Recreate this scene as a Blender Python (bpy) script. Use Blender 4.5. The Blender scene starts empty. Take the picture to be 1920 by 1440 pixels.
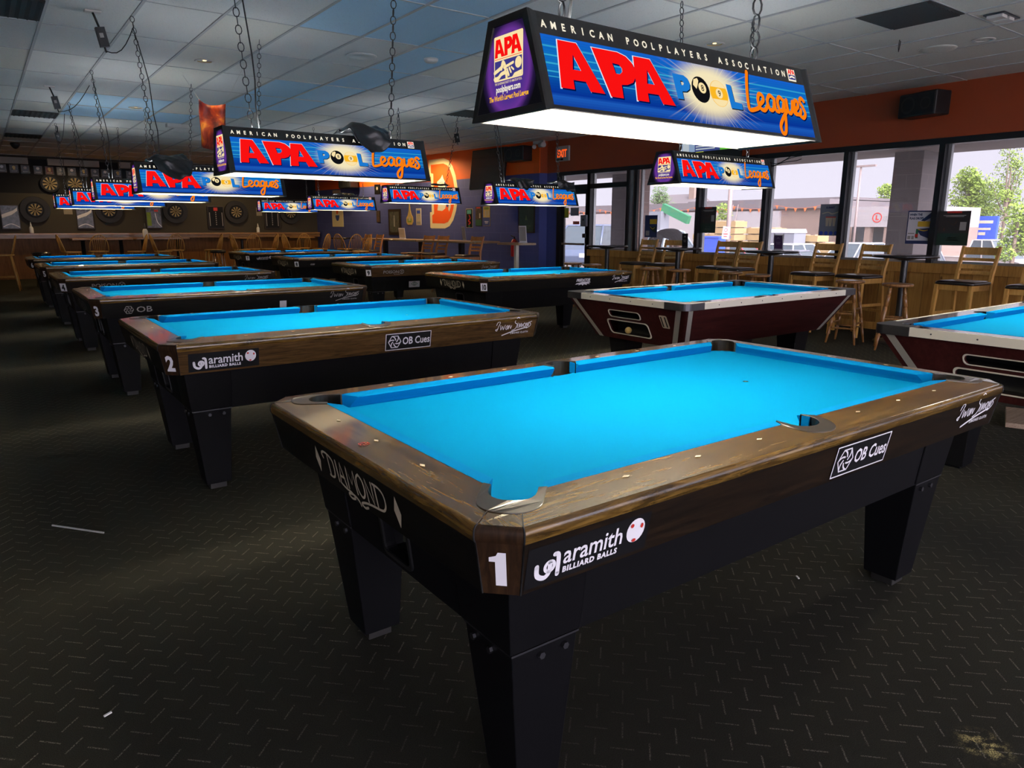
import bpy, math, random
from mathutils import Vector, Matrix, noise
from mathutils.geometry import tessellate_polygon
S = bpy.context.scene
COL = S.collection
PI = math.pi
rad = math.radians

# ------------------------------------------------------------------ camera
cam = bpy.data.objects.new('camera', bpy.data.cameras.new('camera'))
COL.objects.link(cam)
_p, _y, _r = -0.2170, 0.9400, 0.0020
_f = Vector((math.cos(_y) * math.cos(_p), math.sin(_y) * math.cos(_p), math.sin(_p)))
_rt = Vector((math.sin(_y), -math.cos(_y), 0)).normalized()
_up = _rt.cross(_f)
_R = _rt * math.cos(_r) + _up * math.sin(_r)
_U = -_rt * math.sin(_r) + _up * math.cos(_r)
cam.matrix_world = Matrix(((_R.x, _U.x, -_f.x, -0.871), (_R.y, _U.y, -_f.y, -1.182), (_R.z, _U.z, -_f.z, 1.380), (0, 0, 0, 1)))
cam.data.sensor_width = 36
cam.data.lens = 1346.0 / 1920 * 36
cam.data.clip_start = 0.02
cam.data.clip_end = 400
S.camera = cam

# ------------------------------------------------------------------ sky, sun, exposure
SKY_BASE, SKY_SUN = 1.45, 16.0
world = bpy.data.worlds.new('sky')
S.world = world
world.use_nodes = True
_wn = world.node_tree
_bg = _wn.nodes['Background']
# bright hazy overcast: even lilac-white, several times brighter around the veiled sun
_tc = _wn.nodes.new('ShaderNodeTexCoord')
_dot = _wn.nodes.new('ShaderNodeVectorMath')
_dot.operation = 'DOT_PRODUCT'
_dot.inputs[1].default_value = Vector((-0.26, -0.80, 0.50)).normalized()
_wn.links.new(_tc.outputs['Generated'], _dot.inputs[0])
_mr = _wn.nodes.new('ShaderNodeMapRange')
_mr.interpolation_type = 'SMOOTHSTEP'
_mr.inputs[1].default_value = 0.30
_mr.inputs[2].default_value = 0.98
_mr.inputs[3].default_value = SKY_BASE
_mr.inputs[4].default_value = SKY_SUN
_wn.links.new(_dot.outputs['Value'], _mr.inputs[0])
_wn.links.new(_mr.outputs[0], _bg.inputs[1])
_bg.inputs[0].default_value = (0.80, 0.78, 0.90, 1)
sun = bpy.data.objects.new('sun', bpy.data.lights.new('sun', 'SUN'))
sun.data.energy = 1.6
sun.data.color = (1, 0.93, 0.84)
sun.data.angle = rad(4)
sun.rotation_euler = Vector((0.35, 0.75, -0.95)).to_track_quat('-Z', 'Y').to_euler()
COL.objects.link(sun)
S.view_settings.view_transform = 'Standard'
S.view_settings.look = 'None'
S.view_settings.gamma = 1
S.view_settings.use_curve_mapping = False
S.view_settings.exposure = 0.0
S.cycles.use_denoising = True
S.cycles.max_bounces = 8
S.cycles.diffuse_bounces = 4
S.cycles.glossy_bounces = 4
S.cycles.transparent_max_bounces = 12
S.cycles.sample_clamp_indirect = 4
S.cycles.caustics_reflective = False
S.cycles.caustics_refractive = False
TUBE = 240.0          # radiance of the fluorescent tubes in the table lamps
UPLIGHT = 30.0       # radiance of the frosted strip along the lamp tops
SIGN = 0.95          # radiance of the backlit lamp graphics
DOWN = 5.5           # watts of a lit recessed ceiling lamp

# ------------------------------------------------------------------ materials
MATS = {}
def new_mat(name):
    m = bpy.data.materials.new(name)
    m.use_nodes = True
    MATS[name] = m
    return m, m.node_tree, m.node_tree.nodes['Principled BSDF']
def mat(name, col, rough=0.5, metal=0.0, coat=0.0, spec=0.5, emit=None, es=1.0):
    m, nt, b = new_mat(name)
    b.inputs['Base Color'].default_value = (*col, 1)
    b.inputs['Roughness'].default_value = rough
    b.inputs['Metallic'].default_value = metal
    b.inputs['Coat Weight'].default_value = coat
    b.inputs['Coat Roughness'].default_value = 0.08
    b.inputs['Specular IOR Level'].default_value = spec
    if emit:
        b.inputs['Emission Color'].default_value = (*emit, 1)
        b.inputs['Emission Strength'].default_value = es
    return m
def emat(name, col, s):
    m = bpy.data.materials.new(name)
    m.use_nodes = True
    nt = m.node_tree
    nt.nodes.clear()
    e = nt.nodes.new('ShaderNodeEmission')
    e.inputs[0].default_value = (*col, 1)
    e.inputs[1].default_value = s
    o = nt.nodes.new('ShaderNodeOutputMaterial')
    nt.links.new(e.outputs[0], o.inputs[0])
    MATS[name] = m
    return m
class NT:
    """small expression helper for node trees"""
    def __init__(s, nt):
        s.nt = nt
    def node(s, t, **k):
        n = s.nt.nodes.new(t)
        for a, b in k.items():
            setattr(n, a, b)
        return n
    def put(s, sock, v):
        if isinstance(v, bpy.types.NodeSocket):
            s.nt.links.new(v, sock)
        else:
            sock.default_value = v
    def m(s, op, a, b=None, c=None, clamp=False):
        n = s.node('ShaderNodeMath', operation=op)
        n.use_clamp = clamp
        s.put(n.inputs[0], a)
        if b is not None: s.put(n.inputs[1], b)
        if c is not None: s.put(n.inputs[2], c)
        return n.outputs[0]
    def mix(s, f, a, b):
        n = s.node('ShaderNodeMix', data_type='RGBA')
        s.put(n.inputs[0], f)
        s.put(n.inputs[6], a if isinstance(a, bpy.types.NodeSocket) else (*a, 1))
        s.put(n.inputs[7], b if isinstance(b, bpy.types.NodeSocket) else (*b, 1))
        return n.outputs[2]
    def coords(s, kind='Object', scale=(1, 1, 1), rot=(0, 0, 0), loc=(0, 0, 0)):
        t = s.node('ShaderNodeTexCoord')
        mp = s.node('ShaderNodeMapping')
        mp.inputs['Scale'].default_value = scale
        mp.inputs['Rotation'].default_value = rot
        mp.inputs['Location'].default_value = loc
        s.nt.links.new(t.outputs[kind], mp.inputs[0])
        return mp.outputs[0]
    def xyz(s, v):
        n = s.node('ShaderNodeSeparateXYZ')
        s.nt.links.new(v, n.inputs[0])
        return n.outputs
    def noise(s, v, scale, detail=2, rough=0.5, dist=0.0):
        n = s.node('ShaderNodeTexNoise')
        s.put(n.inputs['Vector'], v)
        n.inputs['Scale'].default_value = scale
        n.inputs['Detail'].default_value = detail
        n.inputs['Roughness'].default_value = rough
        n.inputs['Distortion'].default_value = dist
        return n.outputs[0]
    def ramp(s, f, stops):
        n = s.node('ShaderNodeValToRGB')
        el = n.color_ramp.elements
        while len(el) < len(stops): el.new(0.5)
        for e, (p, c) in zip(el, stops):
            e.position = p
            e.color = (*c, 1) if len(c) == 3 else c
        s.put(n.inputs[0], f)
        return n.outputs[0]
    def smooth(s, v, a, b):
        n = s.node('ShaderNodeMapRange', interpolation_type='SMOOTHSTEP')
        s.put(n.inputs[0], v)
        n.inputs[1].default_value = a
        n.inputs[2].default_value = b
        return n.outputs[0]
    def bump(s, b, h, strength=0.3, dist=0.01):
        n = s.node('ShaderNodeBump')
        n.inputs['Strength'].default_value = strength
        n.inputs['Distance'].default_value = dist
        s.put(n.inputs['Height'], h)
        s.nt.links.new(n.outputs[0], b.inputs['Normal'])

def wood(name, c0, c1, c2, stretch, rough=0.3, coat=0.4, scale=9, coatr=0.07):
    m, nt, b = new_mat(name)
    if 'apron' in name or 'corner' in name or name in ('bar_panel', 'mahogany_panel'):
        coat = 0.04
        b.inputs['Specular IOR Level'].default_value = 0.18
    N = NT(nt)
    v = N.coords('Object', stretch)
    n1 = N.noise(v, scale, 5, 0.6, 1.2)
    n2 = N.noise(v, scale * 3.5, 3, 0.6, 0.3)
    f = N.m('ADD', N.m('MULTIPLY', n1, 0.84), N.m('MULTIPLY', n2, 0.16))
    c = N.ramp(f, [(0.32, c0), (0.5, c1), (0.68, c2)])
    nt.links.new(c, b.inputs['Base Color'])
    b.inputs['Roughness'].default_value = rough
    b.inputs['Coat Weight'].default_value = coat
    b.inputs['Coat Roughness'].default_value = coatr
    return m
WX = (0.55, 6, 6); WY = (6, 0.55, 6); WZ = (6, 6, 0.5)
WAL = ((0.010, 0.006, 0.003), (0.040, 0.022, 0.009), (0.085, 0.048, 0.018))
WALR = ((0.020, 0.010, 0.002), (0.085, 0.045, 0.009), (0.22, 0.125, 0.028))
wood('walnut_rail_long', *WALR, WX, 0.25, 0.55)
wood('walnut_rail_end', *WALR, WY, 0.25, 0.55)
wood('walnut_apron', (0.005, 0.0035, 0.0025), (0.010, 0.006, 0.0035), (0.020, 0.011, 0.005), WX, 0.42, 0.25)  # walnut darkened to near black, shade of the near front put into the colour
wood('walnut_apron_pale', (0.025, 0.012, 0.004), (0.065, 0.033, 0.010), (0.11, 0.06, 0.02), WX, 0.42, 0.25)
wood('ebony_apron', (0.003, 0.003, 0.003), (0.005, 0.0045, 0.004), (0.009, 0.008, 0.006), WX, 0.42, 0.2)
wood('ebony_apron_end', (0.003, 0.003, 0.003), (0.005, 0.0045, 0.004), (0.009, 0.007, 0.006), WY, 0.42, 0.2)
wood('corner_walnut', (0.010, 0.005, 0.003), (0.024, 0.012, 0.006), (0.042, 0.021, 0.009), WZ, 0.4, 0.3)
wood('pine', (0.26, 0.115, 0.022), (0.42, 0.21, 0.045), (0.52, 0.28, 0.075), WZ, 0.5, 0.15, 4)
wood('oak_chair', (0.36, 0.17, 0.035), (0.50, 0.26, 0.06), (0.60, 0.33, 0.09), WZ, 0.45, 0.2, 5)
wood('oak_chair_red', (0.30, 0.095, 0.02), (0.42, 0.15, 0.035), (0.5, 0.2, 0.05), WZ, 0.45, 0.2, 5)
wood('stool_wood', (0.13, 0.05, 0.015), (0.24, 0.105, 0.032), (0.34, 0.165, 0.055), WZ, 0.35, 0.3, 6)
wood('windsor_wood', (0.34, 0.16, 0.03), (0.46, 0.24, 0.05), (0.55, 0.3, 0.075), WZ, 0.45, 0.2, 5)
wood('bar_wood', (0.20, 0.085, 0.02), (0.32, 0.15, 0.04), (0.4, 0.2, 0.06), WX, 0.4, 0.2, 4)
wood('bar_panel', (0.11, 0.042, 0.009), (0.17, 0.07, 0.015), (0.22, 0.095, 0.022), WZ, 0.5, 0.1, 4)
wood('tan_top', (0.28, 0.17, 0.09), (0.36, 0.23, 0.13), (0.42, 0.28, 0.16), WY, 0.4, 0.2, 4)
wood('mahogany_panel', (0.022, 0.004, 0.004), (0.036, 0.007, 0.007), (0.05, 0.011, 0.010), WX, 0.45, 0.1, 5)
wood('raw_board', (0.2, 0.13, 0.08), (0.32, 0.22, 0.15), (0.4, 0.29, 0.2), WX, 0.7, 0.0, 6)

def cloth_mat(name, col):
    m, nt, b = new_mat(name)
    N = NT(nt)
    n = N.noise(N.coords('Object'), 900, 2)
    c = N.mix(n, tuple(x * 0.93 for x in col), tuple(min(1, x * 1.05) for x in col))
    nt.links.new(c, b.inputs['Base Color'])
    b.inputs['Roughness'].default_value = 0.9
    b.inputs['Specular IOR Level'].default_value = 0.03
    b.inputs['Sheen Weight'].default_value = 0.0
    b.inputs['Sheen Roughness'].default_value = 0.4
cloth_mat('table_cloth', (0.0005, 0.20, 0.44))
cloth_mat('cushion_cloth', (0.0005, 0.185, 0.46))
mat('black_laminate', (0.004, 0.004, 0.0048), 0.45, spec=0.14)
mat('black_skirt', (0.004, 0.004, 0.0048), 0.55, spec=0.12)
mat('black_rubber', (0.012, 0.011, 0.010), 0.55)
mat('pocket_black', (0.006, 0.006, 0.006), 0.5)
mat('pocket_casting', (0.03, 0.022, 0.014), 0.32, coat=0.5)
mat('seam_black', (0.002, 0.002, 0.002), 0.8)
mat('black_metal', (0.012, 0.012, 0.013), 0.4, spec=0.5)
mat('black_plastic', (0.010, 0.010, 0.011), 0.35)
mat('steel', (0.45, 0.45, 0.46), 0.3, 1.0)
mat('dull_steel', (0.10, 0.10, 0.11), 0.45, 1.0)
mat('chrome', (0.7, 0.7, 0.72), 0.12, 1.0)
mat('aluminium_trim', (0.62, 0.60, 0.52), 0.38, 0.6)
mat('cream_trim', (0.66, 0.62, 0.50), 0.4)
mat('dark_top', (0.025, 0.014, 0.012), 0.22, coat=0.7)
mat('vinyl_white', (0.78, 0.76, 0.80), 0.45)
mat('vinyl_cream', (0.52, 0.45, 0.33), 0.45)
mat('vinyl_grey', (0.33, 0.31, 0.29), 0.45)
mat('sight_inlay', (0.72, 0.62, 0.45), 0.35)
mat('vinyl_red', (0.55, 0.03, 0.02), 0.45)
mat('vinyl_black', (0.006, 0.006, 0.007), 0.5, spec=0.2)
mat('vinyl_gold', (0.6, 0.42, 0.14), 0.45)
mat('seat_leather', (0.014, 0.010, 0.009), 0.28, coat=0.3)
mat('white_paint', (0.72, 0.71, 0.68), 0.6)
mat('lamp_white', (0.93, 0.88, 0.74), 0.55)
mat('grey_plastic', (0.42, 0.42, 0.41), 0.5)
mat('paper_white', (0.75, 0.74, 0.70), 0.7)
mat('blue_paint', (0.072, 0.088, 0.285), 0.6)
mat('orange_paint', (0.90, 0.135, 0.008), 0.6)
mat('orange_shaded', (0.33, 0.052, 0.010), 0.6)  # orange band with the backlit header's shade put into its colour
mat('dart_wall_paint', (0.050, 0.043, 0.030), 0.8)
mat('black_wall_paint', (0.005, 0.005, 0.007), 0.8)
mat('room_bounce_paint', (0.35, 0.32, 0.28), 0.8)  # unseen walls, lightened to bounce light into the room
mat('mural_cream', (0.78, 0.66, 0.38), 0.6)
mat('mural_white', (0.70, 0.66, 0.56), 0.6)
mat('mural_orange', (0.86, 0.10, 0.008), 0.6)
mat('mural_blue', (0.05, 0.08, 0.26), 0.6)
mat('frame_wood_dark', (0.03, 0.018, 0.009), 0.4)
mat('window_frame', (0.008, 0.008, 0.010), 0.35, spec=0.4)
mat('window_alu', (0.45, 0.47, 0.47), 0.35, 0.7)
mat('speaker_cloth', (0.010, 0.010, 0.011), 0.9)
mat('bulb_glass', (0.75, 0.75, 0.8), 0.15, spec=0.6)
mat('extinguisher_red', (0.5, 0.02, 0.02), 0.35)
mat('skin', (0.55, 0.33, 0.24), 0.5)
mat('hair_brown', (0.035, 0.018, 0.012), 0.5)
mat('shirt_black', (0.02, 0.018, 0.024), 0.8)
mat('jeans', (0.06, 0.08, 0.14), 0.8)
mat('paper_aged', (0.30, 0.25, 0.18), 0.8)
mat('plaque_black', (0.012, 0.012, 0.016), 0.35)
mat('plaque_red', (0.12, 0.02, 0.015), 0.5)
mat('plaque_edge', (0.05, 0.04, 0.03), 0.4)
mat('sign_teal_paint', (0.1, 0.4, 0.36), 0.6)
mat('poster_green', (0.02, 0.09, 0.04), 0.6)
# carpet: near-black pile with a basket of thin dashes turned 45 degrees, plus a few stains
def carpet():
    m, nt, b = new_mat('carpet')
    N = NT(nt)
    cell = 0.0735
    v = N.coords('Object', (1 / cell,) * 3, (0, 0, rad(45)))
    x, y, z = N.xyz(v)
    ix, iy = N.m('FLOOR', x), N.m('FLOOR', y)
    fx = N.m('SUBTRACT', N.m('SUBTRACT', x, ix), 0.5)
    fy = N.m('SUBTRACT', N.m('SUBTRACT', y, iy), 0.5)
    par = N.m('MODULO', N.m('ABSOLUTE', N.m('ADD', ix, iy)), 2)
    ax, ay = N.m('ABSOLUTE', fx), N.m('ABSOLUTE', fy)
    d1 = N.m('MULTIPLY', N.m('LESS_THAN', ax, 0.44), N.m('LESS_THAN', ay, 0.032))
    d2 = N.m('MULTIPLY', N.m('LESS_THAN', ay, 0.44), N.m('LESS_THAN', ax, 0.032))
    dash = N.m('ADD', N.m('MULTIPLY', d1, N.m('SUBTRACT', 1, par)), N.m('MULTIPLY', d2, par))
    ov = N.coords('Object')
    fine = N.noise(ov, 260, 1)
    dash = N.m('MULTIPLY', dash, N.smooth(fine, 0.40, 0.56))
    worn = N.smooth(N.noise(ov, 0.9, 3), 0.36, 0.60)
    dash = N.m('MULTIPLY', dash, N.m('ADD', 0.25, N.m('MULTIPLY', worn, 0.75)))
    pile = N.noise(ov, 420, 2)
    base = N.ramp(pile, [(0.3, (0.015, 0.0145, 0.0115)), (0.7, (0.036, 0.034, 0.026))])
    col = N.mix(N.m('MULTIPLY', dash, 0.55), base, (0.26, 0.23, 0.19))
    # pale spill stain on the carpet in the foreground
    ox, oy, oz = N.xyz(ov)
    dx, dy = N.m('SUBTRACT', ox, 1.17), N.m('SUBTRACT', oy, -0.57)
    r = N.m('SQRT', N.m('ADD', N.m('MULTIPLY', dx, dx), N.m('MULTIPLY', dy, dy)))
    blot = N.noise(ov, 26, 5, 0.7)
    st = N.m('MULTIPLY', N.smooth(r, 0.085, 0.0), N.smooth(blot, 0.45, 0.62))
    st = N.m('MULTIPLY', st, N.smooth(fine, 0.35, 0.6))
    col = N.mix(N.m('MULTIPLY', st, 0.95), col, (0.75, 0.62, 0.26))
    nt.links.new(col, b.inputs['Base Color'])
    b.inputs['Roughness'].default_value = 0.95
    b.inputs['Specular IOR Level'].default_value = 0.1
    N.bump(b, pile, 0.5, 0.004)
carpet()

def tile_mat(name, a, c):
    m, nt, b = new_mat(name)
    N = NT(nt)
    v = N.coords('Object')
    n = N.noise(v, 95, 3, 0.7)
    g = N.noise(v, 0.8, 2)
    col = N.mix(N.smooth(n, 0.28, 0.44), tuple(x * 0.72 for x in a), N.mix(g, a, c))
    nt.links.new(col, b.inputs['Base Color'])
    b.inputs['Roughness'].default_value = 0.9
    N.bump(b, n, 0.25, 0.004)
tile_mat('ceiling_tile', (0.76, 0.79, 0.76), (0.84, 0.86, 0.84))
tile_mat('ceiling_tile_warm', (0.74, 0.74, 0.66), (0.80, 0.80, 0.73))
tile_mat('ceiling_tile_blue', (0.50, 0.78, 1.0), (0.56, 0.83, 1.0))
tile_mat('ceiling_vent_dirty', (0.035, 0.03, 0.03), (0.06, 0.055, 0.05))
mat('grid_metal', (0.50, 0.52, 0.52), 0.5)

def block_wall(name, col, mort, bw, bh, rough=0.6):
    m, nt, b = new_mat(name)
    N = NT(nt)
    v = N.coords('Object')
    x, y, z = N.xyz(v)
    cb = N.node('ShaderNodeCombineXYZ')
    nt.links.new(N.m('ADD', x, y), cb.inputs[0])
    nt.links.new(z, cb.inputs[1])
    t = N.node('ShaderNodeTexBrick')
    nt.links.new(cb.outputs[0], t.inputs['Vector'])
    t.inputs['Color1'].default_value = (*col, 1)
    t.inputs['Color2'].default_value = (*[c * 0.9 for c in col], 1)
    t.inputs['Mortar'].default_value = (*mort, 1)
    t.inputs['Scale'].default_value = 1
    t.inputs['Mortar Size'].default_value = 0.006
    t.inputs['Brick Width'].default_value = bw
    t.inputs['Row Height'].default_value = bh
    nt.links.new(t.outputs[0], b.inputs['Base Color'])
    b.inputs['Roughness'].default_value = rough
    n = N.noise(v, 60, 3)
    h = N.m('SUBTRACT', N.m('MULTIPLY', n, 0.3), N.m('MULTIPLY', t.outputs[1], 1.0))
    N.bump(b, h, 0.4, 0.01)
block_wall('block_blue', (0.072, 0.088, 0.285), (0.085, 0.10, 0.31), 0.41, 0.205)
block_wall('block_orange', (0.90, 0.135, 0.008), (0.82, 0.115, 0.008), 0.41, 0.205)
block_wall('pillar_stone', (0.10, 0.075, 0.072), (0.16, 0.12, 0.11), 0.45, 0.22)
block_wall('pink_block', (0.50, 0.34, 0.29), (0.62, 0.46, 0.40), 0.40, 0.20)
block_wall('tan_brick', (0.25, 0.175, 0.135), (0.29, 0.21, 0.17), 0.6, 0.2)

def plank_wall():
    m, nt, b = new_mat('pine_planks')
    N = NT(nt)
    v = N.coords('Object')
    x, y, z = N.xyz(v)
    p = N.m('MULTIPLY', y, 1 / 0.19)
    i = N.m('FLOOR', p)
    fr = N.m('SUBTRACT', p, i)
    wn = N.node('ShaderNodeTexWhiteNoise', noise_dimensions='1D')
    nt.links.new(i, wn.inputs['W'])
    g = N.noise(N.coords('Object', (3, 14, 0.9)), 3, 4, 0.6, 0.8)
    knot = N.node('ShaderNodeTexVoronoi')
    nt.links.new(N.coords('Object', (1, 5.5, 3.2)), knot.inputs['Vector'])
    knot.inputs['Scale'].default_value = 1.0
    k = N.smooth(knot.outputs[0], 0.13, 0.04)
    f = N.m('ADD', N.m('MULTIPLY', g, 0.7), N.m('MULTIPLY', wn.outputs[0], 0.35))
    c = N.ramp(f, [(0.25, (0.20, 0.085, 0.016)), (0.5, (0.36, 0.175, 0.036)), (0.8, (0.50, 0.275, 0.07))])
    c = N.mix(N.m('MULTIPLY', k, 0.85), c, (0.07, 0.025, 0.008))
    gap = N.m('LESS_THAN', fr, 0.03)
    c = N.mix(N.m('MULTIPLY', gap, 0.7), c, (0.03, 0.012, 0.004))
    nt.links.new(c, b.inputs['Base Color'])
    b.inputs['Roughness'].default_value = 0.45
    b.inputs['Coat Weight'].default_value = 0.2
plank_wall()

def glass_mat(name, tint, gl, dust):
    m = bpy.data.materials.new(name)
    m.use_nodes = True
    nt = m.node_tree
    nt.nodes.clear()
    N = NT(nt)
    tr = N.node('ShaderNodeBsdfTransparent')
    tr.inputs[0].default_value = (*tint, 1)
    g = N.node('ShaderNodeBsdfGlossy')
    g.inputs['Roughness'].default_value = 0.02
    lw = N.node('ShaderNodeLayerWeight')
    lw.inputs[0].default_value = 0.5
    fres = N.m('ADD', 0.035, N.m('MULTIPLY', N.m('POWER', lw.outputs['Facing'], 5), 0.8))
    m1 = N.node('ShaderNodeMixShader')
    nt.links.new(N.m('MULTIPLY', fres, gl), m1.inputs[0])
    nt.links.new(tr.outputs[0], m1.inputs[1])
    nt.links.new(g.outputs[0], m1.inputs[2])
    tl = N.node('ShaderNodeBsdfTranslucent')
    tl.inputs[0].default_value = (0.9, 0.86, 0.88, 1)
    m2 = N.node('ShaderNodeMixShader')
    m2.inputs[0].default_value = dust
    nt.links.new(m1.outputs[0], m2.inputs[1])
    nt.links.new(tl.outputs[0], m2.inputs[2])
    o = N.node('ShaderNodeOutputMaterial')
    nt.links.new(m2.outputs[0], o.inputs[0])
    MATS[name] = m
glass_mat('window_glass', (0.97, 0.96, 0.97), 1.0, 0.10)

# ---- printed, backlit lamp graphics (object coordinates of the lamp: x along, z up)
LAMP_L, LAMP_WB, LAMP_WT, LAMP_H = 1.225, 0.336, 0.165, 0.247
def sign_blue():
    m = bpy.data.materials.new('sign_blue')
    m.use_nodes = True
    nt = m.node_tree
    nt.nodes.clear()
    N = NT(nt)
    x, y, z = N.xyz(N.coords('Object'))
    # second face is printed mirrored so that it reads from its own side
    sg = N.m('SIGN', y)
    x = N.m('MULTIPLY', x, N.m('MULTIPLY', sg, -1))
    u = N.m('DIVIDE', N.m('ADD', x, LAMP_L / 2), LAMP_L)
    w = N.m('DIVIDE', z, LAMP_H)
    line = N.m('MULTIPLY', N.m('ADD', N.m('SINE', N.m('MULTIPLY', z, 900)), 1), 0.06)
    lo = N.ramp(w, [(0.0, (0.004, 0.035, 0.30)), (0.13, (0.012, 0.11, 0.52)), (0.17, (0.002, 0.035, 0.32)), (0.40, (0.003, 0.10, 0.42)), (0.62, (0.002, 0.10, 0.50)), (0.8, (0.01, 0.14, 0.66))])
    # cyan speed lines
    tot = None
    for z0, wd in ((0.655, 0.014), (0.56, 0.013), (0.475, 0.015), (0.39, 0.013), (0.335, 0.008)):
        g = N.smooth(N.m('ABSOLUTE', N.m('SUBTRACT', w, z0)), wd, wd * 0.2)
        tot = g if tot is None else N.m('ADD', tot, g)
    halo = N.smooth(N.m('ABSOLUTE', N.m('SUBTRACT', w, 0.52)), 0.26, 0.05)
    c = N.mix(N.m('MULTIPLY', halo, 0.40), lo, (0.01, 0.26, 0.70))
    c = N.mix(N.m('MULTIPLY', tot, 0.60), c, (0.06, 0.58, 0.75))
    c = N.mix(line, c, (0.0, 0.02, 0.2))
    # star burst behind the balls
    dx = N.m('MULTIPLY', N.m('SUBTRACT', u, 0.548), LAMP_L)
    dz = N.m('MULTIPLY', N.m('SUBTRACT', w, 0.46), LAMP_H)
    rr = N.m('SQRT', N.m('ADD', N.m('POWER', N.m('ABSOLUTE', N.m('DIVIDE', dx, 0.155)), 2), N.m('POWER', N.m('ABSOLUTE', N.m('DIVIDE', dz, 0.088)), 2)))
    glow = N.smooth(rr, 1.25, 0.55)
    ang = N.m('ARCTAN2', dz, dx)
    cb = N.node('ShaderNodeCombineXYZ')
    nt.links.new(N.m('MULTIPLY', ang, 16), cb.inputs[0])
    rays = N.smooth(N.noise(cb.outputs[0], 1.6, 2), 0.52, 0.66)
    rays = N.m('MULTIPLY', rays, N.smooth(rr, 1.9, 0.5))
    c = N.mix(N.m('MULTIPLY', rays, 0.75), c, (0.85, 0.80, 0.55))
    c = N.mix(N.m('MULTIPLY', glow, 0.95), c, (1.0, 0.86, 0.52))
    e = N.node('ShaderNodeEmission')
    nt.links.new(c, e.inputs[0])
    e.inputs[1].default_value = SIGN
    o = N.node('ShaderNodeOutputMaterial')
    nt.links.new(e.outputs[0], o.inputs[0])
    MATS['sign_blue'] = m
sign_blue()
def sign_purple():
    m = bpy.data.materials.new('sign_purple')
    m.use_nodes = True
    nt = m.node_tree
    nt.nodes.clear()
    N = NT(nt)
    x, y, z = N.xyz(N.coords('Object'))
    ry = N.m('DIVIDE', y, 0.105)
    rz = N.m('DIVIDE', N.m('SUBTRACT', z, 0.115), 0.115)
    r = N.m('SQRT', N.m('ADD', N.m('MULTIPLY', ry, ry), N.m('MULTIPLY', rz, rz)))
    c = N.ramp(N.m('MULTIPLY', r, 0.7), [(0.0, (0.10, 0.05, 0.36)), (0.45, (0.075, 0.03, 0.26)), (0.62, (0.14, 0.035, 0.30)), (0.74, (0.022, 0.010, 0.06)), (0.85, (0.004, 0.004, 0.006))])
    e = N.node('ShaderNodeEmission')
    nt.links.new(c, e.inputs[0])
    e.inputs[1].default_value = SIGN
    o = N.node('ShaderNodeOutputMaterial')
    nt.links.new(e.outputs[0], o.inputs[0])
    MATS['sign_purple'] = m
sign_purple()
for n, c in dict(sign_red=(1.0, 0.006, 0.006), sign_shadow=(0.0, 0.006, 0.06), sign_cream=(1.0, 0.80, 0.42), sign_white=(1.0, 0.92, 0.74), sign_orange=(1.0, 0.22, 0.004),
                 sign_gold=(1.0, 0.50, 0.02), sign_black=(0.006, 0.006, 0.008), sign_navy=(0.05, 0.045, 0.24), sign_letterblue=(0.012, 0.20, 0.66), sign_teal=(0.03, 0.30, 0.42),
                 sign_halo=(0.75, 0.85, 1.0)).items():
    emat(n, c, SIGN)
mat('sign_band', (0.010, 0.010, 0.010), 0.35)
emat('tube_light', (1.0, 0.89, 0.68), TUBE)
emat('lamp_diffuser', (0.94, 0.97, 1.0), UPLIGHT)
emat('downlight_bulb', (1.0, 0.60, 0.18), 7.0)
emat('exit_red', (1.0, 0.10, 0.01), 1.1)
emat('screen_blue', (0.30, 0.42, 0.62), 0.8)
emat('screen_navy', (0.05, 0.07, 0.25), 0.8)
emat('screen_green', (0.12, 0.50, 0.05), 0.9)
emat('screen_yellow', (0.75, 0.85, 0.03), 1.0)
emat('screen_pale', (0.55, 0.62, 0.68), 0.8)
mat('tv_glass', (0.008, 0.008, 0.008), 0.14, spec=0.8, coat=0.3)

def noisy(name, stops, scale, rough=0.7, stretch=(1, 1, 1), detail=3):
    m, nt, b = new_mat(name)
    N = NT(nt)
    n = N.noise(N.coords('Object', stretch), scale, detail, 0.6, 0.6)
    nt.links.new(N.ramp(n, stops), b.inputs['Base Color'])
    b.inputs['Roughness'].default_value = rough
    return m
noisy('flame_print', [(0.3, (0.035, 0.004, 0.012)), (0.45, (0.16, 0.012, 0.010)), (0.58, (0.42, 0.05, 0.008)), (0.68, (0.75, 0.26, 0.02)), (0.8, (0.12, 0.01, 0.01))], 7, 0.5, (1, 1, 0.7))
noisy('tarp_black', [(0.3, (0.007, 0.007, 0.008)), (0.7, (0.014, 0.014, 0.016))], 6, 0.32)
noisy('photo_dark', [(0.3, (0.02, 0.02, 0.02)), (0.5, (0.08, 0.075, 0.06)), (0.65, (0.03, 0.05, 0.03)), (0.8, (0.22, 0.21, 0.17))], 5)
noisy('photo_brown', [(0.3, (0.02, 0.015, 0.012)), (0.5, (0.06, 0.035, 0.022)), (0.66, (0.11, 0.04, 0.025)), (0.8, (0.03, 0.05, 0.035))], 9)
noisy('green_board', [(0.3, (0.045, 0.075, 0.05)), (0.7, (0.075, 0.11, 0.08))], 3, 0.25)
noisy('poster_art', [(0.35, (0.02, 0.05, 0.14)), (0.5, (0.10, 0.12, 0.14)), (0.6, (0.5, 0.42, 0.2)), (0.7, (0.03, 0.08, 0.2))], 8)
noisy('foil_print', [(0.3, (0.02, 0.02, 0.03)), (0.45, (0.12, 0.12, 0.16)), (0.6, (0.03, 0.04, 0.045)), (0.75, (0.22, 0.21, 0.24))], 6, 0.3)
noisy('leaf_green', [(0.3, (0.10, 0.17, 0.015)), (0.6, (0.24, 0.34, 0.04)), (0.8, (0.32, 0.40, 0.07))], 2.5, 0.7)
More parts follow.
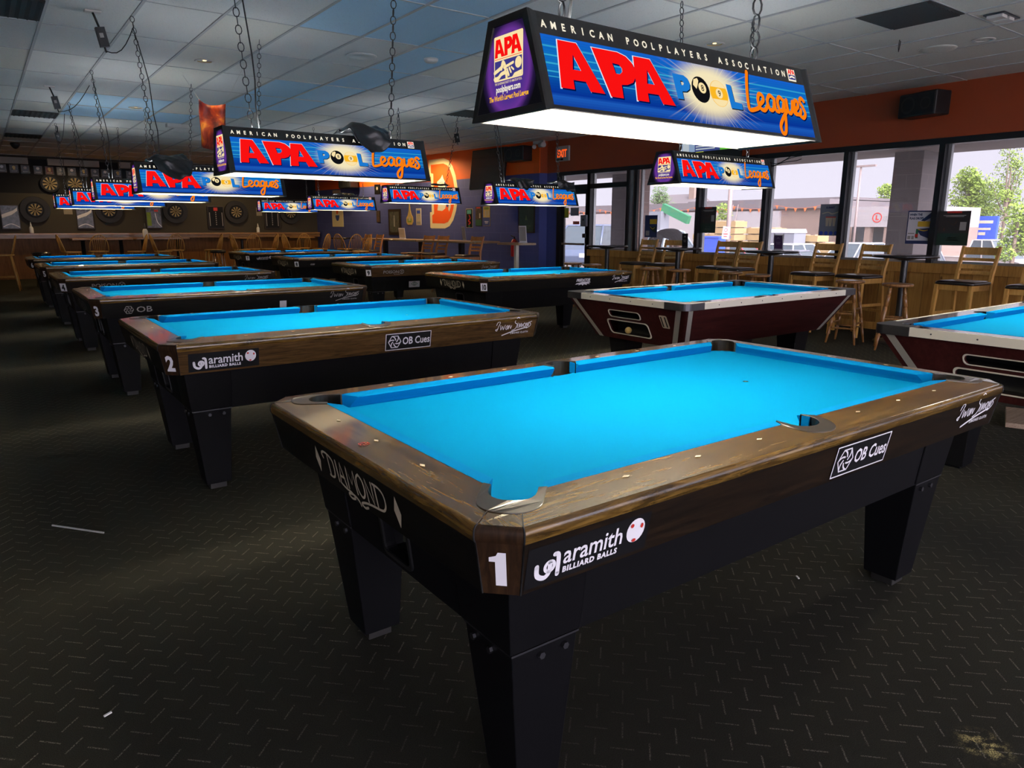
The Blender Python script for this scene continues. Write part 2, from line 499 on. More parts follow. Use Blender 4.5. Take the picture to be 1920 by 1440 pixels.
noisy('leaf_deep', [(0.3, (0.05, 0.10, 0.025)), (0.7, (0.13, 0.21, 0.06))], 2.5, 0.7)
noisy('asphalt', [(0.3, (0.11, 0.10, 0.095)), (0.7, (0.14, 0.125, 0.12))], 3, 0.9)
noisy('lumber_stack', [(0.3, (0.30, 0.20, 0.08)), (0.5, (0.40, 0.28, 0.12)), (0.7, (0.25, 0.16, 0.07))], 5, 0.8, (0.3, 0.3, 9))
mat('bounce_concrete', (0.80, 0.79, 0.76), 0.8)
mat('fascia_white', (0.33, 0.30, 0.29), 0.7)
mat('roof_grey', (0.14, 0.12, 0.12), 0.8)
mat('soffit', (0.42, 0.37, 0.35), 0.8)
mat('pennant_orange', (0.6, 0.14, 0.03), 0.7)
mat('trunk_bark', (0.22, 0.16, 0.12), 0.9)
mat('pole_brown', (0.24, 0.18, 0.16), 0.6)
mat('car_glass', (0.06, 0.08, 0.09), 0.08, spec=0.8)
mat('tyre', (0.02, 0.02, 0.02), 0.8)
mat('green_machine', (0.03, 0.19, 0.08), 0.5)
mat('sign_board_blue', (0.03, 0.08, 0.5), 0.5)
mat('cone_orange', (0.9, 0.2, 0.03), 0.6)
mat('cabin_grey', (0.19, 0.20, 0.22), 0.6)

# ------------------------------------------------------------------ mesh helpers
class MB:
    def __init__(s):
        s.v, s.f, s.mi, s.sm, s.mats = [], [], [], [], []
    def slot(s, m):
        if m not in s.mats: s.mats.append(m)
        return s.mats.index(m)
    def add(s, verts, faces, m, smooth=False):
        o = len(s.v)
        s.v += [tuple(v) for v in verts]
        k = s.slot(m)
        for f in faces:
            s.f.append(tuple(i + o for i in f))
            s.mi.append(k)
            s.sm.append(smooth)
        return s
    def box(s, c, d, m, rz=0.0, ry=0.0, rx=0.0):
        hx, hy, hz = d[0] / 2, d[1] / 2, d[2] / 2
        M = Matrix.Rotation(rz, 3, 'Z') @ Matrix.Rotation(ry, 3, 'Y') @ Matrix.Rotation(rx, 3, 'X')
        vs = [Vector(c) + M @ Vector((sx * hx, sy * hy, sz * hz)) for sz in (-1, 1) for sy in (-1, 1) for sx in (-1, 1)]
        return s.add(vs, [(0, 2, 3, 1), (4, 5, 7, 6), (0, 1, 5, 4), (2, 6, 7, 3), (0, 4, 6, 2), (1, 3, 7, 5)], m)
    def b2(s, lo, hi, m):
        return s.box([(a + b) / 2 for a, b in zip(lo, hi)], [abs(b - a) for a, b in zip(lo, hi)], m)
    def loft(s, rings, m, cap=True, smooth=False, closed=True):
        n = len(rings[0])
        vs = [p for r in rings for p in r]
        fs = []
        for k in range(len(rings) - 1):
            for i in range(n if closed else n - 1):
                j = (i + 1) % n
                fs.append((k * n + i, k * n + j, (k + 1) * n + j, (k + 1) * n + i))
        s.add(vs, fs, m, smooth)
        if cap and closed:
            s.add(list(rings[0]), [tuple(range(n - 1, -1, -1))], m)
            s.add(list(rings[-1]), [tuple(range(n))], m)
        return s
    def tube(s, pts, r, m, n=8, smooth=True, cap=True):
        pts = [Vector(p) for p in pts]
        rs = r if isinstance(r, (list, tuple)) else [r] * len(pts)
        rings = []
        ref = None
        for i, p in enumerate(pts):
            a = pts[max(0, i - 1)]
            b = pts[min(len(pts) - 1, i + 1)]
            d = (b - a).normalized()
            if ref is None:
                ref = Vector((0, 0, 1)) if abs(d.z) < 0.9 else Vector((1, 0, 0))
            e1 = d.cross(ref).normalized()
            e2 = d.cross(e1).normalized()
            ref = e1.cross(d).normalized() * 1.0 if abs(e1.cross(d).length) > 1e-6 else ref
            rings.append([p + e1 * (rs[i] * math.cos(2 * PI * k / n)) + e2 * (rs[i] * math.sin(2 * PI * k / n)) for k in range(n)])
        return s.loft(rings, m, cap, smooth)
    def lathe(s, prof, c, m, n=20, smooth=True, cap=True):
        c = Vector(c)
        rings = [[c + Vector((r * math.cos(2 * PI * k / n), r * math.sin(2 * PI * k / n), z)) for k in range(n)] for r, z in prof]
        return s.loft(rings, m, cap, smooth)
    def plate(s, loops, z0, z1, m, xf=None, side=True, bottom=True):
        """extruded polygon with holes; loops are 2-D, first the outline"""
        xf = xf or (lambda x, y, z: (x, y, z))
        flat = [p for l in loops for p in l]
        tri = tessellate_polygon([[Vector((p[0], p[1], 0)) for p in l] for l in loops])
        fx = []
        for t in tri:
            a, b, c = (flat[i] for i in t)
            ar = (b[0] - a[0]) * (c[1] - a[1]) - (b[1] - a[1]) * (c[0] - a[0])
            fx.append(tuple(t) if ar > 0 else tuple(reversed(t)))
        s.add([xf(p[0], p[1], z1) for p in flat], fx, m)
        if bottom: s.add([xf(p[0], p[1], z0) for p in flat], [tuple(reversed(t)) for t in fx], m)
        if side:
            for l in loops:
                n = len(l)
                s.add([xf(p[0], p[1], z) for z in (z0, z1) for p in l], [(i, (i + 1) % n, n + (i + 1) % n, n + i) for i in range(n)], m)
        return s
    def g2(s, shapes, fr, m, h=0.0):
        """flat 2-D shapes [(verts, faces)] laid on a plane frame (O, U, V, N)"""
        O, U, V, Nn = fr
        for vs, fs in shapes:
            s.add([O + U * p[0] + V * p[1] + Nn * h for p in vs], fs, m)
        return s
    def build(s, name, parent=None, loc=None, bevel=0.0, seg=2, fix=True):
        me = bpy.data.meshes.new(name)
        me.from_pydata(s.v, [], s.f)
        for m in s.mats: me.materials.append(MATS[m])
        me.polygons.foreach_set('material_index', s.mi)
        me.polygons.foreach_set('use_smooth', s.sm)
        me.update()
        if fix:
            import bmesh
            bm = bmesh.new()
            bm.from_mesh(me)
            bmesh.ops.remove_doubles(bm, verts=bm.verts, dist=1e-5)
            bmesh.ops.recalc_face_normals(bm, faces=bm.faces)
            bm.to_mesh(me)
            bm.free()
        o = bpy.data.objects.new(name, me)
        COL.objects.link(o)
        if parent: o.parent = parent
        if loc: o.location = loc
        if bevel:
            b = o.modifiers.new('edge', 'BEVEL')
            b.width = bevel
            b.segments = seg
            b.limit_method = 'ANGLE'
            b.angle_limit = rad(40)
        return o

def empty(name, loc=(0, 0, 0), rz=0.0):
    o = bpy.data.objects.new(name, None)
    o.empty_display_size = 0.2
    COL.objects.link(o)
    o.location = loc
    o.rotation_euler = (0, 0, rz)
    return o
def tag(o, label, cat, group=None, kind=None):
    o['label'] = label
    o['category'] = cat
    if group: o['group'] = group
    if kind: o['kind'] = kind
    return o
def struct(o):
    o['kind'] = 'structure'
    return o
def clone(root, loc=None, rz=None, parent=None):
    c = root.copy()
    COL.objects.link(c)
    if parent: c.parent = parent
    if loc is not None: c.location = loc
    if rz is not None: c.rotation_euler = (0, 0, rz)
    for ch in list(root.children): clone(ch, parent=c)
    return c
def setmat(o, i, m):
    o.material_slots[i].link = 'OBJECT'
    o.material_slots[i].material = MATS[m]

# ---- 2-D lettering and shapes
_tc = {}
def text2(body, size=1.0, bold=0.0, shear=0.0, space=1.0, align='CENTER', sx=1.0):
    key = (body, size, bold, shear, space, align, sx)
    if key not in _tc:
        c = bpy.data.curves.new('lettering', 'FONT')
        c.body = body
        c.size = size
        c.offset = bold
        c.shear = shear
        c.space_character = space
        c.align_x = align
        c.resolution_u = 2
        o = bpy.data.objects.new('lettering', c)
        me = o.to_mesh()
        _tc[key] = ([(v.co.x * sx, v.co.y) for v in me.vertices], [tuple(p.vertices) for p in me.polygons])
        o.to_mesh_clear()
        bpy.data.objects.remove(o)
        bpy.data.curves.remove(c)
    return [_tc[key]]
def move(shapes, dx=0, dy=0, s=1.0, rot=0.0, sx=1.0, sy=1.0, shear=0.0):
    c, n = math.cos(rot), math.sin(rot)
    out = []
    for vs, fs in shapes:
        o = []
        for x, y in vs:
            x, y = x * s * sx, y * s * sy
            x += y * shear
            o.append((x * c - y * n + dx, x * n + y * c + dy))
        out.append((o, fs))
    return out
def poly2(*loops):
    flat = [p for l in loops for p in l]
    return [(flat, [tuple(t) for t in tessellate_polygon([[Vector((p[0], p[1], 0)) for p in l] for l in loops])])]
def disc2(cx, cy, rx, ry=None, n=20, rot=0):
    ry = ry or rx
    pts = []
    for k in range(n):
        a, b = rx * math.cos(2 * PI * k / n), ry * math.sin(2 * PI * k / n)
        pts.append((cx + a * math.cos(rot) - b * math.sin(rot), cy + a * math.sin(rot) + b * math.cos(rot)))
    return [(pts, [tuple(range(n))])]
def ring2(cx, cy, r0, r1, n=20):
    pts = [(cx + r * math.cos(2 * PI * k / n), cy + r * math.sin(2 * PI * k / n)) for r in (r0, r1) for k in range(n)]
    return [(pts, [(k, (k + 1) % n, n + (k + 1) % n, n + k) for k in range(n)])]
def smooth2(pts, k=5):
    out = []
    n = len(pts)
    for i in range(n - 1):
        p0, p1, p2, p3 = pts[max(0, i - 1)], pts[i], pts[i + 1], pts[min(n - 1, i + 2)]
        for j in range(k):
            t = j / k
            out.append(tuple(0.5 * (2 * p1[a] + (p2[a] - p0[a]) * t + (2 * p0[a] - 5 * p1[a] + 4 * p2[a] - p3[a]) * t * t + (3 * p1[a] - p0[a] - 3 * p2[a] + p3[a]) * t ** 3) for a in (0, 1)))
    out.append(pts[-1])
    return out
def ribbon2(pts, w, curve=True, k=5):
    p = smooth2(pts, k) if curve else pts
    L, R = [], []
    for i in range(len(p)):
        a, b = p[max(0, i - 1)], p[min(len(p) - 1, i + 1)]
        dx, dy = b[0] - a[0], b[1] - a[1]
        l = math.hypot(dx, dy) or 1
        nx, ny = -dy / l * w / 2, dx / l * w / 2
        L.append((p[i][0] + nx, p[i][1] + ny))
        R.append((p[i][0] - nx, p[i][1] - ny))
    n = len(p)
    sh = [(L + R, [(i, i + 1, n + i + 1, n + i) for i in range(n - 1)])]
    return sh + disc2(p[0][0], p[0][1], w / 2, n=8) + disc2(p[-1][0], p[-1][1], w / 2, n=8)
def rect2(x0, y0, x1, y1):
    return [([(x0, y0), (x1, y0), (x1, y1), (x0, y1)], [(0, 1, 2, 3)])]
def rrect(x0, y0, x1, y1, r, n=5):
    pts = []
    for cx, cy, a0 in ((x1 - r, y1 - r, 0), (x0 + r, y1 - r, 90), (x0 + r, y0 + r, 180), (x1 - r, y0 + r, 270)):
        for k in range(n + 1):
            a = rad(a0 + 90 * k / n)
            pts.append((cx + r * math.cos(a), cy + r * math.sin(a)))
    return pts
def frame(O, U, V):
    U = Vector(U).normalized()
    V = Vector(V).normalized()
    return (Vector(O), U, V, U.cross(V).normalized())
def chain_mesh(mb, p0, p1, link, wire, m, seg=10, wn=4):
    p0, p1 = Vector(p0), Vector(p1)
    d = p1 - p0
    L = d.length
    d.normalize()
    pitch = link - wire * 3.2
    n = max(1, round(L / pitch))
    e1 = d.cross(Vector((0.3, 1, 0.1))).normalized()
    e2 = d.cross(e1).normalized()
    hl, hw = link / 2, link * 0.29
    for i in range(n):
        c = p0 + d * (L * (i + 0.5) / n)
        a, b = (e1, e2) if i % 2 else (e2, e1)
        vs = []
        for k in range(seg):
            t = 2 * PI * k / seg
            ctr = c + d * ((hl - wire) * math.cos(t)) + a * (hw * math.sin(t))
            out = (d * math.cos(t) / hl + a * math.sin(t) / hw).normalized()
            for j in range(wn):
                q = 2 * PI * (j + 0.5) / wn
                vs.append(ctr + out * (wire * math.cos(q)) + b * (wire * math.sin(q)))
        fs = [(k * wn + j, ((k + 1) % seg) * wn + j, ((k + 1) % seg) * wn + (j + 1) % wn, k * wn + (j + 1) % wn) for k in range(seg) for j in range(wn)]
        mb.add(vs, fs, m, True)
    return mb
# ------------------------------------------------------------------ the room
ZC = 3.09
XW = 8.93
DA = Vector((8.72, 11.0, 0))
DTH = math.atan2(10.5, -0.75)
DU = Vector((math.cos(DTH), math.sin(DTH), 0))
DN = Vector((-math.sin(DTH), math.cos(DTH), 0))
YB = 21.5
def dpt(s, z, d=0.0): return DA + DU * s + DN * d + Vector((0, 0, z))
def dfr(s, z, d=0.0): return (dpt(s, z, d), -DU, Vector((0, 0, 1)), DN)
def bfr(x, z, d=0.0): return (Vector((x, YB - d, z)), Vector((1, 0, 0)), Vector((0, 0, 1)), Vector((0, -1, 0)))
def wfr(y, z, d=0.0, x=XW): return (Vector((x - d, y, z)), Vector((0, -1, 0)), Vector((0, 0, 1)), Vector((-1, 0, 0)))

struct(MB().b2((-4, -4, -0.1), (9.1, 21.6, 0), 'carpet').build('floor'))
gx, gy = -0.20, 6.681
BLUE = {(1, 3), (2, 3), (1, 4), (2, 4), (3, 4), (3, -2), (4, -2), (5, -2), (3, -3), (4, -3), (5, -1), (5, 0), (4, 1), (5, 1), (4, 2), (4, 3), (5, 2)}
c = MB()
rng = random.Random(3)
for i in range(-7, 16):
    for j in range(-9, 13):
        x0, y0 = gx + i * 0.61, gy + j * 1.22
        x1, y1 = min(x0 + 0.61, 9.05), min(y0 + 1.22, 21.6)
        if x0 > 9.05 or y0 > 21.6 or x1 < -4 or y1 < -4: continue
        m = 'ceiling_tile_blue' if (i, j) in BLUE else ('ceiling_tile_warm' if rng.random() < 0.25 or x0 > 4.5 else 'ceiling_tile')
        dz = rng.uniform(0, 0.004)
        c.add([(x0, y0, ZC + dz), (x0, y1, ZC + dz + rng.uniform(-.002, .002)), (x1, y1, ZC + dz), (x1, y0, ZC + dz)], [(0, 1, 2, 3)], m)
c.b2((-4.2, -4.2, ZC + 0.12), (9.1, 21.7, ZC + 0.4), 'roof_grey')
struct(c.build('ceiling', fix=False))
c = MB()
for i in range(-7, 17):
    x = gx + i * 0.61
    if -4 < x < 9.0: c.b2((x - 0.012, -4, ZC - 0.006), (x + 0.012, 21.5, ZC + 0.004), 'grid_metal')
for j in range(-9, 14):
    y = gy + j * 1.22
    if -4 < y < 21.5: c.b2((-4, y - 0.007, ZC - 0.003), (9.0, y + 0.007, ZC + 0.006), 'grid_metal')
struct(c.build('trim_1'))

# window wall: header above, pine wainscot below
c = MB()
c.b2((XW, -4, 2.45), (XW + 0.18, 11.0, 3.3), 'orange_shaded')
c.b2((XW - 0.001, 10.62, 0), (XW + 0.18, 11.0, 2.45), 'blue_paint')
c.b2((XW, -4, 0), (XW + 0.15, 9.67, 0.90), 'pine_planks')
struct(c.build('wall_right'))
struct(MB().b2((XW - 0.035, -4, 0.80), (XW + 0.16, 9.68, 0.925), 'pine').b2((XW - 0.02, -4, 0.0), (XW, 9.67, 0.10), 'pine').build('trim_2', bevel=0.004))
struct(MB().b2((XW - 0.02, -4, 2.375), (XW + 0.12, 10.66, 2.45), 'window_frame').build('trim_3'))
c = MB()
def drun(s0, s1, z0, z1, m, th=0.2):
    a = [dpt(s, z, d) for z in (z0, z1) for d in (0, -th) for s in (s0, s1)]
    c.add(a, [(0, 1, 3, 2), (4, 6, 7, 5), (0, 4, 5, 1), (2, 3, 7, 6), (0, 2, 6, 4), (1, 5, 7, 3)], m)
drun(0, 10.6, 0, 2.45, 'block_blue')
drun(0, 10.6, 2.45, 3.3, 'block_orange')
struct(c.build('wall_far_right'))
struct(MB().b2((8.74, 11.0, 0), (9.1, 11.15, 2.45), 'blue_paint').b2((8.74, 11.0, 2.45), (9.1, 11.15, 3.3), 'orange_shaded').build('wall_corner'))
c = MB().b2((-4, YB, 0), (8.3, YB + 0.2, 2.17), 'dart_wall_paint').b2((-4, YB, 2.17), (8.3, YB + 0.2, 3.3), 'black_wall_paint')
struct(c.build('wall_back'))
struct(MB().b2((-4, YB - 0.02, 3.02), (8.0, YB, 3.09), 'dart_wall_paint').build('trim_4'))
struct(MB().b2((-4.2, -4, 0), (-4, 21.6, 3.3), 'room_bounce_paint').build('wall_left'))
struct(MB().b2((-4, -4.2, 0), (9.1, -4, 0.1), 'room_bounce_paint').b2((-4, -4.2, 2.8), (9.1, -4, 3.5), 'orange_shaded').b2((-4, -4.2, 0.1), (-3.4, -4, 2.8), 'room_bounce_paint').b2((8.6, -4.2, 0.1), (9.1, -4, 2.8), 'room_bounce_paint').build('wall_front'))
for k in range(8):                      # street windows behind the camera
    f = MB().b2((-3.4 + 1.5 * k - 0.04, -4.16, 0.1), (-3.4 + 1.5 * k + 0.04, -4.04, 2.8), 'window_frame').b2((-3.4 + 1.5 * k, -4.14, 0.1), (-1.9 + 1.5 * k, -4.06, 0.14), 'window_alu')
    o = struct(f.build('window_%d' % (20 + k)))
    MB().b2((-3.36 + 1.5 * k, -4.105, 0.14), (-1.94 + 1.5 * k, -4.099, 2.8), 'window_glass').build('glass_pane', o)
def portal(loc, rot, w, h):
    l = bpy.data.lights.new('window_portal', 'AREA')
    l.shape = 'RECTANGLE'
    l.size, l.size_y = w, h
    l.cycles.is_portal = True
    o = bpy.data.objects.new('window_portal', l)
    COL.objects.link(o)
    o.location = loc
    o.rotation_euler = rot
portal((2.6, -4.02, 1.45), (rad(90), 0, 0), 12.0, 2.7)
portal((XW - 0.05, 3.4, 1.65), (rad(90), 0, rad(90)), 14.4, 1.5)

# windows
ys = [8.40, 6.97, 5.69, 4.43, 3.19, 1.94, 0.69, -0.56, -1.81, -3.06]
def window(n, ya, yb, zb=0.925):
    f = MB()
    f.b2((XW - 0.03, ya - 0.035, zb), (XW + 0.09, ya + 0.035, 2.375), 'window_frame')
    f.b2((XW + 0.06, ya - 0.075, zb), (XW + 0.12, ya - 0.035, 2.375), 'window_alu')
    f.b2((XW + 0.03, yb, zb), (XW + 0.09, ya, zb + 0.03), 'window_alu')
    o = struct(f.build('window_%d' % n))
    g = MB().b2((XW + 0.055, yb + 0.03, zb + 0.01), (XW + 0.061, ya - 0.03, 2.38), 'window_glass').build('glass_pane', o)
    return o
window(1, 9.68, 8.60)
for k in range(len(ys) - 1): window(k + 2, ys[k], ys[k + 1])
struct(MB().b2((XW + 0.02, 8.36, 0.9), (XW + 0.30, 8.60, 2.45), 'pink_block').b2((XW - 0.03, 8.57, 0.925), (XW + 0.09, 8.64, 2.375), 'window_frame').b2((XW + 0.0, 8.50, 0.925), (XW + 0.1, 8.57, 2.375), 'window_alu').build('wall_pier'))
f = MB()
f.b2((XW - 0.03, 10.54, 0), (XW + 0.09, 10.64, 2.375), 'window_frame')
f.b2((XW - 0.03, 9.62, 0), (XW + 0.09, 9.70, 2.375), 'window_frame')
f.b2((XW - 0.03, 8.6, 2.09), (XW + 0.09, 10.6, 2.18), 'window_frame')
f.b2((XW + 0.02, 10.47, 0), (XW + 0.07, 10.54, 2.375), 'window_alu')
dr = struct(f.build('door_1'))
lf = MB()
lf.b2((XW + 0.005, 10.44, 0.02), (XW + 0.05, 10.54, 2.09), 'window_frame').b2((XW + 0.005, 9.70, 0.02), (XW + 0.05, 9.79, 2.09), 'window_frame')
lf.b2((XW + 0.005, 9.70, 0.02), (XW + 0.05, 10.54, 0.24), 'window_frame').b2((XW + 0.005, 9.70, 2.0), (XW + 0.05, 10.54, 2.09), 'window_frame')
lf = lf.build('door_leaf', dr)
MB().b2((XW + 0.025, 9.78, 0.2), (XW + 0.031, 10.46, 2.02), 'window_glass').build('glass_pane', lf)
MB().b2((XW + 0.025, 9.7, 2.17), (XW + 0.031, 10.5, 2.38), 'window_glass').build('glass_pane', dr)
MB().b2((XW - 0.06, 9.79, 1.0), (XW - 0.04, 10.44, 1.04), 'steel').b2((XW - 0.05, 9.8, 1.0), (XW + 0.01, 9.84, 1.04), 'steel').b2((XW - 0.05, 10.40, 1.0), (XW + 0.01, 10.44, 1.04), 'steel').build('push_bar', lf)

# bar-height ledge along the dart wall
c = MB()
c.b2((-4, YB - 0.30, 1.12), (7.93, YB, 1.165), 'bar_wood')
c.b2((-4, YB - 0.26, 1.03), (7.93, YB - 0.22, 1.12), 'bar_wood')
c.b2((-4, YB - 0.05, 0), (7.93, YB - 0.001, 1.12), 'bar_panel')
tag(c.build('wall_ledge', bevel=0.004), 'long brown wooden drink ledge with pine panelling along the dart wall', 'ledge')

# ------------------------------------------------------------------ outside
g = MB()
prof = [(9.08, -0.02), (13.2, -0.04), (13.4, -0.18), (17, -0.22), (26, -1.2), (160, -1.2)]
g.add([(x, y, z) for x, z in prof for y in (-90, 160)], [(2 * i, 2 * i + 2, 2 * i + 3, 2 * i + 1) for i in range(5)], 'asphalt')
struct(g.build('ground_outside', fix=False))
struct(MB().b2((-60, -60, -0.08), (9.05, -4.2, -0.02), 'bounce_concrete').build('bounce_pavement'))  # added unseen bright ground that bounces daylight up to the ceiling
struct(MB().b2((-4, -7.6, 2.75), (9.1, -4.2, 3.4), 'soffit').build('canopy_outside'))  # added unseen canopy, keeps the high sky off the foreground floor
struct(MB().b2((9.1, -6, 2.56), (12.2, 30, 3.4), 'soffit').b2((9.09, -6, 2.44), (9.16, 30, 2.6), 'soffit').build('canopy_outside'))
for k, y in enumerate((4.57, 11.16, -2.0)):
    struct(MB().b2((11.4, y, -0.05), (12.0, y + 0.46, 2.56), 'pillar_stone').build('pillar_outside'))
# ------------------------------------------------------------------ pool tables
TL, TW = 1.98, 0.99
RT = 0.83
BED = 0.787
def pc(e, t): return (-0.70711 * e + 0.70711 * t, -0.70711 * e - 0.70711 * t)
def oct_(d):
    o, c = 0.175 - d, 0.07 - 0.586 * d
    return (-o + c, -o), (-o, -o + c)          # B (on the long side), A (on the end)
U_OUT = [pc(-0.007, 0.0707)] + [pc(0.07 + 0.0707 * math.cos(rad(a)), 0.0707 * math.sin(rad(a))) for a in range(90, -91, -10)] + [pc(-0.007, -0.0707)]
U_IN = [pc(0.0, 0.052)] + [pc(0.03 + 0.052 * math.cos(rad(a)), 0.052 * math.sin(rad(a))) for a in range(90, -91, -15)] + [pc(0.0, -0.052)]
S_OUT = [(TL / 2 - 0.085, -0.045)] + [(TL / 2 - 0.085 * math.cos(rad(a)), -0.07 - 0.078 * math.sin(rad(a))) for a in range(0, 181, 12)] + [(TL / 2 + 0.085, -0.045)]
S_IN = [(TL / 2 - 0.06, -0.012)] + [(TL / 2 - 0.06 * math.cos(rad(a)), -0.05 - 0.05 * math.sin(rad(a))) for a in range(0, 181, 15)] + [(TL / 2 + 0.06, -0.012)]
EDGE = [(0.012, RT), (0.006, RT - 0.0015), (0.0015, RT - 0.007), (0.0, RT - 0.014), (0.0, RT - 0.034), (0.004, RT - 0.042)]
def DZ(x, y):
    """the rails fall away slightly toward the outside"""
    return 0.095 * min(0.13, max(0.0, max(-x, -y, x - TL, y - TW) - 0.046))
def mirror(fx, fy):
    def f(x, y, z=None):
        X = (TL - x if fx else x) - TL / 2
        Y = (TW - y if fy else y) - TW / 2
        return (X, Y, z)
    return f
def edge_strip(mb, P, Q, m, F):
    """moulded rail edge; P(d) and Q(d) give its two ends at inset d"""
    rings = [[F(*p(d), z - DZ(*p(0.012)) * (1 if z > RT - 0.03 else 0.3)) for d, z in EDGE] for p in (P, Q)]
    mb.loft(rings, m, cap=False, smooth=True, closed=False)
def sight(mb, x, y, F, along_x=True):
    a, b = (0.0125, 0.0065) if along_x else (0.0065, 0.0125)
    zz = RT + 0.0012 - DZ(x, y)
    q = 0.0005
    mb.add([F(x + a, y, zz), F(x, y + b, zz), F(x - a, y, zz), F(x, y - b, zz)], [(0, 1, 2, 3)], 'sight_inlay')
Bf = lambda d: oct_(d)[0]
Af = lambda d: oct_(d)[1]
mx = lambda p: (TL - p[0], p[1])
my = lambda p: (p[0], TW - p[1])

def diamond_table():
    root = empty('pool_table')
    # bed with a notch at each pocket
    out = []
    def notch(F): return [F(*p)[:2] for p in (pc(0, 0.058), pc(0.012, 0.03), pc(0.016, 0), pc(0.012, -0.03), pc(0, -0.058))]
    F00, F10, F11, F01 = mirror(0, 0), mirror(1, 0), mirror(1, 1), mirror(0, 1)
    sd = [(TL / 2 - 0.062, -0.03), (TL / 2 - 0.03, -0.018), (TL / 2 + 0.03, -0.018), (TL / 2 + 0.062, -0.03)]
    out += list(reversed(notch(F00)))
    out += [F00(*p)[:2] for p in sd]
    out += notch(F10)
    out += list(reversed(notch(F11)))
    out += [F01(*p)[:2] for p in reversed(sd)]
    out += notch(F01)
    b = MB().plate([out], BED - 0.03, BED, 'table_cloth')
    b.g2(disc2(0.495, 0, 0.011, n=14), (Vector((0, 0, BED + 0.0006)), Vector((1, 0, 0)), Vector((0, 1, 0)), Vector((0, 0, 1))), 'vinyl_black')
    b.g2(disc2(0.495, 0, 0.005, n=10), (Vector((0, 0, BED + 0.001)), Vector((1, 0, 0)), Vector((0, 1, 0)), Vector((0, 0, 1))), 'vinyl_grey')
    b.build('playing_bed', root)
    # cushions
    CS = [(0.0, RT - 0.0065), (0.004, RT - 0.004), (0.046, RT + 0.0006), (0.046, BED - 0.002), (0.022, BED - 0.002), (0.016, BED + 0.012), (0.003, RT - 0.012)]
    def cushion(s0, s1, k0, k1, G):
        rings = [[G(s0 - k0 * d, -d, z) for d, z in CS], [G(s1 + k1 * d, -d, z) for d, z in CS]]
        MB().loft(rings, 'cushion_cloth').build('cushion', root)
    for fy in (0, 1):
        for fx in (0, 1):
            cushion(0.083, TL / 2 - 0.064, 1.0, 0.22, mirror(fx, fy))
    for fx in (0, 1):
        F = mirror(fx, 0)
        cushion(0.083, TW - 0.083, 1.0, 1.0, lambda s, d, z: F(d, s, z))
    # wooden rails
    a25 = [p for p in U_OUT]
    i0 = [k for k, a in enumerate(range(90, -91, -10)) if a == 30][0] + 1
    arcL = U_OUT[:i0 + 1]                        # from the long side up to the wedge
    arcW = U_OUT[i0:len(U_OUT) - i0]             # behind the wedge
    for fy in (0, 1):
        F = mirror(0, fy)
        r = MB()
        P = [Bf(0.012), mx(Bf(0.012))] + [mx(p) for p in reversed(arcL)] + list(reversed(S_OUT)) + arcL
        r.plate([P], RT - 0.03, RT, 'walnut_rail_long', lambda x, y, z: F(x, y, z - DZ(x, y)))
        edge_strip(r, Bf, lambda d: mx(Bf(d)), 'walnut_rail_long', F)
        for n in (1, 2, 3, 5, 6, 7): sight(r, n * TL / 8, -0.089, F)
        r.build('rail', root)
    for fx in (0, 1):
        F = mirror(fx, 0)
        r = MB()
        arcE = list(reversed(U_OUT))[:i0 + 1]
        P = [Af(0.012), my(Af(0.012))] + [my(p) for p in reversed(arcE)] + arcE
        r.plate([P], RT - 0.03, RT, 'walnut_rail_end', lambda x, y, z: F(x, y, z - DZ(x, y)))
        edge_strip(r, Af, lambda d: my(Af(d)), 'walnut_rail_end', F)
        for n in (1, 2, 3): sight(r, -0.089, n * TW / 4, F, False)
        r.build('rail', root)
    for fx in (0, 1):
        for fy in (0, 1):
            F = mirror(fx, fy)
            r = MB()
            r.plate([[Af(0.012), Bf(0.012)] + arcW], RT - 0.03, RT, 'walnut_rail_end', lambda x, y, z: F(x, y, z - DZ(x, y)))
            edge_strip(r, Af, Bf, 'corner_walnut', F)
            A0, B0, A1, B1 = Af(0.004), Bf(0.004), Af(0.027), Bf(0.027)
            r.add([F(*A0, 0.788), F(*B0, 0.788), F(*B1, 0.667), F(*A1, 0.667), F(-0.10, -0.10, 0.667), F(-0.1, -0.1, 0.788)], [(0, 1, 2, 3), (3, 2, 4), (0, 3, 4, 5), (1, 5, 4, 2)], 'corner_walnut')
            for P, q in ((Af, arcW[-1]), (Bf, arcW[0])):          # dark joints beside the wedge
                p0, p1 = Vector(P(0.010)), Vector(q)
                n = Vector((-(p1 - p0).y, (p1 - p0).x)).normalized() * 0.0014
                J = lambda v: F(*v, RT + 0.0012 - DZ(*v))
                r.add([J(p0 + n), J(p1 + n), J(p1 - n), J(p0 - n)], [(0, 1, 2, 3)], 'seam_black')
                pts = [(P(d), z - (0.011 if z > RT - 0.03 else 0.003)) for d, z in EDGE] + [(P(0.004), 0.788), (P(0.027), 0.667)]
                r.tube([F(*p, z) for p, z in pts], 0.0022, 'seam_black', 5, cap=False)
            r.build('corner_block', root)
    # pockets: casting flush with the rails, liner below
    def pocket(outl, inl, F):
        r = MB()
        r.plate([outl + list(reversed(inl))], RT - 0.05, RT + 0.0022, 'pocket_casting', lambda x, y, z: F(x, y, z - DZ(x, y)))
        n = len(inl)
        r.add([F(*p, z) for z in (RT - 0.002, RT - 0.14) for p in inl], [(i, i + 1, n + i + 1, n + i) for i in range(n - 1)], 'pocket_black', True)
        r.add([F(*p, RT - 0.14) for p in inl], [tuple(range(n))], 'pocket_black')
        r.build('pocket', root, bevel=0.0015)
    for fx in (0, 1):
        for fy in (0, 1): pocket(U_OUT, U_IN, mirror(fx, fy))
    for fy in (0, 1): pocket(S_OUT, S_IN, mirror(0, fy))
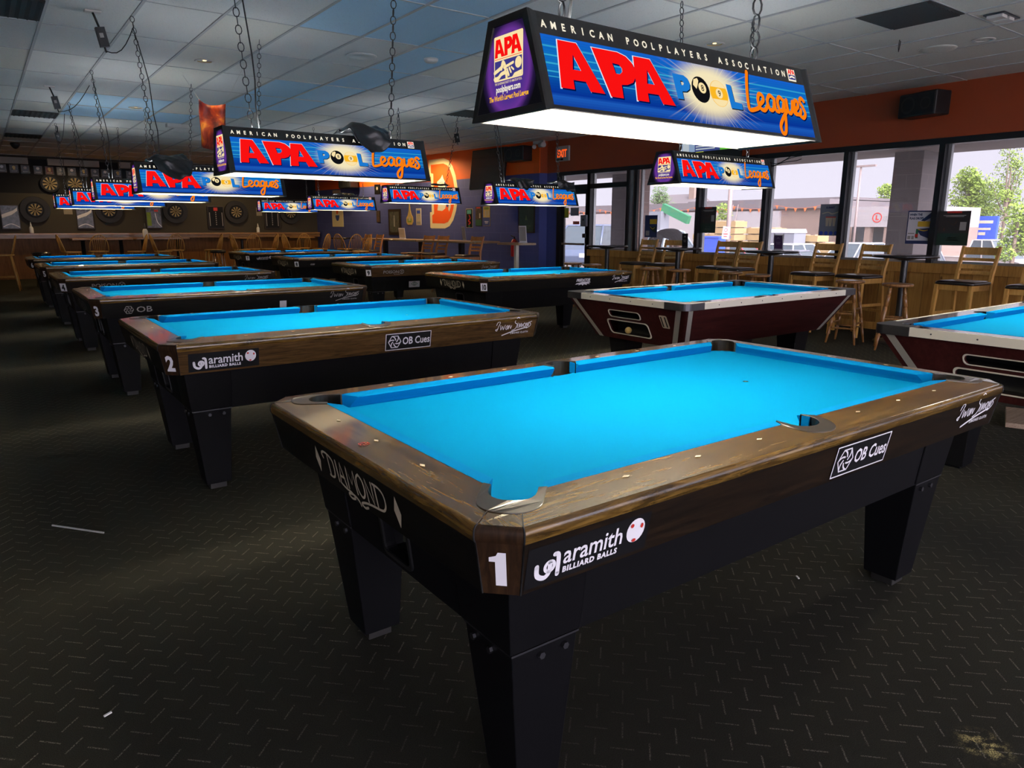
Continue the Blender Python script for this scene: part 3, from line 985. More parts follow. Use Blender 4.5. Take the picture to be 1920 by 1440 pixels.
    # aprons lean inward below the rails
    def apron(P0, P1, inw, m, F):
        a = [F(*P0(0.004), 0.788), F(*P1(0.004), 0.788), F(*P1(0.027), 0.667), F(*P0(0.027), 0.667)]
        w = lambda P: tuple(v + i for v, i in zip(P(0.027), inw))
        a += [F(*w(P0), 0.788), F(*w(P1), 0.788), F(*w(P1), 0.667), F(*w(P0), 0.667)]
        MB().add(a, [(0, 1, 2, 3), (3, 2, 6, 7), (0, 3, 7, 4), (1, 5, 6, 2), (4, 7, 6, 5)], m).build('apron', root)
    for fy in (0, 1): apron(Bf, lambda d: mx(Bf(d)), (0, 0.05), 'walnut_apron', mirror(0, fy))
    for fx in (0, 1): apron(Af, lambda d: my(Af(d)), (0.05, 0), 'ebony_apron_end', mirror(fx, 0))
    # black box frame and legs
    for fy in (0, 1):
        F = mirror(0, fy)
        r = MB()
        r.add([F(0.1, -0.06, 0.69), F(TL - 0.1, -0.06, 0.69), F(TL - 0.1, -0.03, 0.445), F(0.1, -0.03, 0.445), F(0.1, -0.02, 0.69), F(TL - 0.1, -0.02, 0.69), F(TL - 0.1, 0.0, 0.445), F(0.1, 0.0, 0.445)],
              [(0, 1, 2, 3), (4, 7, 6, 5), (3, 2, 6, 7), (0, 4, 5, 1), (0, 3, 7, 4), (1, 5, 6, 2)], 'black_skirt')
        r.build('skirt_panel', root)
    for fx in (0, 1):
        F = mirror(fx, 0)
        r = MB()
        def xf(y, z, d): return F(-0.03 - 0.03 * (z - 0.445) / 0.245 + (0.03 - d), y, z)
        r.plate([[(0.1, 0.445), (TW - 0.1, 0.445), (TW - 0.1, 0.69), (0.1, 0.69)], rrect(0.42, 0.475, 0.57, 0.60, 0.02)], 0, 0.03, 'black_skirt', xf)
        r.plate([rrect(0.408, 0.463, 0.582, 0.612, 0.025), rrect(0.42, 0.475, 0.57, 0.60, 0.02)], 0.03, 0.036, 'black_plastic', xf)
        r.b2(F(0.0, 0.40, 0.46), F(0.12, 0.59, 0.47), 'pocket_black')
        r.b2(F(0.10, 0.40, 0.46), F(0.12, 0.59, 0.62), 'pocket_black')
        r.build('skirt_panel', root)
    for fx in (0, 1):
        for fy in (0, 1):
            F = mirror(fx, fy)
            def sq(o, s, z): return [F(o[0], o[1], z), F(o[0] + s, o[1], z), F(o[0] + s, o[1] + s, z), F(o[0], o[1] + s, z)]
            r = MB()
            r.loft([sq((-0.066, -0.066), 0.235, 0.69), sq((-0.037, -0.037), 0.205, 0.45)], 'black_laminate')
            r.loft([sq((-0.032, -0.034), 0.192, 0.447), sq((0.014, 0.004), 0.127, 0.035)], 'black_laminate')
            r.loft([sq((0.035, 0.025), 0.085, 0.035), sq((0.035, 0.025), 0.085, 0.0)], 'black_rubber')
            leg = r.build('leg', root, bevel=0.003)
            q = MB()
            q.loft([sq((-0.034, -0.0365), 0.197, 0.449), sq((-0.034, -0.0365), 0.197, 0.444)], 'dull_steel', cap=False)
            for u in (0.05, 0.12):
                zz = 0.423
                q.tube([F(u, -0.034 + 0.002, zz), F(u, -0.042, zz)], 0.009, 'dull_steel', 6, False)
                q.tube([F(-0.030, u, zz), F(-0.038, u, zz)], 0.009, 'dull_steel', 6, False)
            q.build('bolt', leg)
    return root

DIAMOND_STROKES = [[(-0.06, 0.72), (-0.08, 0.9), (-0.03, 1.03), (0.05, 1.0), (0.115, 0.86), (0.13, 0.5), (0.11, 0.12), (0.06, 0.0), (0.01, 0.02)], [(0.03, 0.98), (0.03, 0.02)], [(0.185, 0.95), (0.185, 0.0)],
                   [(0.215, 0.0), (0.27, 0.98), (0.325, -0.02)], [(0.235, 0.35), (0.31, 0.35)], [(0.365, 0.0), (0.375, 0.98), (0.44, 0.3), (0.50, 0.98), (0.515, 0.0)],
                   [(0.60, 1.0), (0.545, 0.75), (0.545, 0.25), (0.60, 0.0), (0.655, 0.25), (0.655, 0.75), (0.60, 1.0)], [(0.70, 0.0), (0.70, 0.98), (0.80, 0.02), (0.80, 0.98)],
                   [(0.855, 0.98), (0.855, 0.02)], [(0.83, 1.0), (0.92, 0.98), (0.98, 0.8), (0.99, 0.4), (0.95, 0.1), (0.88, 0.0), (0.74, -0.08), (0.62, -0.2), (0.55, -0.36), (0.60, -0.46), (0.66, -0.34)],
                   [(0.215, 0.0), (0.30, -0.12), (0.40, -0.16), (0.44, -0.34), (0.37, -0.44), (0.33, -0.3), (0.42, -0.2), (0.5, -0.3), (0.53, -0.5)]]
def diamond_logo():
    sh = []
    for i, st in enumerate(DIAMOND_STROKES):
        curved = len(st) > 5 and i not in (5,)
        sh += ribbon2([(x * 0.36, y * 0.066) for x, y in st], 0.0072, curved, 4)
    sh = move(sh, -0.185, 0.032)
    for x in (-0.255, 0.235):
        sh += poly2([(x - 0.018, 0.062), (x, 0.02), (x + 0.018, 0.062), (x, 0.104)])
    return sh
SIMONIS = [[(0.0, 0.34), (0.04, 0.46), (0.10, 0.44), (0.06, 0.28), (0.02, 0.12), (-0.02, 0.16), (0.05, 0.2)], [(0.12, 0.32), (0.13, 0.14), (0.18, 0.28), (0.2, 0.14), (0.25, 0.32)], [(0.31, 0.3), (0.27, 0.2), (0.3, 0.14), (0.34, 0.3), (0.34, 0.14), (0.38, 0.3), (0.41, 0.16), (0.44, 0.28)],
           [(0.68, 0.52), (0.6, 0.58), (0.53, 0.4), (0.6, 0.3), (0.55, 0.14), (0.45, 0.08)], [(0.62, 0.36), (0.61, 0.16)], [(0.65, 0.16), (0.67, 0.34), (0.69, 0.18), (0.72, 0.34), (0.74, 0.18), (0.77, 0.3)], [(0.82, 0.34), (0.78, 0.26), (0.82, 0.18), (0.85, 0.28), (0.82, 0.34)],
           [(0.87, 0.18), (0.88, 0.34), (0.91, 0.2), (0.92, 0.34)], [(0.95, 0.36), (0.94, 0.2)], [(1.03, 0.38), (0.97, 0.34), (1.01, 0.26), (0.97, 0.18), (0.88, 0.12)]]
def simonis_logo(w):
    sh = []
    for st in SIMONIS: sh += ribbon2([(x * w, y * w * 0.62) for x, y in st], 0.0042, True, 4)
    sh += ribbon2([(0.18 * w, -0.05 * w), (0.5 * w, 0.03 * w), (0.9 * w, 0.10 * w)], 0.0068)
    sh += move(text2('SIMONIS CLOTH', 0.016, 0.0004, space=1.25), 0.68 * w, -0.035 * w)
    return move(sh, -w / 2, 0)
def aramith_logo(w):
    """white parts, grey ball, red dots; about w wide"""
    k = w / 0.30
    wh = ribbon2([(0.0, 0.034), (0.004, 0.012), (0.022, 0.002), (0.034, 0.012), (0.034, 0.036)], 0.0115) + ring2(0.034, 0.026, 0.008, 0.016) + ribbon2([(0.044, 0.052), (0.054, 0.046), (0.057, 0.001)], 0.011)
    wh += move(text2('aramith', 0.062, 0.0008, align='LEFT', sx=0.88), 0.068, 0.021)
    wh += move(text2('BILLIARD BALLS', 0.019, 0.0009, space=1.16, align='LEFT'), 0.070, 0.0)
    ball = disc2(0.272, 0.043, 0.0275, 0.030)
    dots = disc2(0.258, 0.058, 0.005) + disc2(0.288, 0.052, 0.004, 0.006) + disc2(0.270, 0.019, 0.006, 0.004)
    f = lambda s: move(s, -0.15 * k, -0.03 * k, k)
    return f(wh), f(ball), f(dots)
def swirl_hex(r):
    sh = []
    hexp = lambda q: [(q * math.cos(rad(60 * k)), q * math.sin(rad(60 * k))) for k in range(6)]
    sh += poly2(hexp(r), hexp(r * 0.88))
    for k in range(6):
        a = rad(60 * k)
        pts = [(r * f * math.cos(a + g), r * f * math.sin(a + g)) for f, g in ((0.28, 0.0), (0.5, 0.45), (0.72, 0.75), (0.86, 0.95))]
        sh += ribbon2(pts, r * 0.14)
    return sh

def apron_fr(x, side='near'):
    """plane of an apron; x measured from the nose corner, origin at its lower edge"""
    if side == 'near':
        return frame((x - TL / 2, -0.148 - TW / 2, 0.667), (1, 0, 0), (0, -0.023, 0.121))
    return frame((-0.148 - TL / 2, x - TW / 2, 0.667), (0, -1, 0), (-0.023, 0, 0.121))
CORNER_FR = frame(((Af(0.027)[0] + Bf(0.027)[0]) / 2 - TL / 2, (Af(0.027)[1] + Bf(0.027)[1]) / 2 - TW / 2, 0.667), (1, -1, 0), (-0.0162, -0.0162, 0.121))
HO = 0.0016
def digits(s): return text2(s, 0.085, 0.0035, sx=0.85, space=0.9)
def table_decals(t, num, sticker, long_=(), logo='vinyl_cream', simonis=True):
    if logo: MB().g2(diamond_logo(), apron_fr(0.475, 'end'), logo, HO).build('maker_logo', t, fix=False)
    n = MB()
    if sticker:
        n.g2(rect2(-0.036, 0.018, 0.036, 0.104), CORNER_FR, 'vinyl_white', HO)
        n.g2(move(digits(num), 0, 0.030, 1.0, sx=(0.72 if len(num) > 1 else 1)), CORNER_FR, 'vinyl_black', HO * 2)
    else:
        n.g2(poly2([(-0.010, 0.022), (0.012, 0.022), (0.012, 0.100), (-0.004, 0.100), (-0.008, 0.092), (-0.022, 0.088), (-0.022, 0.078), (-0.010, 0.078)]) if num == '1' else move(text2(num, 0.105, 0.0045, sx=0.8), 0, 0.024), CORNER_FR, 'vinyl_white', HO)
    o = n.build('number_sticker', t, fix=False)
    for kind, x in long_:
        d = MB()
        if kind == 'aramith':
            a, bl, dt = aramith_logo(0.30)
            fr = apron_fr(x)
            d.g2(rect2(-0.175, 0.01, 0.165, 0.105), fr, 'vinyl_black', HO)
            for sh, m, h in ((a, 'vinyl_white', 2), (bl, 'vinyl_white', 2), (dt, 'vinyl_red', 3)): d.g2(move(sh, 0, 0.055), fr, m, HO * h)
            nm = 'ball_maker_sticker'
        elif kind == 'ob':
            fr = apron_fr(x)
            d.g2(rect2(-0.148, 0.012, 0.148, 0.112), fr, 'vinyl_black', HO)
            d.g2(poly2([(-0.148, 0.012), (0.148, 0.012), (0.148, 0.112), (-0.148, 0.112)], [(-0.144, 0.016), (0.144, 0.016), (0.144, 0.108), (-0.144, 0.108)]), fr, 'vinyl_white', HO * 2)
            d.g2(move(swirl_hex(0.042), -0.090, 0.062), fr, 'vinyl_white', HO * 2)
            d.g2(move(text2('OB Cues', 0.062, 0.0012, sx=0.78, align='LEFT'), -0.040, 0.042), fr, 'vinyl_white', HO * 2)
            nm = 'cue_maker_sticker'
        elif kind == 'ob2':
            fr = apron_fr(x)
            d.g2(move(swirl_hex(0.036), -0.07, 0.058), fr, 'vinyl_grey', HO)
            d.g2(move(text2('OB', 0.066, 0.0003, sx=1.3, align='LEFT'), -0.018, 0.036), fr, 'vinyl_grey', HO)
            nm = 'cue_maker_sticker'
        elif kind == 'poison':
            fr = apron_fr(x)
            d.g2(move(text2('POISON', 0.060, 0.0006, sx=1.15, align='LEFT'), -0.17, 0.045), fr, 'vinyl_grey', HO)
            d.g2(move(ring2(0, 0, 0.028, 0.034) + ribbon2([(-0.014, 0.016), (0, 0), (0.014, 0.016)], 0.007, False) + ribbon2([(0, 0), (0, -0.02)], 0.007, False), 0.125, 0.065), fr, 'vinyl_grey', HO)
            d.g2(move(text2('BILLIARDS', 0.018, 0, sx=1.2), 0.05, 0.022), fr, 'vinyl_grey', HO)
            nm = 'cue_maker_sticker'
        elif kind == 'predator':
            fr = apron_fr(x)
            d.g2(move(text2('PREDATOR', 0.045, 0.0022, shear=0.25, sx=0.95), 0, 0.066), fr, 'vinyl_white', HO)
            cat = [(-0.12, 0.03), (-0.10, 0.045), (-0.06, 0.05), (0.0, 0.062), (0.06, 0.058), (0.10, 0.062), (0.125, 0.05), (0.09, 0.042), (0.12, 0.028), (0.06, 0.034), (0.07, 0.018), (0.02, 0.03), (0.0, 0.014), (-0.02, 0.03), (-0.07, 0.02), (-0.06, 0.034)]
            d.g2(poly2(cat), fr, 'vinyl_white', HO)
            nm = 'cue_maker_sticker'
        elif kind == 'plain':
            fr = apron_fr(x)
            d.g2(move(text2('CUES', 0.032, 0.003, shear=0.2), 0, 0.04), fr, 'vinyl_grey', HO)
            nm = 'cue_maker_sticker'
        d.build(nm, t, fix=False)
    if simonis: MB().g2(move(simonis_logo(0.27), 0, 0.045), apron_fr(1.90), simonis, HO).build('cloth_maker_script', t, fix=False)

proto = diamond_table()
def place_table(n, x0, y0, label, apron_m=None, corner_m=None, end_m=None, **k):
    t = proto if n == 1 else clone(base_tbl)
    t.location = (x0 + TL / 2, y0 + TW / 2, 0)
    tag(t, label, 'pool table', 'blue pool tables with dark wooden rails')
    if n != 1:
        aps = sorted((c for c in t.children if c.name.startswith('apron')), key=lambda o: o.name)
        for a in aps[:2]:
            if apron_m: setmat(a, 0, apron_m)
        for a in aps[2:]:
            if end_m: setmat(a, 0, end_m)
    table_decals(t, str(n), **k)
    return t
import copy
base_tbl = clone(proto)             # bare copy kept as the source of the others, becomes table 2
PA, PB = 2.67, 0
XA, XB = -0.066, 3.643
YBROW = {10: 5.473, 9: 8.378, 8: 11.247, 7: 14.066}
tables = {}
tables[1] = place_table(1, 0, 0, 'large dark walnut pool table numbered 1 nearest the camera', sticker=False, long_=(('aramith', 0.085), ('ob', 1.145)), simonis='vinyl_white')
specs = [(3, XA, 2 * PA, 'black pool table numbered 3 with a grey hexagon cue sticker', dict(apron_m='ebony_apron', sticker=False, long_=(('ob2', 0.16),), simonis='vinyl_grey', logo='vinyl_grey')),
         (4, XA, 3 * PA, 'dark wood pool table numbered 4 behind the black table numbered 3', dict(apron_m='walnut_apron', sticker=True, long_=(('poison', 0.30),), simonis='vinyl_grey', logo='vinyl_cream')),
         (5, XA, 4 * PA, 'dark wood pool table numbered 5 second from the dart wall', dict(apron_m='walnut_apron_pale', sticker=False, long_=(('poison', 0.30),), simonis=None, logo='vinyl_cream')),
         (6, XA, 5 * PA, 'pool table numbered 6 last of its row, nearest the dart wall', dict(apron_m='ebony_apron', sticker=False, simonis=None, logo='vinyl_cream')),
         (7, XB, YBROW[7], 'dark pool table numbered 7 farthest in the middle row', dict(apron_m='ebony_apron', sticker=True, long_=(('aramith', 0.2),), simonis=None)),
         (8, XB, YBROW[8], 'dark pool table numbered 8 between tables 7 and 9', dict(apron_m='ebony_apron', sticker=True, long_=(('plain', 0.14),), simonis=None)),
         (9, XB, YBROW[9], 'pool table numbered 9 with a paler brown wooden front', dict(apron_m='walnut_apron_pale', sticker=True, long_=(('poison', 0.25),), simonis='vinyl_grey')),
         (10, XB, YBROW[10], 'black pool table numbered 10 in front of the window door', dict(apron_m='ebony_apron', sticker=True, long_=(('predator', 1.28),), simonis='vinyl_white'))]
for n, x, y, lab, k in specs: tables[n] = place_table(n, x, y, lab, **k)
base_tbl.location = (XA + TL / 2, PA + TW / 2, 0)
tag(base_tbl, 'brown walnut pool table numbered 2 beside the nearest table', 'pool table', 'blue pool tables with dark wooden rails')
for a in sorted((c for c in base_tbl.children if c.name.startswith('apron')), key=lambda o: o.name)[:2]: setmat(a, 0, 'walnut_apron_pale')
table_decals(base_tbl, '2', False, (('aramith', 0.12), ('ob', 1.145)), 'vinyl_cream', 'vinyl_white')
tables[2] = base_tbl
# small extra stickers
MB().g2(move(swirl_hex(0.016), 0, 0), frame((-0.089 - 0.035 - TL / 2, TW / 2 - TW / 2, RT - DZ(-0.124, 0.5)), (0, -1, 0), (1, 0, 0)), 'vinyl_red', 0.0018).build('rail_badge', tables[1], fix=False)
d = MB().g2(rect2(-0.09, 0.03, 0.09, 0.12), frame((0.62 - TL / 2, -0.062 - TW / 2, 0.46), (1, 0, 0), (0, -0.03, 0.245)), 'vinyl_white', 0.003)
d.g2(move(ring2(0, 0, 0.012, 0.02) + ribbon2([(-0.05, 0), (0, 0.028), (0.05, 0)], 0.006) + ribbon2([(-0.05, 0), (0, -0.028), (0.05, 0)], 0.006), 0, 0.082), frame((0.62 - TL / 2, -0.062 - TW / 2, 0.46), (1, 0, 0), (0, -0.03, 0.245)), 'green_machine', 0.005)
d.build('white_sticker', tables[9], fix=False)
MB().g2(rect2(-0.03, 0.0, 0.03, 0.06), apron_fr(1.32), 'vinyl_white', HO).build('white_sticker', tables[3], fix=False)

def bar_table():
    root = empty('coin_pool_table')
    F00, F10, F11, F01 = mirror(0, 0), mirror(1, 0), mirror(1, 1), mirror(0, 1)
    b = MB().b2(F00(-0.03, -0.03, BED - 0.03), F00(TL + 0.03, TW + 0.03, BED), 'table_cloth')
    b.build('playing_bed', root)
    CS = [(0.0, RT - 0.0065), (0.004, RT - 0.004), (0.046, RT + 0.0006), (0.046, BED - 0.002), (0.022, BED - 0.002), (0.016, BED + 0.012), (0.003, RT - 0.012)]
    def cushion(s0, s1, k0, k1, G):
        MB().loft([[G(s0 - k0 * d, -d, z) for d, z in CS], [G(s1 + k1 * d, -d, z) for d, z in CS]], 'cushion_cloth').build('cushion', root)
    for fy in (0, 1):
        for fx in (0, 1): cushion(0.085, TL / 2 - 0.06, 0.9, 0.3, mirror(fx, fy))
    for fx in (0, 1):
        F = mirror(fx, 0)
        cushion(0.085, TW - 0.085, 0.9, 0.9, lambda s, d, z: F(d, s, z))
    O = 0.165
    hole = [(0.045, -0.045)] + [pc(0.025 + 0.055 * math.cos(rad(a)), 0.055 * math.sin(rad(a))) for a in range(90, -91, -18)] + [(-0.045, 0.045)]
    for fy in (0, 1):
        F = mirror(0, fy)
        r = MB()
        cut = [(TL / 2 - 0.058, -0.045)] + [(TL / 2 - 0.058 * math.cos(rad(a)), -0.055 - 0.045 * math.sin(rad(a))) for a in range(0, 181, 20)] + [(TL / 2 + 0.058, -0.045)]
        P = [(0.02, -O), (TL - 0.02, -O), (TL - 0.02, -0.045)] + list(reversed(cut)) + [(0.02, -0.045)]
        r.plate([P], RT - 0.02, RT, 'dark_top', lambda x, y, z: F(x, y, z))
        n = len(cut)
        r.add([F(*p, z) for z in (RT + 0.001, RT - 0.12) for p in cut], [(i, i + 1, n + i + 1, n + i) for i in range(n - 1)], 'pocket_black', True)
        r.build('rail', root)
        tm = MB().b2(F(0.03, -O - 0.006, RT - 0.047), F(TL - 0.03, -O + 0.012, RT + 0.002), 'cream_trim')
        for k in range(7): tm.tube([F(0.2 + k * 0.265, -O - 0.005, RT - 0.022), F(0.2 + k * 0.265, -O - 0.009, RT - 0.022)], 0.005, 'dull_steel', 8, False)
        tm.build('rail_trim', root, bevel=0.003)
    for fx in (0, 1):
        F = mirror(fx, 0)
        r = MB()
        r.plate([[(-O, 0.02), (-0.045, 0.02), (-0.045, TW - 0.02), (-O, TW - 0.02)]], RT - 0.02, RT, 'dark_top', lambda x, y, z: F(x, y, z))
        r.build('rail', root)
        tm = MB().b2(F(-O - 0.006, 0.03, RT - 0.047), F(-O + 0.012, TW - 0.03, RT + 0.002), 'cream_trim')
        for k in range(4): tm.tube([F(-O - 0.005, 0.15 + k * 0.23, RT - 0.022), F(-O - 0.009, 0.15 + k * 0.23, RT - 0.022)], 0.005, 'dull_steel', 8, False)
        tm.build('rail_trim', root, bevel=0.003)
    for fx in (0, 1):
        for fy in (0, 1):
            F = mirror(fx, fy)
            o = O + 0.008
            outl = [(0.035, -o), (-o + 0.06, -o)] + [(-o + 0.06 - 0.06 * math.sin(rad(a)), -o + 0.06 - 0.06 * math.cos(rad(a))) for a in range(15, 90, 15)] + [(-o, -o + 0.06), (-o, 0.035), (-0.045, 0.035)]
            r = MB()
            r.plate([outl + list(reversed(hole)) + [(0.035, -0.045)]], RT - 0.05, RT + 0.004, 'dull_steel', lambda x, y, z: F(x, y, z))
            n = len(hole)
            r.add([F(*p, z) for z in (RT + 0.002, RT - 0.13) for p in hole], [(i, i + 1, n + i + 1, n + i) for i in range(n - 1)], 'pocket_black', True)
            r.build('corner_cap', root, bevel=0.004)
    # cabinet
    zt, zb, ot, ob = RT - 0.047, 0.46, O - 0.02, -0.03
    r = MB()
    def q(o, z): return [F00(-o, -o, z), F00(TL + o, -o, z), F00(TL + o, TW + o, z), F00(-o, TW + o, z)]
    def side(y, z): t = (zt - z) / (zt - zb); return ot + (ob - ot) * t
    # end face with two openings
    def xf(y, z, d): return F00(-side(y, z) + (0.02 - d), TW / 2 + (y - TW / 2) * 1.0, z)
    e = lambda z, s: (0 - side(0, z) if s < 0 else TW + side(0, z), z)
    slot = rrect(0.35, 0.66, 0.69, 0.712, 0.025)
    win = rrect(0.30, 0.515, 0.745, 0.625, 0.03)
    r.plate([[e(zb, -1), e(zb, 1), e(zt, 1), e(zt, -1)], slot, win], 0, 0.02, 'mahogany_panel', xf)
    a, b2 = q(ot, zt), q(ob, zb)
    r.add(a + b2, [(0, 1, 5, 4), (1, 2, 6, 5), (2, 3, 7, 6), (4, 5, 6, 7)], 'mahogany_panel')
    r.b2(F00(0.12, 0.2, 0.48), F00(0.14, 0.8, 0.74), 'pocket_black')
    r.b2(F00(0.0, 0.28, 0.505), F00(0.14, 0.77, 0.513), 'pocket_black')
    r.b2(F00(-0.05, 0.33, 0.645), F00(0.14, 0.71, 0.655), 'black_rubber')
    cab = r.build('cabinet', root)
    tr = MB()
    for lp, g in ((slot, 0.006), (win, 0.008)):
        cx, cy = sum(p[0] for p in lp) / len(lp), sum(p[1] for p in lp) / len(lp)
        big = [(p[0] + g * (1 if p[0] > cx else -1), p[1] + g * (1 if p[1] > cy else -1)) for p in lp]
        tr.plate([big, lp], 0.018, 0.026, 'cream_trim', xf)
    tr.build('opening_trim', cab)
    for fx in (0, 1):
        for fy in (0, 1):
            F = mirror(fx, fy)
            st = MB()
            for k, (p, w) in enumerate(((0.035, 0.05),)):
                lo, hi = (ob, zb), (ot, zt)
                st.add([F(-hi[0] + 0.03 + p - 0.03, -hi[0] - 0.003, hi[1]), F(-hi[0] + p + w, -hi[0] - 0.003, hi[1]), F(-lo[0] + p + w, -lo[0] - 0.003, lo[1]), F(-lo[0] + p, -lo[0] - 0.003, lo[1])], [(0, 1, 2, 3)], 'aluminium_trim')
                st.add([F(-hi[0] - 0.003, -hi[0] + p, hi[1]), F(-hi[0] - 0.003, -hi[0] + p + w, hi[1]), F(-lo[0] - 0.003, -lo[0] + p + w, lo[1]), F(-lo[0] - 0.003, -lo[0] + p, lo[1])], [(0, 1, 2, 3)], 'aluminium_trim')
            st.build('corner_strip', cab)
            def sq(o, s, z): return [F(o, o, z), F(o + s, o, z), F(o + s, o + s, z), F(o, o + s, z)]
            MB().loft([sq(0.10, 0.21, 0.465), sq(0.145, 0.13, 0.02), sq(0.165, 0.09, 0.02), sq(0.165, 0.09, 0.0)], 'black_laminate').build('leg', root, bevel=0.003)
    return root, xf
bt, bxf = bar_table()
bt.location = (3.33 + TL / 2, 2.40 + TW / 2, 0)
bt12 = clone(bt, (3.42 + TL / 2, -0.24 + TW / 2, 0))
tag(bt, 'maroon coin operated pool table with cream trim, numbered 11', 'pool table', 'maroon coin pool tables')
tag(bt12, 'maroon coin operated pool table cut off by the right edge of the photo', 'pool table', 'maroon coin pool tables')
o_, v_ = Vector(bxf(0.10, 0.63, 0.02)), Vector(bxf(0.10, 0.75, 0.02)) - Vector(bxf(0.10, 0.63, 0.02))
fr11 = frame(o_, (0, -1, 0), v_)
d = MB().g2(poly2(rrect(-0.038, -0.01, 0.038, 0.105, 0.012)), fr11, 'vinyl_cream', 0.002)
d.g2(move(text2('11', 0.125, 0.003, sx=0.72, space=0.85), -0.002, 0.005), fr11, 'vinyl_black', 0.004)
d.build('number_sticker', bt, fix=False)
ball = MB()
ball.lathe([(0.028 * math.sin(rad(a)), -0.028 * math.cos(rad(a))) for a in range(0, 181, 15)], (0, 0, 0.028), 'vinyl_gold', 18)
tag(ball.build('billiard_ball', loc=(3.35, 2.98, 0.515)), 'tan billiard ball waiting in the return window of table 11', 'ball')
tag(MB().box((5.12, 0.66, 0.0185), (0.55, 0.30, 0.035), 'raw_board', rad(20)).build('wooden_board', bevel=0.003), 'pale wooden board lying on the carpet under the cut-off maroon table', 'board')
# ------------------------------------------------------------------ billiard lamps
def scale_loop(l, w, h, x, y, slant=0.0): return [(x + p[0] * w + p[1] * slant, y + p[1] * h) for p in l]
A_OUT = [(0, 0), (0.12, 1), (0.54, 1), (1, 0), (0.66, 0), (0.59, 0.2), (0.31, 0.2), (0.30, 0)]
A_IN = [(0.345, 0.42), (0.53, 0.42), (0.41, 0.74)]
P_OUT = [(0.25, 0), (0.55, 0), (0.57, 0.29), (0.72, 0.31), (0.88, 0.38), (0.98, 0.52), (1.0, 0.66), (0.95, 0.82), (0.82, 0.94), (0.62, 1.0), (0, 1)]
P_IN = [(0.48, 0.52), (0.58, 0.52), (0.65, 0.58), (0.66, 0.66), (0.60, 0.73), (0.44, 0.74)]
P2_OUT = [(0.05, 0), (0.42, 0), (0.42, 0.32), (0.70, 0.34), (0.92, 0.46), (1.0, 0.66), (0.92, 0.88), (0.70, 0.99), (0, 1.0)]
P2_IN = [(0.42, 0.58), (0.55, 0.58), (0.62, 0.66), (0.55, 0.75), (0.42, 0.75)]
L_OUT = [(0.05, 1), (0.42, 0.98), (0.46, 0.30), (1.0, 0.26), (0.98, 0), (0.12, 0)]
LEAGUES = [[(0.085, 1.0), (0.03, 0.62), (0.0, 0.26), (0.02, 0.16), (0.12, 0.20), (0.17, 0.24)],
           [(0.20, 0.32), (0.27, 0.42), (0.27, 0.52), (0.22, 0.55), (0.18, 0.42), (0.19, 0.25), (0.26, 0.20), (0.34, 0.34)],
           [(0.46, 0.50), (0.40, 0.56), (0.34, 0.42), (0.36, 0.24), (0.42, 0.26), (0.46, 0.44), (0.47, 0.52), (0.46, 0.26), (0.51, 0.22)],
           [(0.625, 0.50), (0.57, 0.56), (0.52, 0.44), (0.53, 0.28), (0.58, 0.26), (0.63, 0.44), (0.64, 0.52), (0.61, 0.10), (0.56, -0.22), (0.50, -0.26), (0.49, -0.10), (0.56, 0.08), (0.67, 0.28)],
           [(0.69, 0.52), (0.68, 0.32), (0.71, 0.22), (0.76, 0.30), (0.80, 0.52), (0.79, 0.28), (0.83, 0.22)],
           [(0.84, 0.34), (0.89, 0.42), (0.89, 0.52), (0.85, 0.54), (0.82, 0.40), (0.84, 0.24), (0.90, 0.24), (0.93, 0.34)],
           [(1.02, 0.56), (0.98, 0.62), (0.94, 0.54), (0.98, 0.40), (1.0, 0.26), (0.95, 0.16), (0.90, 0.20)]]
SL = math.hypot((LAMP_WB - LAMP_WT) / 2, LAMP_H)
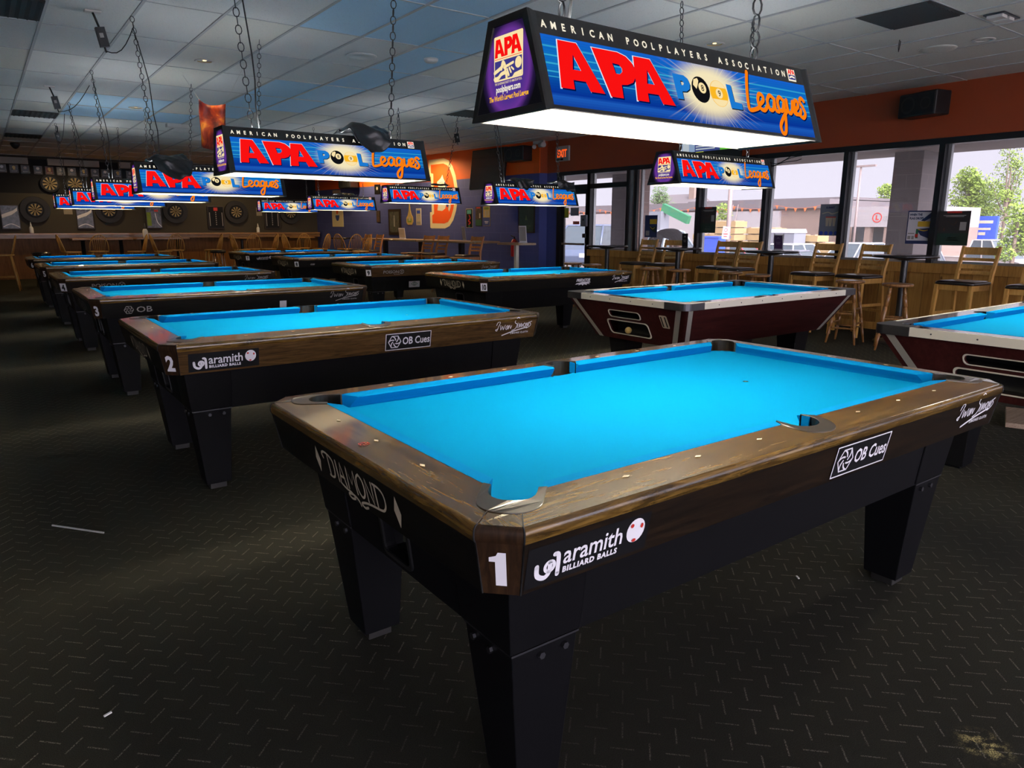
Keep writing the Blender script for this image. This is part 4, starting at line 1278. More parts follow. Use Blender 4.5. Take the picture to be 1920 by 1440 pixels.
def lamp_side(parent, fr):
    O, U, V, Nn = fr
    W, H = LAMP_L, SL
    m = MB()
    def q(u0, v0, u1, v1, mt, h): m.add([O + U * u + V * v + Nn * h for u, v in ((u0, v0), (u1, v0), (u1, v1), (u0, v1))], [(0, 1, 2, 3)], mt)
    q(0.012, 0.010, W - 0.012, 0.775 * H, 'sign_blue', 0.0)
    q(0.012, 0.775 * H, W - 0.012, H, 'sign_band', 0.0)
    q(0.012, 0.0, W - 0.012, 0.010, 'sign_band', 0.001)
    # inner reflector face
    m.add([O + U * u + V * v - Nn * 0.006 for u, v in ((0.006, 0), (W - 0.006, 0), (W - 0.006, H), (0.006, H))], [(3, 2, 1, 0)], 'lamp_white')
    def g(sh, mt, h): m.g2(sh, fr, mt, h)
    red, cut = [], []
    for lo, ih, u0, u1, v0, v1 in ((A_OUT, A_IN, 0.045, 0.172, 0.225, 0.735), (P_OUT, P_IN, 0.158, 0.285, 0.205, 0.725), (A_OUT, A_IN, 0.272, 0.402, 0.205, 0.715)):
        f = lambda l: scale_loop(l, (u1 - u0) * W, (v1 - v0) * H, u0 * W, v0 * H)
        sh = poly2(f(lo), f(ih))
        big = [(p[0] + (0.0028 if p[0] > (u0 + u1) / 2 * W else -0.0028), p[1] + (0.0025 if p[1] > (v0 + v1) / 2 * H else -0.0025)) for p in f(lo)]
        g(poly2(big, f(ih)), 'sign_halo', 0.0006)
        g(move(sh, 0.004, -0.004), 'sign_shadow', 0.0010)
        g(sh, 'sign_red', 0.0016)
    for lo, ih, u0, u1, v0, v1 in ((P2_OUT, P2_IN, 0.413, 0.472, 0.30, 0.60), (L_OUT, None, 0.613, 0.668, 0.28, 0.585)):
        f = lambda l: scale_loop(l, (u1 - u0) * W, (v1 - v0) * H, u0 * W, v0 * H)
        sh = poly2(f(lo), f(ih)) if ih else poly2(f(lo))
        g(move(sh, 0.003, -0.003), 'sign_black', 0.0010)
        g(sh, 'sign_letterblue', 0.0016)
    c8, c9, vy = 0.510 * W, 0.580 * W, 0.455 * H
    g(disc2(c8, vy, 0.041, 0.042, 26), 'sign_black', 0.0018)
    g(disc2(c8 + 0.008, vy + 0.006, 0.0175, n=18), 'sign_cream', 0.0024)
    g(poly2([(c8 - 0.033, vy + 0.012), (c8 - 0.026, vy + 0.030), (c8 - 0.008, vy + 0.036), (c8 - 0.004, vy + 0.028), (c8 - 0.012, vy + 0.012), (c8 - 0.020, vy + 0.0)]), 'sign_cream', 0.0022)
    g(move(text2('8', 0.028, 0.0003), c8 + 0.008, vy - 0.004), 'sign_black', 0.0030)
    g(disc2(c9, vy - 0.003, 0.043, 0.043, 26), 'sign_gold', 0.0015)
    g(disc2(c9, vy - 0.003, 0.041, 0.042, 26), 'sign_cream', 0.0018)
    band = [(c9 + 0.041 * math.cos(rad(a)), vy - 0.003 + 0.042 * math.sin(rad(a))) for a in list(range(-28, 29, 8)) + list(range(152, 209, 8))]
    g(poly2(band), 'sign_gold', 0.0022)
    g(disc2(c9, vy - 0.003, 0.0165, n=18), 'sign_cream', 0.0026)
    g(move(text2('9', 0.028, 0.0003), c9, vy - 0.013), 'sign_black', 0.0032)
    sc = []
    for st in LEAGUES: sc += ribbon2([(0.695 * W + x * 0.262 * W, (0.20 + y * 0.60) * H) for x, y in st], 0.0145, True, 5)
    g(move(sc, 0.004, -0.004), 'sign_shadow', 0.0012)
    g(sc, 'sign_orange', 0.0020)
    txt = text2('AMERICAN  POOLPLAYERS  ASSOCIATION', 0.030, 0.0009, space=1.0)
    xs = [p[0] for p in txt[0][0]]
    wd = max(xs) - min(xs)
    # letters widely tracked
    x = 0.024 * W
    word = 'AMERICAN POOLPLAYERS ASSOCIATION'
    step = (0.885 - 0.024) * W / (len(word) - 1)
    for k, chh in enumerate(word):
        if chh != ' ': g(move(text2(chh, 0.029, 0.0008, sx=0.88), x + k * step + 0.008, 0.845 * H), 'sign_white', 0.0012)
    u0 = 0.912 * W
    g(rect2(u0, 0.80 * H, u0 + 0.045, 0.965 * H), 'sign_white', 0.0012)
    g(move(text2('APA', 0.024, 0.0012, sx=0.85), u0 + 0.0225, 0.895 * H), 'sign_red', 0.0020)
    g(rect2(u0 + 0.003, 0.82 * H, u0 + 0.042, 0.885 * H), 'sign_navy', 0.0020)
    g(ribbon2([(u0 + 0.008, 0.845 * H), (u0 + 0.02, 0.86 * H), (u0 + 0.034, 0.85 * H)], 0.006), 'sign_white', 0.0026)
    return m.build('side_panel', parent, fix=False)
def lamp_end(parent, sx):
    fr = (Vector((sx * LAMP_L / 2, 0, 0)), Vector((0, sx, 0)), Vector((0, 0, 1)), Vector((sx, 0, 0)))
    O, U, V, Nn = fr
    m = MB()
    wb, wt, H = LAMP_WB / 2, LAMP_WT / 2, LAMP_H
    def tr(k, z): return (wb + (wt - wb) * z / H) * k
    # black moulded frame with a slight lip
    ring = lambda dx, dz, h: [O + U * (s * (wb + (wt - wb) * z / H - dx)) + V * (z + (dz if z == 0 else -dz)) + Nn * h for s, z in ((-1, 0), (1, 0), (1, H), (-1, H))]
    m.loft([ring(0.0, 0, -0.02), ring(-0.004, -0.004, 0.004), ring(-0.004, -0.004, 0.012), ring(0.016, 0.014, 0.010), ring(0.018, 0.016, 0.004)], 'sign_band', cap=False)
    m.add(ring(0.016, 0.014, 0.0055), [(0, 1, 2, 3)], 'sign_purple')
    m.add(ring(0.002, 0.002, -0.012), [(3, 2, 1, 0)], 'lamp_white')
    def g(sh, mt, h): m.g2(sh, fr, mt, 0.0055 + h)
    g(poly2(rrect(-0.066, 0.092, 0.066, 0.207, 0.005)), 'sign_cream', 0.0008)
    red = []
    for lo, ih, x0, x1 in ((A_OUT, A_IN, -0.062, -0.015), (P2_OUT, P2_IN, -0.018, 0.020), (A_OUT, A_IN, 0.015, 0.062)):
        f = lambda l: scale_loop(l, x1 - x0, 0.046, x0, 0.153)
        red += poly2(f(lo), f(ih))
    g(red, 'sign_red', 0.0016)
    g(rect2(-0.062, 0.148, 0.062, 0.1495), 'sign_red', 0.0016)
    g(rect2(-0.062, 0.096, 0.062, 0.144), 'sign_navy', 0.0014)
    hand = ribbon2([(-0.062, 0.116), (-0.035, 0.124), (-0.024, 0.130)], 0.010) + ribbon2([(-0.030, 0.122), (-0.024, 0.139), (-0.014, 0.130), (-0.012, 0.116)], 0.009) + ribbon2([(-0.018, 0.124), (0.024, 0.131)], 0.007, False)
    hand += ribbon2([(-0.062, 0.100), (-0.045, 0.101), (-0.03, 0.109), (-0.010, 0.110), (-0.006, 0.098)], 0.010) + ribbon2([(-0.004, 0.118), (0.004, 0.102)], 0.007) + ribbon2([(0.006, 0.120), (0.014, 0.108)], 0.006) + ribbon2([(0.016, 0.120), (0.026, 0.113)], 0.005)
    hand += disc2(0.047, 0.128, 0.0145) + poly2([(0.02, 0.096), (0.062, 0.096), (0.062, 0.108), (0.03, 0.104)])
    g(hand, 'sign_cream', 0.0020)
    g(move(text2('THE GOVERNING BODY OF AMATEUR POOL', 0.0088, 0.00005, sx=0.70), 0, 0.083), 'sign_cream', 0.0014)
    g(move(text2('poolplayers.com', 0.0235, 0.0007, sx=0.72), 0, 0.0635), 'sign_white', 0.0014)
    g(move(text2("The World's Largest Pool League", 0.0185, 0.0006, sx=0.72, shear=0.15), 0, 0.0425), 'sign_gold', 0.0014)
    return m.build('end_panel', parent, fix=False)
def make_lamp():
    r = empty('billiard_lamp')
    y0, y1 = LAMP_WB / 2, LAMP_WT / 2
    lamp_side(r, frame((-LAMP_L / 2, -y0, 0), (1, 0, 0), (0, y0 - y1, LAMP_H)))
    lamp_side(r, frame((LAMP_L / 2, y0, 0), (-1, 0, 0), (0, y1 - y0, LAMP_H)))
    lamp_end(r, -1)
    lamp_end(r, 1)
    m = MB()
    slot = [(-0.56, -0.028), (0.56, -0.028), (0.56, 0.028), (-0.56, 0.028)]
    m.plate([[(-LAMP_L / 2, -y1), (LAMP_L / 2, -y1), (LAMP_L / 2, y1), (-LAMP_L / 2, y1)], slot], LAMP_H - 0.012, LAMP_H + 0.002, 'sign_band')
    m.plate([[(-LAMP_L / 2 + 0.02, -y1 + 0.01), (LAMP_L / 2 - 0.02, -y1 + 0.01), (LAMP_L / 2 - 0.02, y1 - 0.01), (-LAMP_L / 2 + 0.02, y1 - 0.01)]], LAMP_H - 0.018, LAMP_H - 0.014, 'lamp_white')
    m.b2((-0.565, -0.031, LAMP_H - 0.010), (0.565, 0.031, LAMP_H - 0.004), 'lamp_diffuser')
    for x in (-0.435, 0.435): m.tube([(x, 0, LAMP_H), (x, 0, LAMP_H + 0.02)], 0.006, 'black_metal', 6)
    m.build('top_plate', r)
    for y in (-0.045, 0.045):
        t = MB().tube([(-0.55, y, LAMP_H - 0.05), (0.55, y, LAMP_H - 0.05)], 0.0125, 'tube_light', 12)
        for x in (-1, 1): t.tube([(x * 0.55, y, LAMP_H - 0.05), (x * 0.59, y, LAMP_H - 0.05)], 0.014, 'steel', 10)
        t.build('fluorescent_tube', r)
    return r
lamp0 = make_lamp()
LAMPS = {1: (0.958, 0.495, 1.674), 2: (0.905, 3.165, 1.662), 3: (0.89, 5.835, 1.645), 4: (0.88, 8.505, 1.655), 5: (0.90, 11.175, 1.655), 6: (0.90, 13.845, 1.66),
         7: (4.63, 14.56, 1.66), 8: (4.66, 11.742, 1.655), 9: (4.74, 8.873, 1.715), 10: (4.63, 5.968, 1.625), 11: (4.22, 2.90, 1.708), 12: (4.62, 0.22, 1.70)}
HOOKS = {1: ((0.50, 0.50), (1.42, 0.50)), 2: ((0.40, 3.2), (1.38, 3.1)), 3: ((0.40, 5.95), (1.50, 6.1)), 4: ((0.40, 8.6), (1.50, 8.8)), 5: ((0.42, 11.3), (1.4, 11.3)), 6: ((0.45, 13.9), (1.4, 13.9)),
         9: ((4.40, 8.9), (5.5, 9.0)), 10: ((4.25, 6.3), (5.1, 6.1))}
LLAB = {1: 'lit billiard lamp hanging over table 1, largest and closest sign', 2: 'lit billiard lamp over table 2, crumpled black cover on its right end', 3: 'lit billiard lamp over table 3, black cover draped across its lettering',
        4: 'lit billiard lamp over table 4, half hidden behind the draped one', 5: 'lit billiard lamp over table 5, second from the dart wall', 6: 'lit billiard lamp over table 6, leftmost and smallest in the photo',
        7: 'lit billiard lamp over table 7, mostly hidden in front of the dartboards', 8: 'lit billiard lamp over table 8, below the far orange wall corner', 9: 'lit billiard lamp over table 9, hanging in front of the big letter mural',
        10: 'lit billiard lamp over table 10, below the dark wall television', 11: 'lit billiard lamp over the maroon table 11, hanging before the windows', 12: 'lit billiard lamp over the cut-off maroon table, outside the right photo edge'}
lamp_src = clone(lamp0)
for n in range(1, 13):
    x, y, z = LAMPS[n]
    r = lamp0 if n == 1 else lamp_src if n == 11 else clone(lamp_src)
    r.location = (x, y, z)
    tag(r, LLAB[n], 'lamp', 'illuminated billiard lamps over the tables')
    LAMPS[n] = (x, y, z, r)
for n in range(1, 13):
    x, y, z, r = LAMPS[n]
    hk = HOOKS.get(n, ((x - 0.45, y + 0.05), (x + 0.45, y + 0.05)))
    zt = LAMP_H + 0.015
    for s, h in zip((-0.435, 0.435), hk):
        c = MB()
        e = (h[0] - x, h[1] - y, ZC - z - 0.01)
        chain_mesh(c, (s, 0, zt), e, 0.062 if n == 1 else 0.056, 0.0034, 'black_metal', 10 if n < 4 else 8, 4)
        c.build('chain', r, fix=False)
    if n in (1, 2, 3, 4, 5, 9, 10):
        h = hk[0]
        pts = []
        rg = random.Random(n)
        for k in range(9):
            t = k / 8
            sag = 0.05 * math.sin(PI * t) * (1 if n != 1 else 0.4)
            pts.append((-0.435 + (h[0] - x + 0.435) * t + 0.035 * (1 - t) + sag * 0.7 + rg.uniform(-.008, .008), (h[1] - y) * t + rg.uniform(-.01, .01), LAMP_H + (ZC - z - LAMP_H - 0.1) * t))
        MB().tube(pts, 0.0042, 'black_rubber', 6).build('power_cord', r)

def crumple(name, cx, cy, zt, w, hang_, seed, label, back=0.16, lift=0.05):
    """a black cover thrown over the top edge of a lamp, hanging down its sloping face"""
    m = MB()
    nu, nv = 26, 30
    vs = []
    for j in range(nv + 1):
        t = j / nv
        for i in range(nu + 1):
            s = i / nu - 0.5
            edge = 1 - abs(s) * 2
            if t < 0.45:
                a = t / 0.45
                yy = back * (0.55 - a * 1.15)
                zz = 0.018 + lift * math.sin(PI * a) * min(1, edge * 2.2)
            else:
                a = (t - 0.45) / 0.55
                H = hang_ * (0.75 + 0.35 * noise.noise(Vector((s * 3 + seed, 3.1, seed))) + 0.2 * math.cos(s * 5))
                yy = -back * 0.6 - a * H * 0.345 - 0.012
                zz = 0.016 - a * H
            ww = w * (1 - 0.22 * t + 0.1 * noise.noise(Vector((t * 3, seed, 0.5))))
            p = Vector((s * ww, yy, zz))
            q = p * 17 + Vector((seed * 7.7, seed, 0))
            f = (0.45 - abs(noise.noise(Vector((q.x * 0.7 + q.z * 0.4, q.y * 0.5, q.z * 0.2))))) * 0.026 + (0.4 - abs(noise.noise(q * 0.38))) * 0.045 + (0.3 - abs(noise.noise(q * 1.5))) * 0.006
            vs.append((p.x + 0.02 * noise.noise(q * 0.5), p.y - max(0, f), p.z + max(0, f) * 0.8))
    fs = [(j * (nu + 1) + i, j * (nu + 1) + i + 1, (j + 1) * (nu + 1) + i + 1, (j + 1) * (nu + 1) + i) for j in range(nv) for i in range(nu)]
    m.add(vs, fs, 'tarp_black', True)
    o = m.build(name, loc=(cx, cy, zt), fix=False)
    so = o.modifiers.new('thick', 'SOLIDIFY')
    so.thickness = 0.004
    return tag(o, label, 'cover', 'black table covers on the lamps')
LH = LAMP_H
for n, dx, w, h, sd, lab in ((2, 0.24, 0.30, 0.13, 1.3, 'crumpled black table cover over the right end of the second lamp'), (3, -0.33, 0.36, 0.17, 2.1, 'black table cover hiding half the red letters of the third lamp'),
                             (10, -0.20, 0.32, 0.10, 3.7, 'flat black table cover on the left half of the lamp over table 10'), (10, 0.44, 0.30, 0.13, 4.2, 'black table cover hooked over the right corner of the lamp over table 10'),
                             (8, 0.05, 0.42, 0.0, 5.5, 'black table cover lying flat on top of the lamp over table 8'), (9, 0.30, 0.34, 0.0, 6.4, 'small black table cover lying on top of the lamp over table 9')):
    x, y, z, r = LAMPS[n]
    crumple('table_cover', x + dx, y, z + LH, w, max(h, 0.015), sd, lab, lift=0.05 if n in (2, 3) else 0.025)

# ------------------------------------------------------------------ on the ceiling
def downlight(x, y, lit, label, k=1.0):
    r = empty('ceiling_downlight', (x, y, ZC))
    tag(r, label, 'ceiling light', 'recessed ceiling lights')
    MB().lathe([(0.072, 0.0), (0.098, -0.001), (0.100, -0.006), (0.092, -0.010), (0.074, -0.006)], (0, 0, 0), 'white_paint', 26, cap=False).build('trim_ring', r)
    MB().lathe([(0.074, -0.005), (0.065, 0.05), (0.055, 0.10), (0.001, 0.105)], (0, 0, 0), 'vinyl_gold' if lit else 'white_paint', 22, cap=False).build('reflector_cone', r)
    MB().lathe([(0.001, 0.000), (0.03, 0.004), (0.042, 0.02), (0.042, 0.04), (0.02, 0.08)], (0, 0, 0), 'downlight_bulb' if lit else 'bulb_glass', 18).build('bulb', r)
    if lit:
        l = bpy.data.lights.new('downlight', 'SPOT')
        l.energy = DOWN * 3 * k
        l.color = (1, 0.70, 0.34)
        l.spot_size = rad(168 if k > 4 else 120)
        l.spot_blend = 0.6
        l.shadow_soft_size = 0.05
        o = bpy.data.objects.new('downlight', l)
        COL.objects.link(o)
        o.location = (x, y, ZC - 0.015)
for x, y, lit, lab in ((1.32, 7.39, 1, 'lit amber ceiling downlight above the third table of the left row'), (1.28, 11.29, 1, 'lit amber ceiling downlight beside a hanging lamp cord'), (1.22, 17.95, 3, 'lit amber ceiling downlight near the dart wall'),
                       (5.08, 3.68, 1, 'lit amber ceiling downlight just above the nearest sign lamp'), (4.94, 11.24, 2, 'lit amber ceiling downlight glowing behind a crumpled black cover'), (6.97, 2.08, 0, 'unlit round white ceiling downlight by the windows'),
                       (7.80, 14.5, 11, 'added amber wall-wash light in front of the letter mural'), (7.55, 17.9, 9, 'added amber wall-wash light in the corner by the far posters'), (1.2, 20.2, 5, 'lit amber ceiling downlight over the left dartboards'), (5.0, 20.2, 5, 'lit amber ceiling downlight over the right dartboards')):  # mural and poster corner: unseen lamps added to brighten the orange wall
    downlight(x, y, lit > 0, lab, max(lit, 1))
def vent(x0, y0, x1, y1, label):
    m = MB().b2((x0, y0, ZC - 0.008), (x1, y1, ZC), 'ceiling_vent_dirty')
    n = 9
    for k in range(n):
        x = x0 + (x1 - x0) * (k + 0.5) / n
        m.box((x, (y0 + y1) / 2, ZC - 0.012), (0.03, y1 - y0 - 0.06, 0.004), 'ceiling_vent_dirty', ry=0.4)
    tag(m.build('ceiling_vent'), label, 'vent', 'dark ceiling air vents')
vent(5.29, 1.80, 5.90, 2.40, 'dark square air vent in the ceiling near the windows')
vent(-0.81, 5.90, -0.21, 6.60, 'dark ceiling air vent cut off by the left photo edge')
vent(-0.20, 12.6, 0.41, 13.3, 'dark ceiling air vent between two power adapters')
vent(-0.20, 16.1, 0.41, 16.8, 'dark ceiling air vent farthest toward the dart wall')
vent(5.3, 8.5, 5.9, 9.1, 'dark ceiling air vent behind the nearest sign lamp')
tag(MB().lathe([(0.16, 0), (0.155, -0.008), (0.10, -0.012), (0.095, -0.006), (0.001, -0.006)], (2.57, 6.18, ZC), 'ceiling_tile', 30).build('ceiling_speaker'), 'round off-white ceiling speaker grille in a grey tile', 'ceiling speaker')
tag(MB().lathe([(0.17, 0), (0.165, -0.006), (0.12, -0.01), (0.001, -0.009)], (7.0, 2.5, ZC), 'ceiling_tile_warm', 30).build('ceiling_speaker'), 'round beige ceiling speaker with a stained edge by the windows', 'ceiling speaker')
tag(MB().lathe([(0.075, 0), (0.075, -0.02), (0.055, -0.038), (0.001, -0.042)], (3.21, 5.86, ZC), 'white_paint', 22).build('smoke_detector'), 'small white smoke detector on a bluish ceiling tile', 'smoke detector')
tag(MB().lathe([(0.09, 0), (0.09, -0.03), (0.07, -0.08), (0.035, -0.115), (0.001, -0.125)], (0.03, 18.13, ZC), 'black_plastic', 20).build('dome_camera'), 'black dome camera on the ceiling near the dart wall', 'camera')
tag(MB().b2((2.0, 12.8, ZC - 0.06), (2.35, 12.95, ZC), 'white_paint').build('emergency_light', bevel=0.01), 'small white emergency light box on the far ceiling', 'emergency light')
tag(MB().b2((6.1, 1.6, ZC - 0.035), (6.2, 1.72, ZC), 'white_paint').b2((6.24, 1.6, ZC - 0.035), (6.34, 1.72, ZC), 'white_paint').b2((6.08, 1.58, ZC - 0.012), (6.4, 1.74, ZC), 'dull_steel').build('ceiling_outlet', bevel=0.004), 'white ceiling power outlets at the right photo edge', 'outlet')
tag(MB().tube([(6.35, 2.55, ZC), (6.34, 2.55, ZC - 0.07), (6.37, 2.56, ZC - 0.1), (6.40, 2.57, ZC - 0.06), (6.41, 2.57, ZC)], 0.004, 'black_metal', 6).build('ceiling_hook'), 'small dark wire loop hanging from the ceiling grid', 'hook')
def adapter(x, y, ex, label, lean=0.04):
    r = empty('power_adapter', (x, y, ZC))
    tag(r, label, 'power adapter', 'lamp power adapters hanging from the ceiling')
    MB().b2((-0.06, -0.035, -0.014), (0.06, 0.035, 0), 'white_paint').build('outlet_plate', r, bevel=0.003)
    MB().tube([(0, 0, -0.014), (0.01, 0, -0.04), (lean * 0.7, 0, -0.12)], 0.009, 'black_rubber', 7).build('plug_lead', r)
    MB().box((lean, 0, -0.195), (0.07, 0.05, 0.15), 'black_plastic', ry=-0.18).box((lean - 0.006, -0.026, -0.185), (0.03, 0.002, 0.035), 'vinyl_grey', ry=-0.18).tube([(lean + 0.01, 0, -0.27), (lean + 0.02, 0, -0.31)], 0.008, 'black_plastic', 6).build('adapter_body', r, bevel=0.004)
    pts = [(lean + 0.02, 0, -0.30)]
    for k in range(1, 7):
        t = k / 6
        pts.append((lean + 0.02 + (ex[0] - x - lean - 0.02) * t, (ex[1] - y) * t, -0.30 + 0.22 * t - 0.09 * math.sin(PI * t)))
    MB().tube(pts, 0.0042, 'black_rubber', 6).build('output_cable', r)
adapter(0.12, 6.0, (0.41, 5.95), 'black power adapter hanging from a white ceiling plate at top left', 0.05)
adapter(0.10, 10.06, (0.44, 9.2), 'black power adapter on the ceiling beside the bluish tiles', 0.05)
adapter(0.50, 14.29, (0.42, 12.0), 'black power adapter farthest back on the ceiling', 0.0)
adapter(6.22, 10.18, (5.2, 9.0), 'black power adapter dangling near the orange wall', -0.01)
# small flame banner strung between the lamp chains
b = MB()
vs = []
for j in range(13):
    for i in range(11):
        s, t = i / 10, j / 12
        low = 0.50 + 0.05 * s
        y = 7.6 + 0.05 * math.sin(s * 5 + t * 2) + 0.02 * math.sin(t * 7)
        vs.append((1.28 + 0.27 * s * (1 - 0.12 * t) + 0.0 * t, y, 2.73 - 0.03 * s - low * t - 0.035 * math.sin(PI * s) * (1 - t)))
b.add(vs, [(j * 11 + i, j * 11 + i + 1, (j + 1) * 11 + i + 1, (j + 1) * 11 + i) for j in range(12) for i in range(10)], 'flame_print', True)
bo = empty('flame_banner', (0, 0, 0))
tag(bo, 'small dark red banner printed with flames hanging from strings', 'banner')
k = b.build('banner_cloth', bo, fix=False)
k.modifiers.new('thick', 'SOLIDIFY').thickness = 0.003
MB().tube([(1.28, 7.6, 2.73), (1.30, 8.3, ZC - 0.005)], 0.002, 'paper_white', 5).tube([(1.55, 7.6, 2.70), (1.66, 7.0, ZC - 0.005)], 0.002, 'paper_white', 5).build('string', bo)
# ------------------------------------------------------------------ seats and small tables
def ladder_chair(wd='oak_chair'):
    """bar-height ladder-back chair, front toward +x"""
    r = empty('ladder_back_bar_chair')
    pad = MB()
    out = rrect(-0.19, -0.215, 0.22, 0.215, 0.05)
    z = lambda x, y, k: 0.745 + (0.030 if k else 0.0) * 1.0
    rings = [[(p[0], p[1], 0.738) for p in out], [(p[0] * 1.02, p[1] * 1.02, 0.752) for p in out], [(p[0] * 0.99, p[1] * 0.99, 0.768) for p in out], [(p[0] * 0.86, p[1] * 0.86, 0.780) for p in out], [(p[0] * 0.4, p[1] * 0.4, 0.785) for p in out]]
    pad.loft(rings, 'seat_leather', smooth=True).build('seat_cushion', r)
    MB().b2((-0.18, -0.20, 0.675), (0.205, -0.178, 0.738), wd).b2((-0.18, 0.178, 0.675), (0.205, 0.20, 0.738), wd).b2((0.185, -0.2, 0.675), (0.207, 0.2, 0.738), wd).b2((-0.18, -0.2, 0.675), (-0.16, 0.2, 0.738), wd).build('seat_frame', r, bevel=0.003)
    for y in (-1, 1):
        s = lambda x, w, yy, h, z: [(x - w, yy - h, z), (x + w, yy - h, z), (x + w, yy + h, z), (x - w, yy + h, z)]
        MB().loft([s(0.235, 0.019, y * 0.205, 0.018, 0), s(0.195, 0.022, y * 0.188, 0.020, 0.738)], wd).build('leg', r, bevel=0.003)
        MB().loft([s(-0.245, 0.019, y * 0.205, 0.018, 0), s(-0.185, 0.023, y * 0.190, 0.019, 0.72), s(-0.200, 0.021, y * 0.190, 0.018, 0.85), s(-0.285, 0.015, y * 0.198, 0.016, 1.16)], wd).build('back_post', r, bevel=0.003)
    for zz, h in ((1.105, 0.042), (1.01, 0.017), (0.93, 0.024), (0.862, 0.017)):
        x0 = -0.200 - 0.085 * (zz - 0.85) / 0.31
        n = 7
        rings = []
        for k in range(n):
            t = k / (n - 1)
            yy = -0.185 + 0.37 * t
            bx = x0 - 0.028 * math.sin(PI * t)
            tl = h * 0.27
            rings.append([(bx + 0.009 + tl, yy, zz - h), (bx - 0.007 + tl, yy, zz - h), (bx - 0.007 - tl, yy, zz + h), (bx + 0.009 - tl, yy, zz + h)])
        MB().loft(rings, wd).build('back_slat', r)
    MB().b2((0.20, -0.19, 0.27), (0.222, 0.19, 0.315), wd).build('foot_rail', r, bevel=0.002)
    MB().b2((-0.225, -0.19, 0.30), (-0.207, 0.19, 0.335), wd).b2((-0.22, -0.205, 0.385), (0.21, -0.185, 0.42), wd).b2((-0.22, 0.185, 0.385), (0.21, 0.205, 0.42), wd).build('stretcher', r, bevel=0.002)
    return r
def round_stool():
    r = empty('round_wooden_stool')
    MB().lathe([(0.001, 0.715), (0.13, 0.716), (0.155, 0.722), (0.163, 0.735), (0.158, 0.749), (0.14, 0.753), (0.10, 0.748), (0.001, 0.745)], (0, 0, 0), 'stool_wood', 30).build('seat', r)
    tops = []
    for k in range(4):
        a = rad(45 + 90 * k)
        t0, t1 = Vector((0.095 * math.cos(a), 0.095 * math.sin(a), 0.72)), Vector((0.235 * math.cos(a), 0.235 * math.sin(a), 0.0))
        prof = [(0, .013), (.08, .016), (.12, .019), (.125, .014), (.14, .014), (.145, .019), (.2, .02), (.3, .0205), (.305, .015), (.325, .015), (.33, .0205), (.42, .02), (.5, .0205), (.56, .020), (.565, .015), (.585, .015), (.59, .020), (.66, .021), (.72, .019), (.725, .014), (.745, .014), (.75, .019), (.85, .016), (1, .012)]
        MB().tube([t0.lerp(t1, t) for t, _ in prof], [q for _, q in prof], 'stool_wood', 10).build('leg', r)
        tops.append((t0, t1))
    for fr, pairs in ((0.42, ((0, 1), (2, 3))), (0.50, ((1, 2), (3, 0))), (0.66, ((0, 1), (2, 3))), (0.74, ((1, 2), (3, 0)))):
        for a, b in pairs:
            p, q = tops[a][0].lerp(tops[a][1], fr), tops[b][0].lerp(tops[b][1], fr)
            MB().tube([p.lerp(q, t) for t in (0, .15, .3, .46, .5, .54, .7, .85, 1)], [.008, .009, .011, .013, .010, .013, .011, .009, .008], 'stool_wood', 8).build('stretcher', r)
    return r
def pedestal_table(R, top_m, edge_m, wood_top=False):
    r = empty('round_bar_table')
    MB().lathe([(0.001, 1.018), (R - 0.02, 1.018), (R, 1.024), (R, 1.044), (R - 0.006, 1.05), (0.001, 1.05)], (0, 0, 0), top_m, 44).build('table_top', r)
    MB().lathe([(0.038, 0.03), (0.038, 0.99)], (0, 0, 0), edge_m, 18, cap=False).lathe([(0.05, 0.985), (0.15, 1.008), (0.2, 1.018), (0.001, 1.018)], (0, 0, 0), edge_m, 20).build('column', r)
    MB().lathe([(0.26, 0.0), (0.26, 0.015), (0.20, 0.03), (0.08, 0.055), (0.045, 0.09), (0.001, 0.09)], (0, 0, 0), edge_m, 26).build('base', r)
    return r
def windsor_chair():
    r = empty('windsor_bar_chair')
    wd = 'windsor_wood'
    out = [(0.21 * math.cos(2 * PI * k / 22) * (1.0 if math.cos(2 * PI * k / 22) > 0 else 0.92), 0.22 * math.sin(2 * PI * k / 22)) for k in range(22)]
    MB().loft([[(x * 0.9, y * 0.9, 0.735) for x, y in out], [(x, y, 0.745) for x, y in out], [(x, y, 0.765) for x, y in out], [(x * 0.85, y * 0.85, 0.768) for x, y in out]], wd, smooth=False).build('seat', r)
    bow = []
    for k in range(17):
        a = PI * k / 16
        zz = 0.765 + 0.39 * math.sin(a) ** 0.8
        bow.append((-0.155 - (zz - 0.765) * 0.26, -0.20 * math.cos(a), zz))
    MB().tube(bow, 0.0115, wd, 8).build('back_bow', r)
    for k in range(7):
        y = -0.135 + 0.045 * k
        a = math.acos(max(-1, min(1, -y / 0.20)))
        zz = 0.765 + 0.39 * math.sin(a) ** 0.8
        MB().tube([(-0.160, y * 0.8, 0.766), (-0.157 - (zz - 0.765) * 0.26, y * 1.05, zz - 0.004)], [0.007, 0.005], wd, 6).build('spindle', r)
    lg = []
    for sx in (-1, 1):
        for sy in (-1, 1):
            p, q = Vector((sx * 0.12, sy * 0.13, 0.737)), Vector((sx * 0.215, sy * 0.205, 0))
            MB().tube([p.lerp(q, t) for t in (0, .3, .5, .8, 1)], [.016, .020, .021, .018, .013], wd, 8).build('leg', r)
            lg.append((p, q))
    for f, pr in ((0.5, ((0, 1), (2, 3))), (0.6, ((0, 2), (1, 3))), (0.74, ((2, 3),))):
        for a, b in pr: MB().tube([lg[a][0].lerp(lg[a][1], f), lg[b][0].lerp(lg[b][1], f)], 0.0095, wd, 7).build('stretcher', r)
    return r
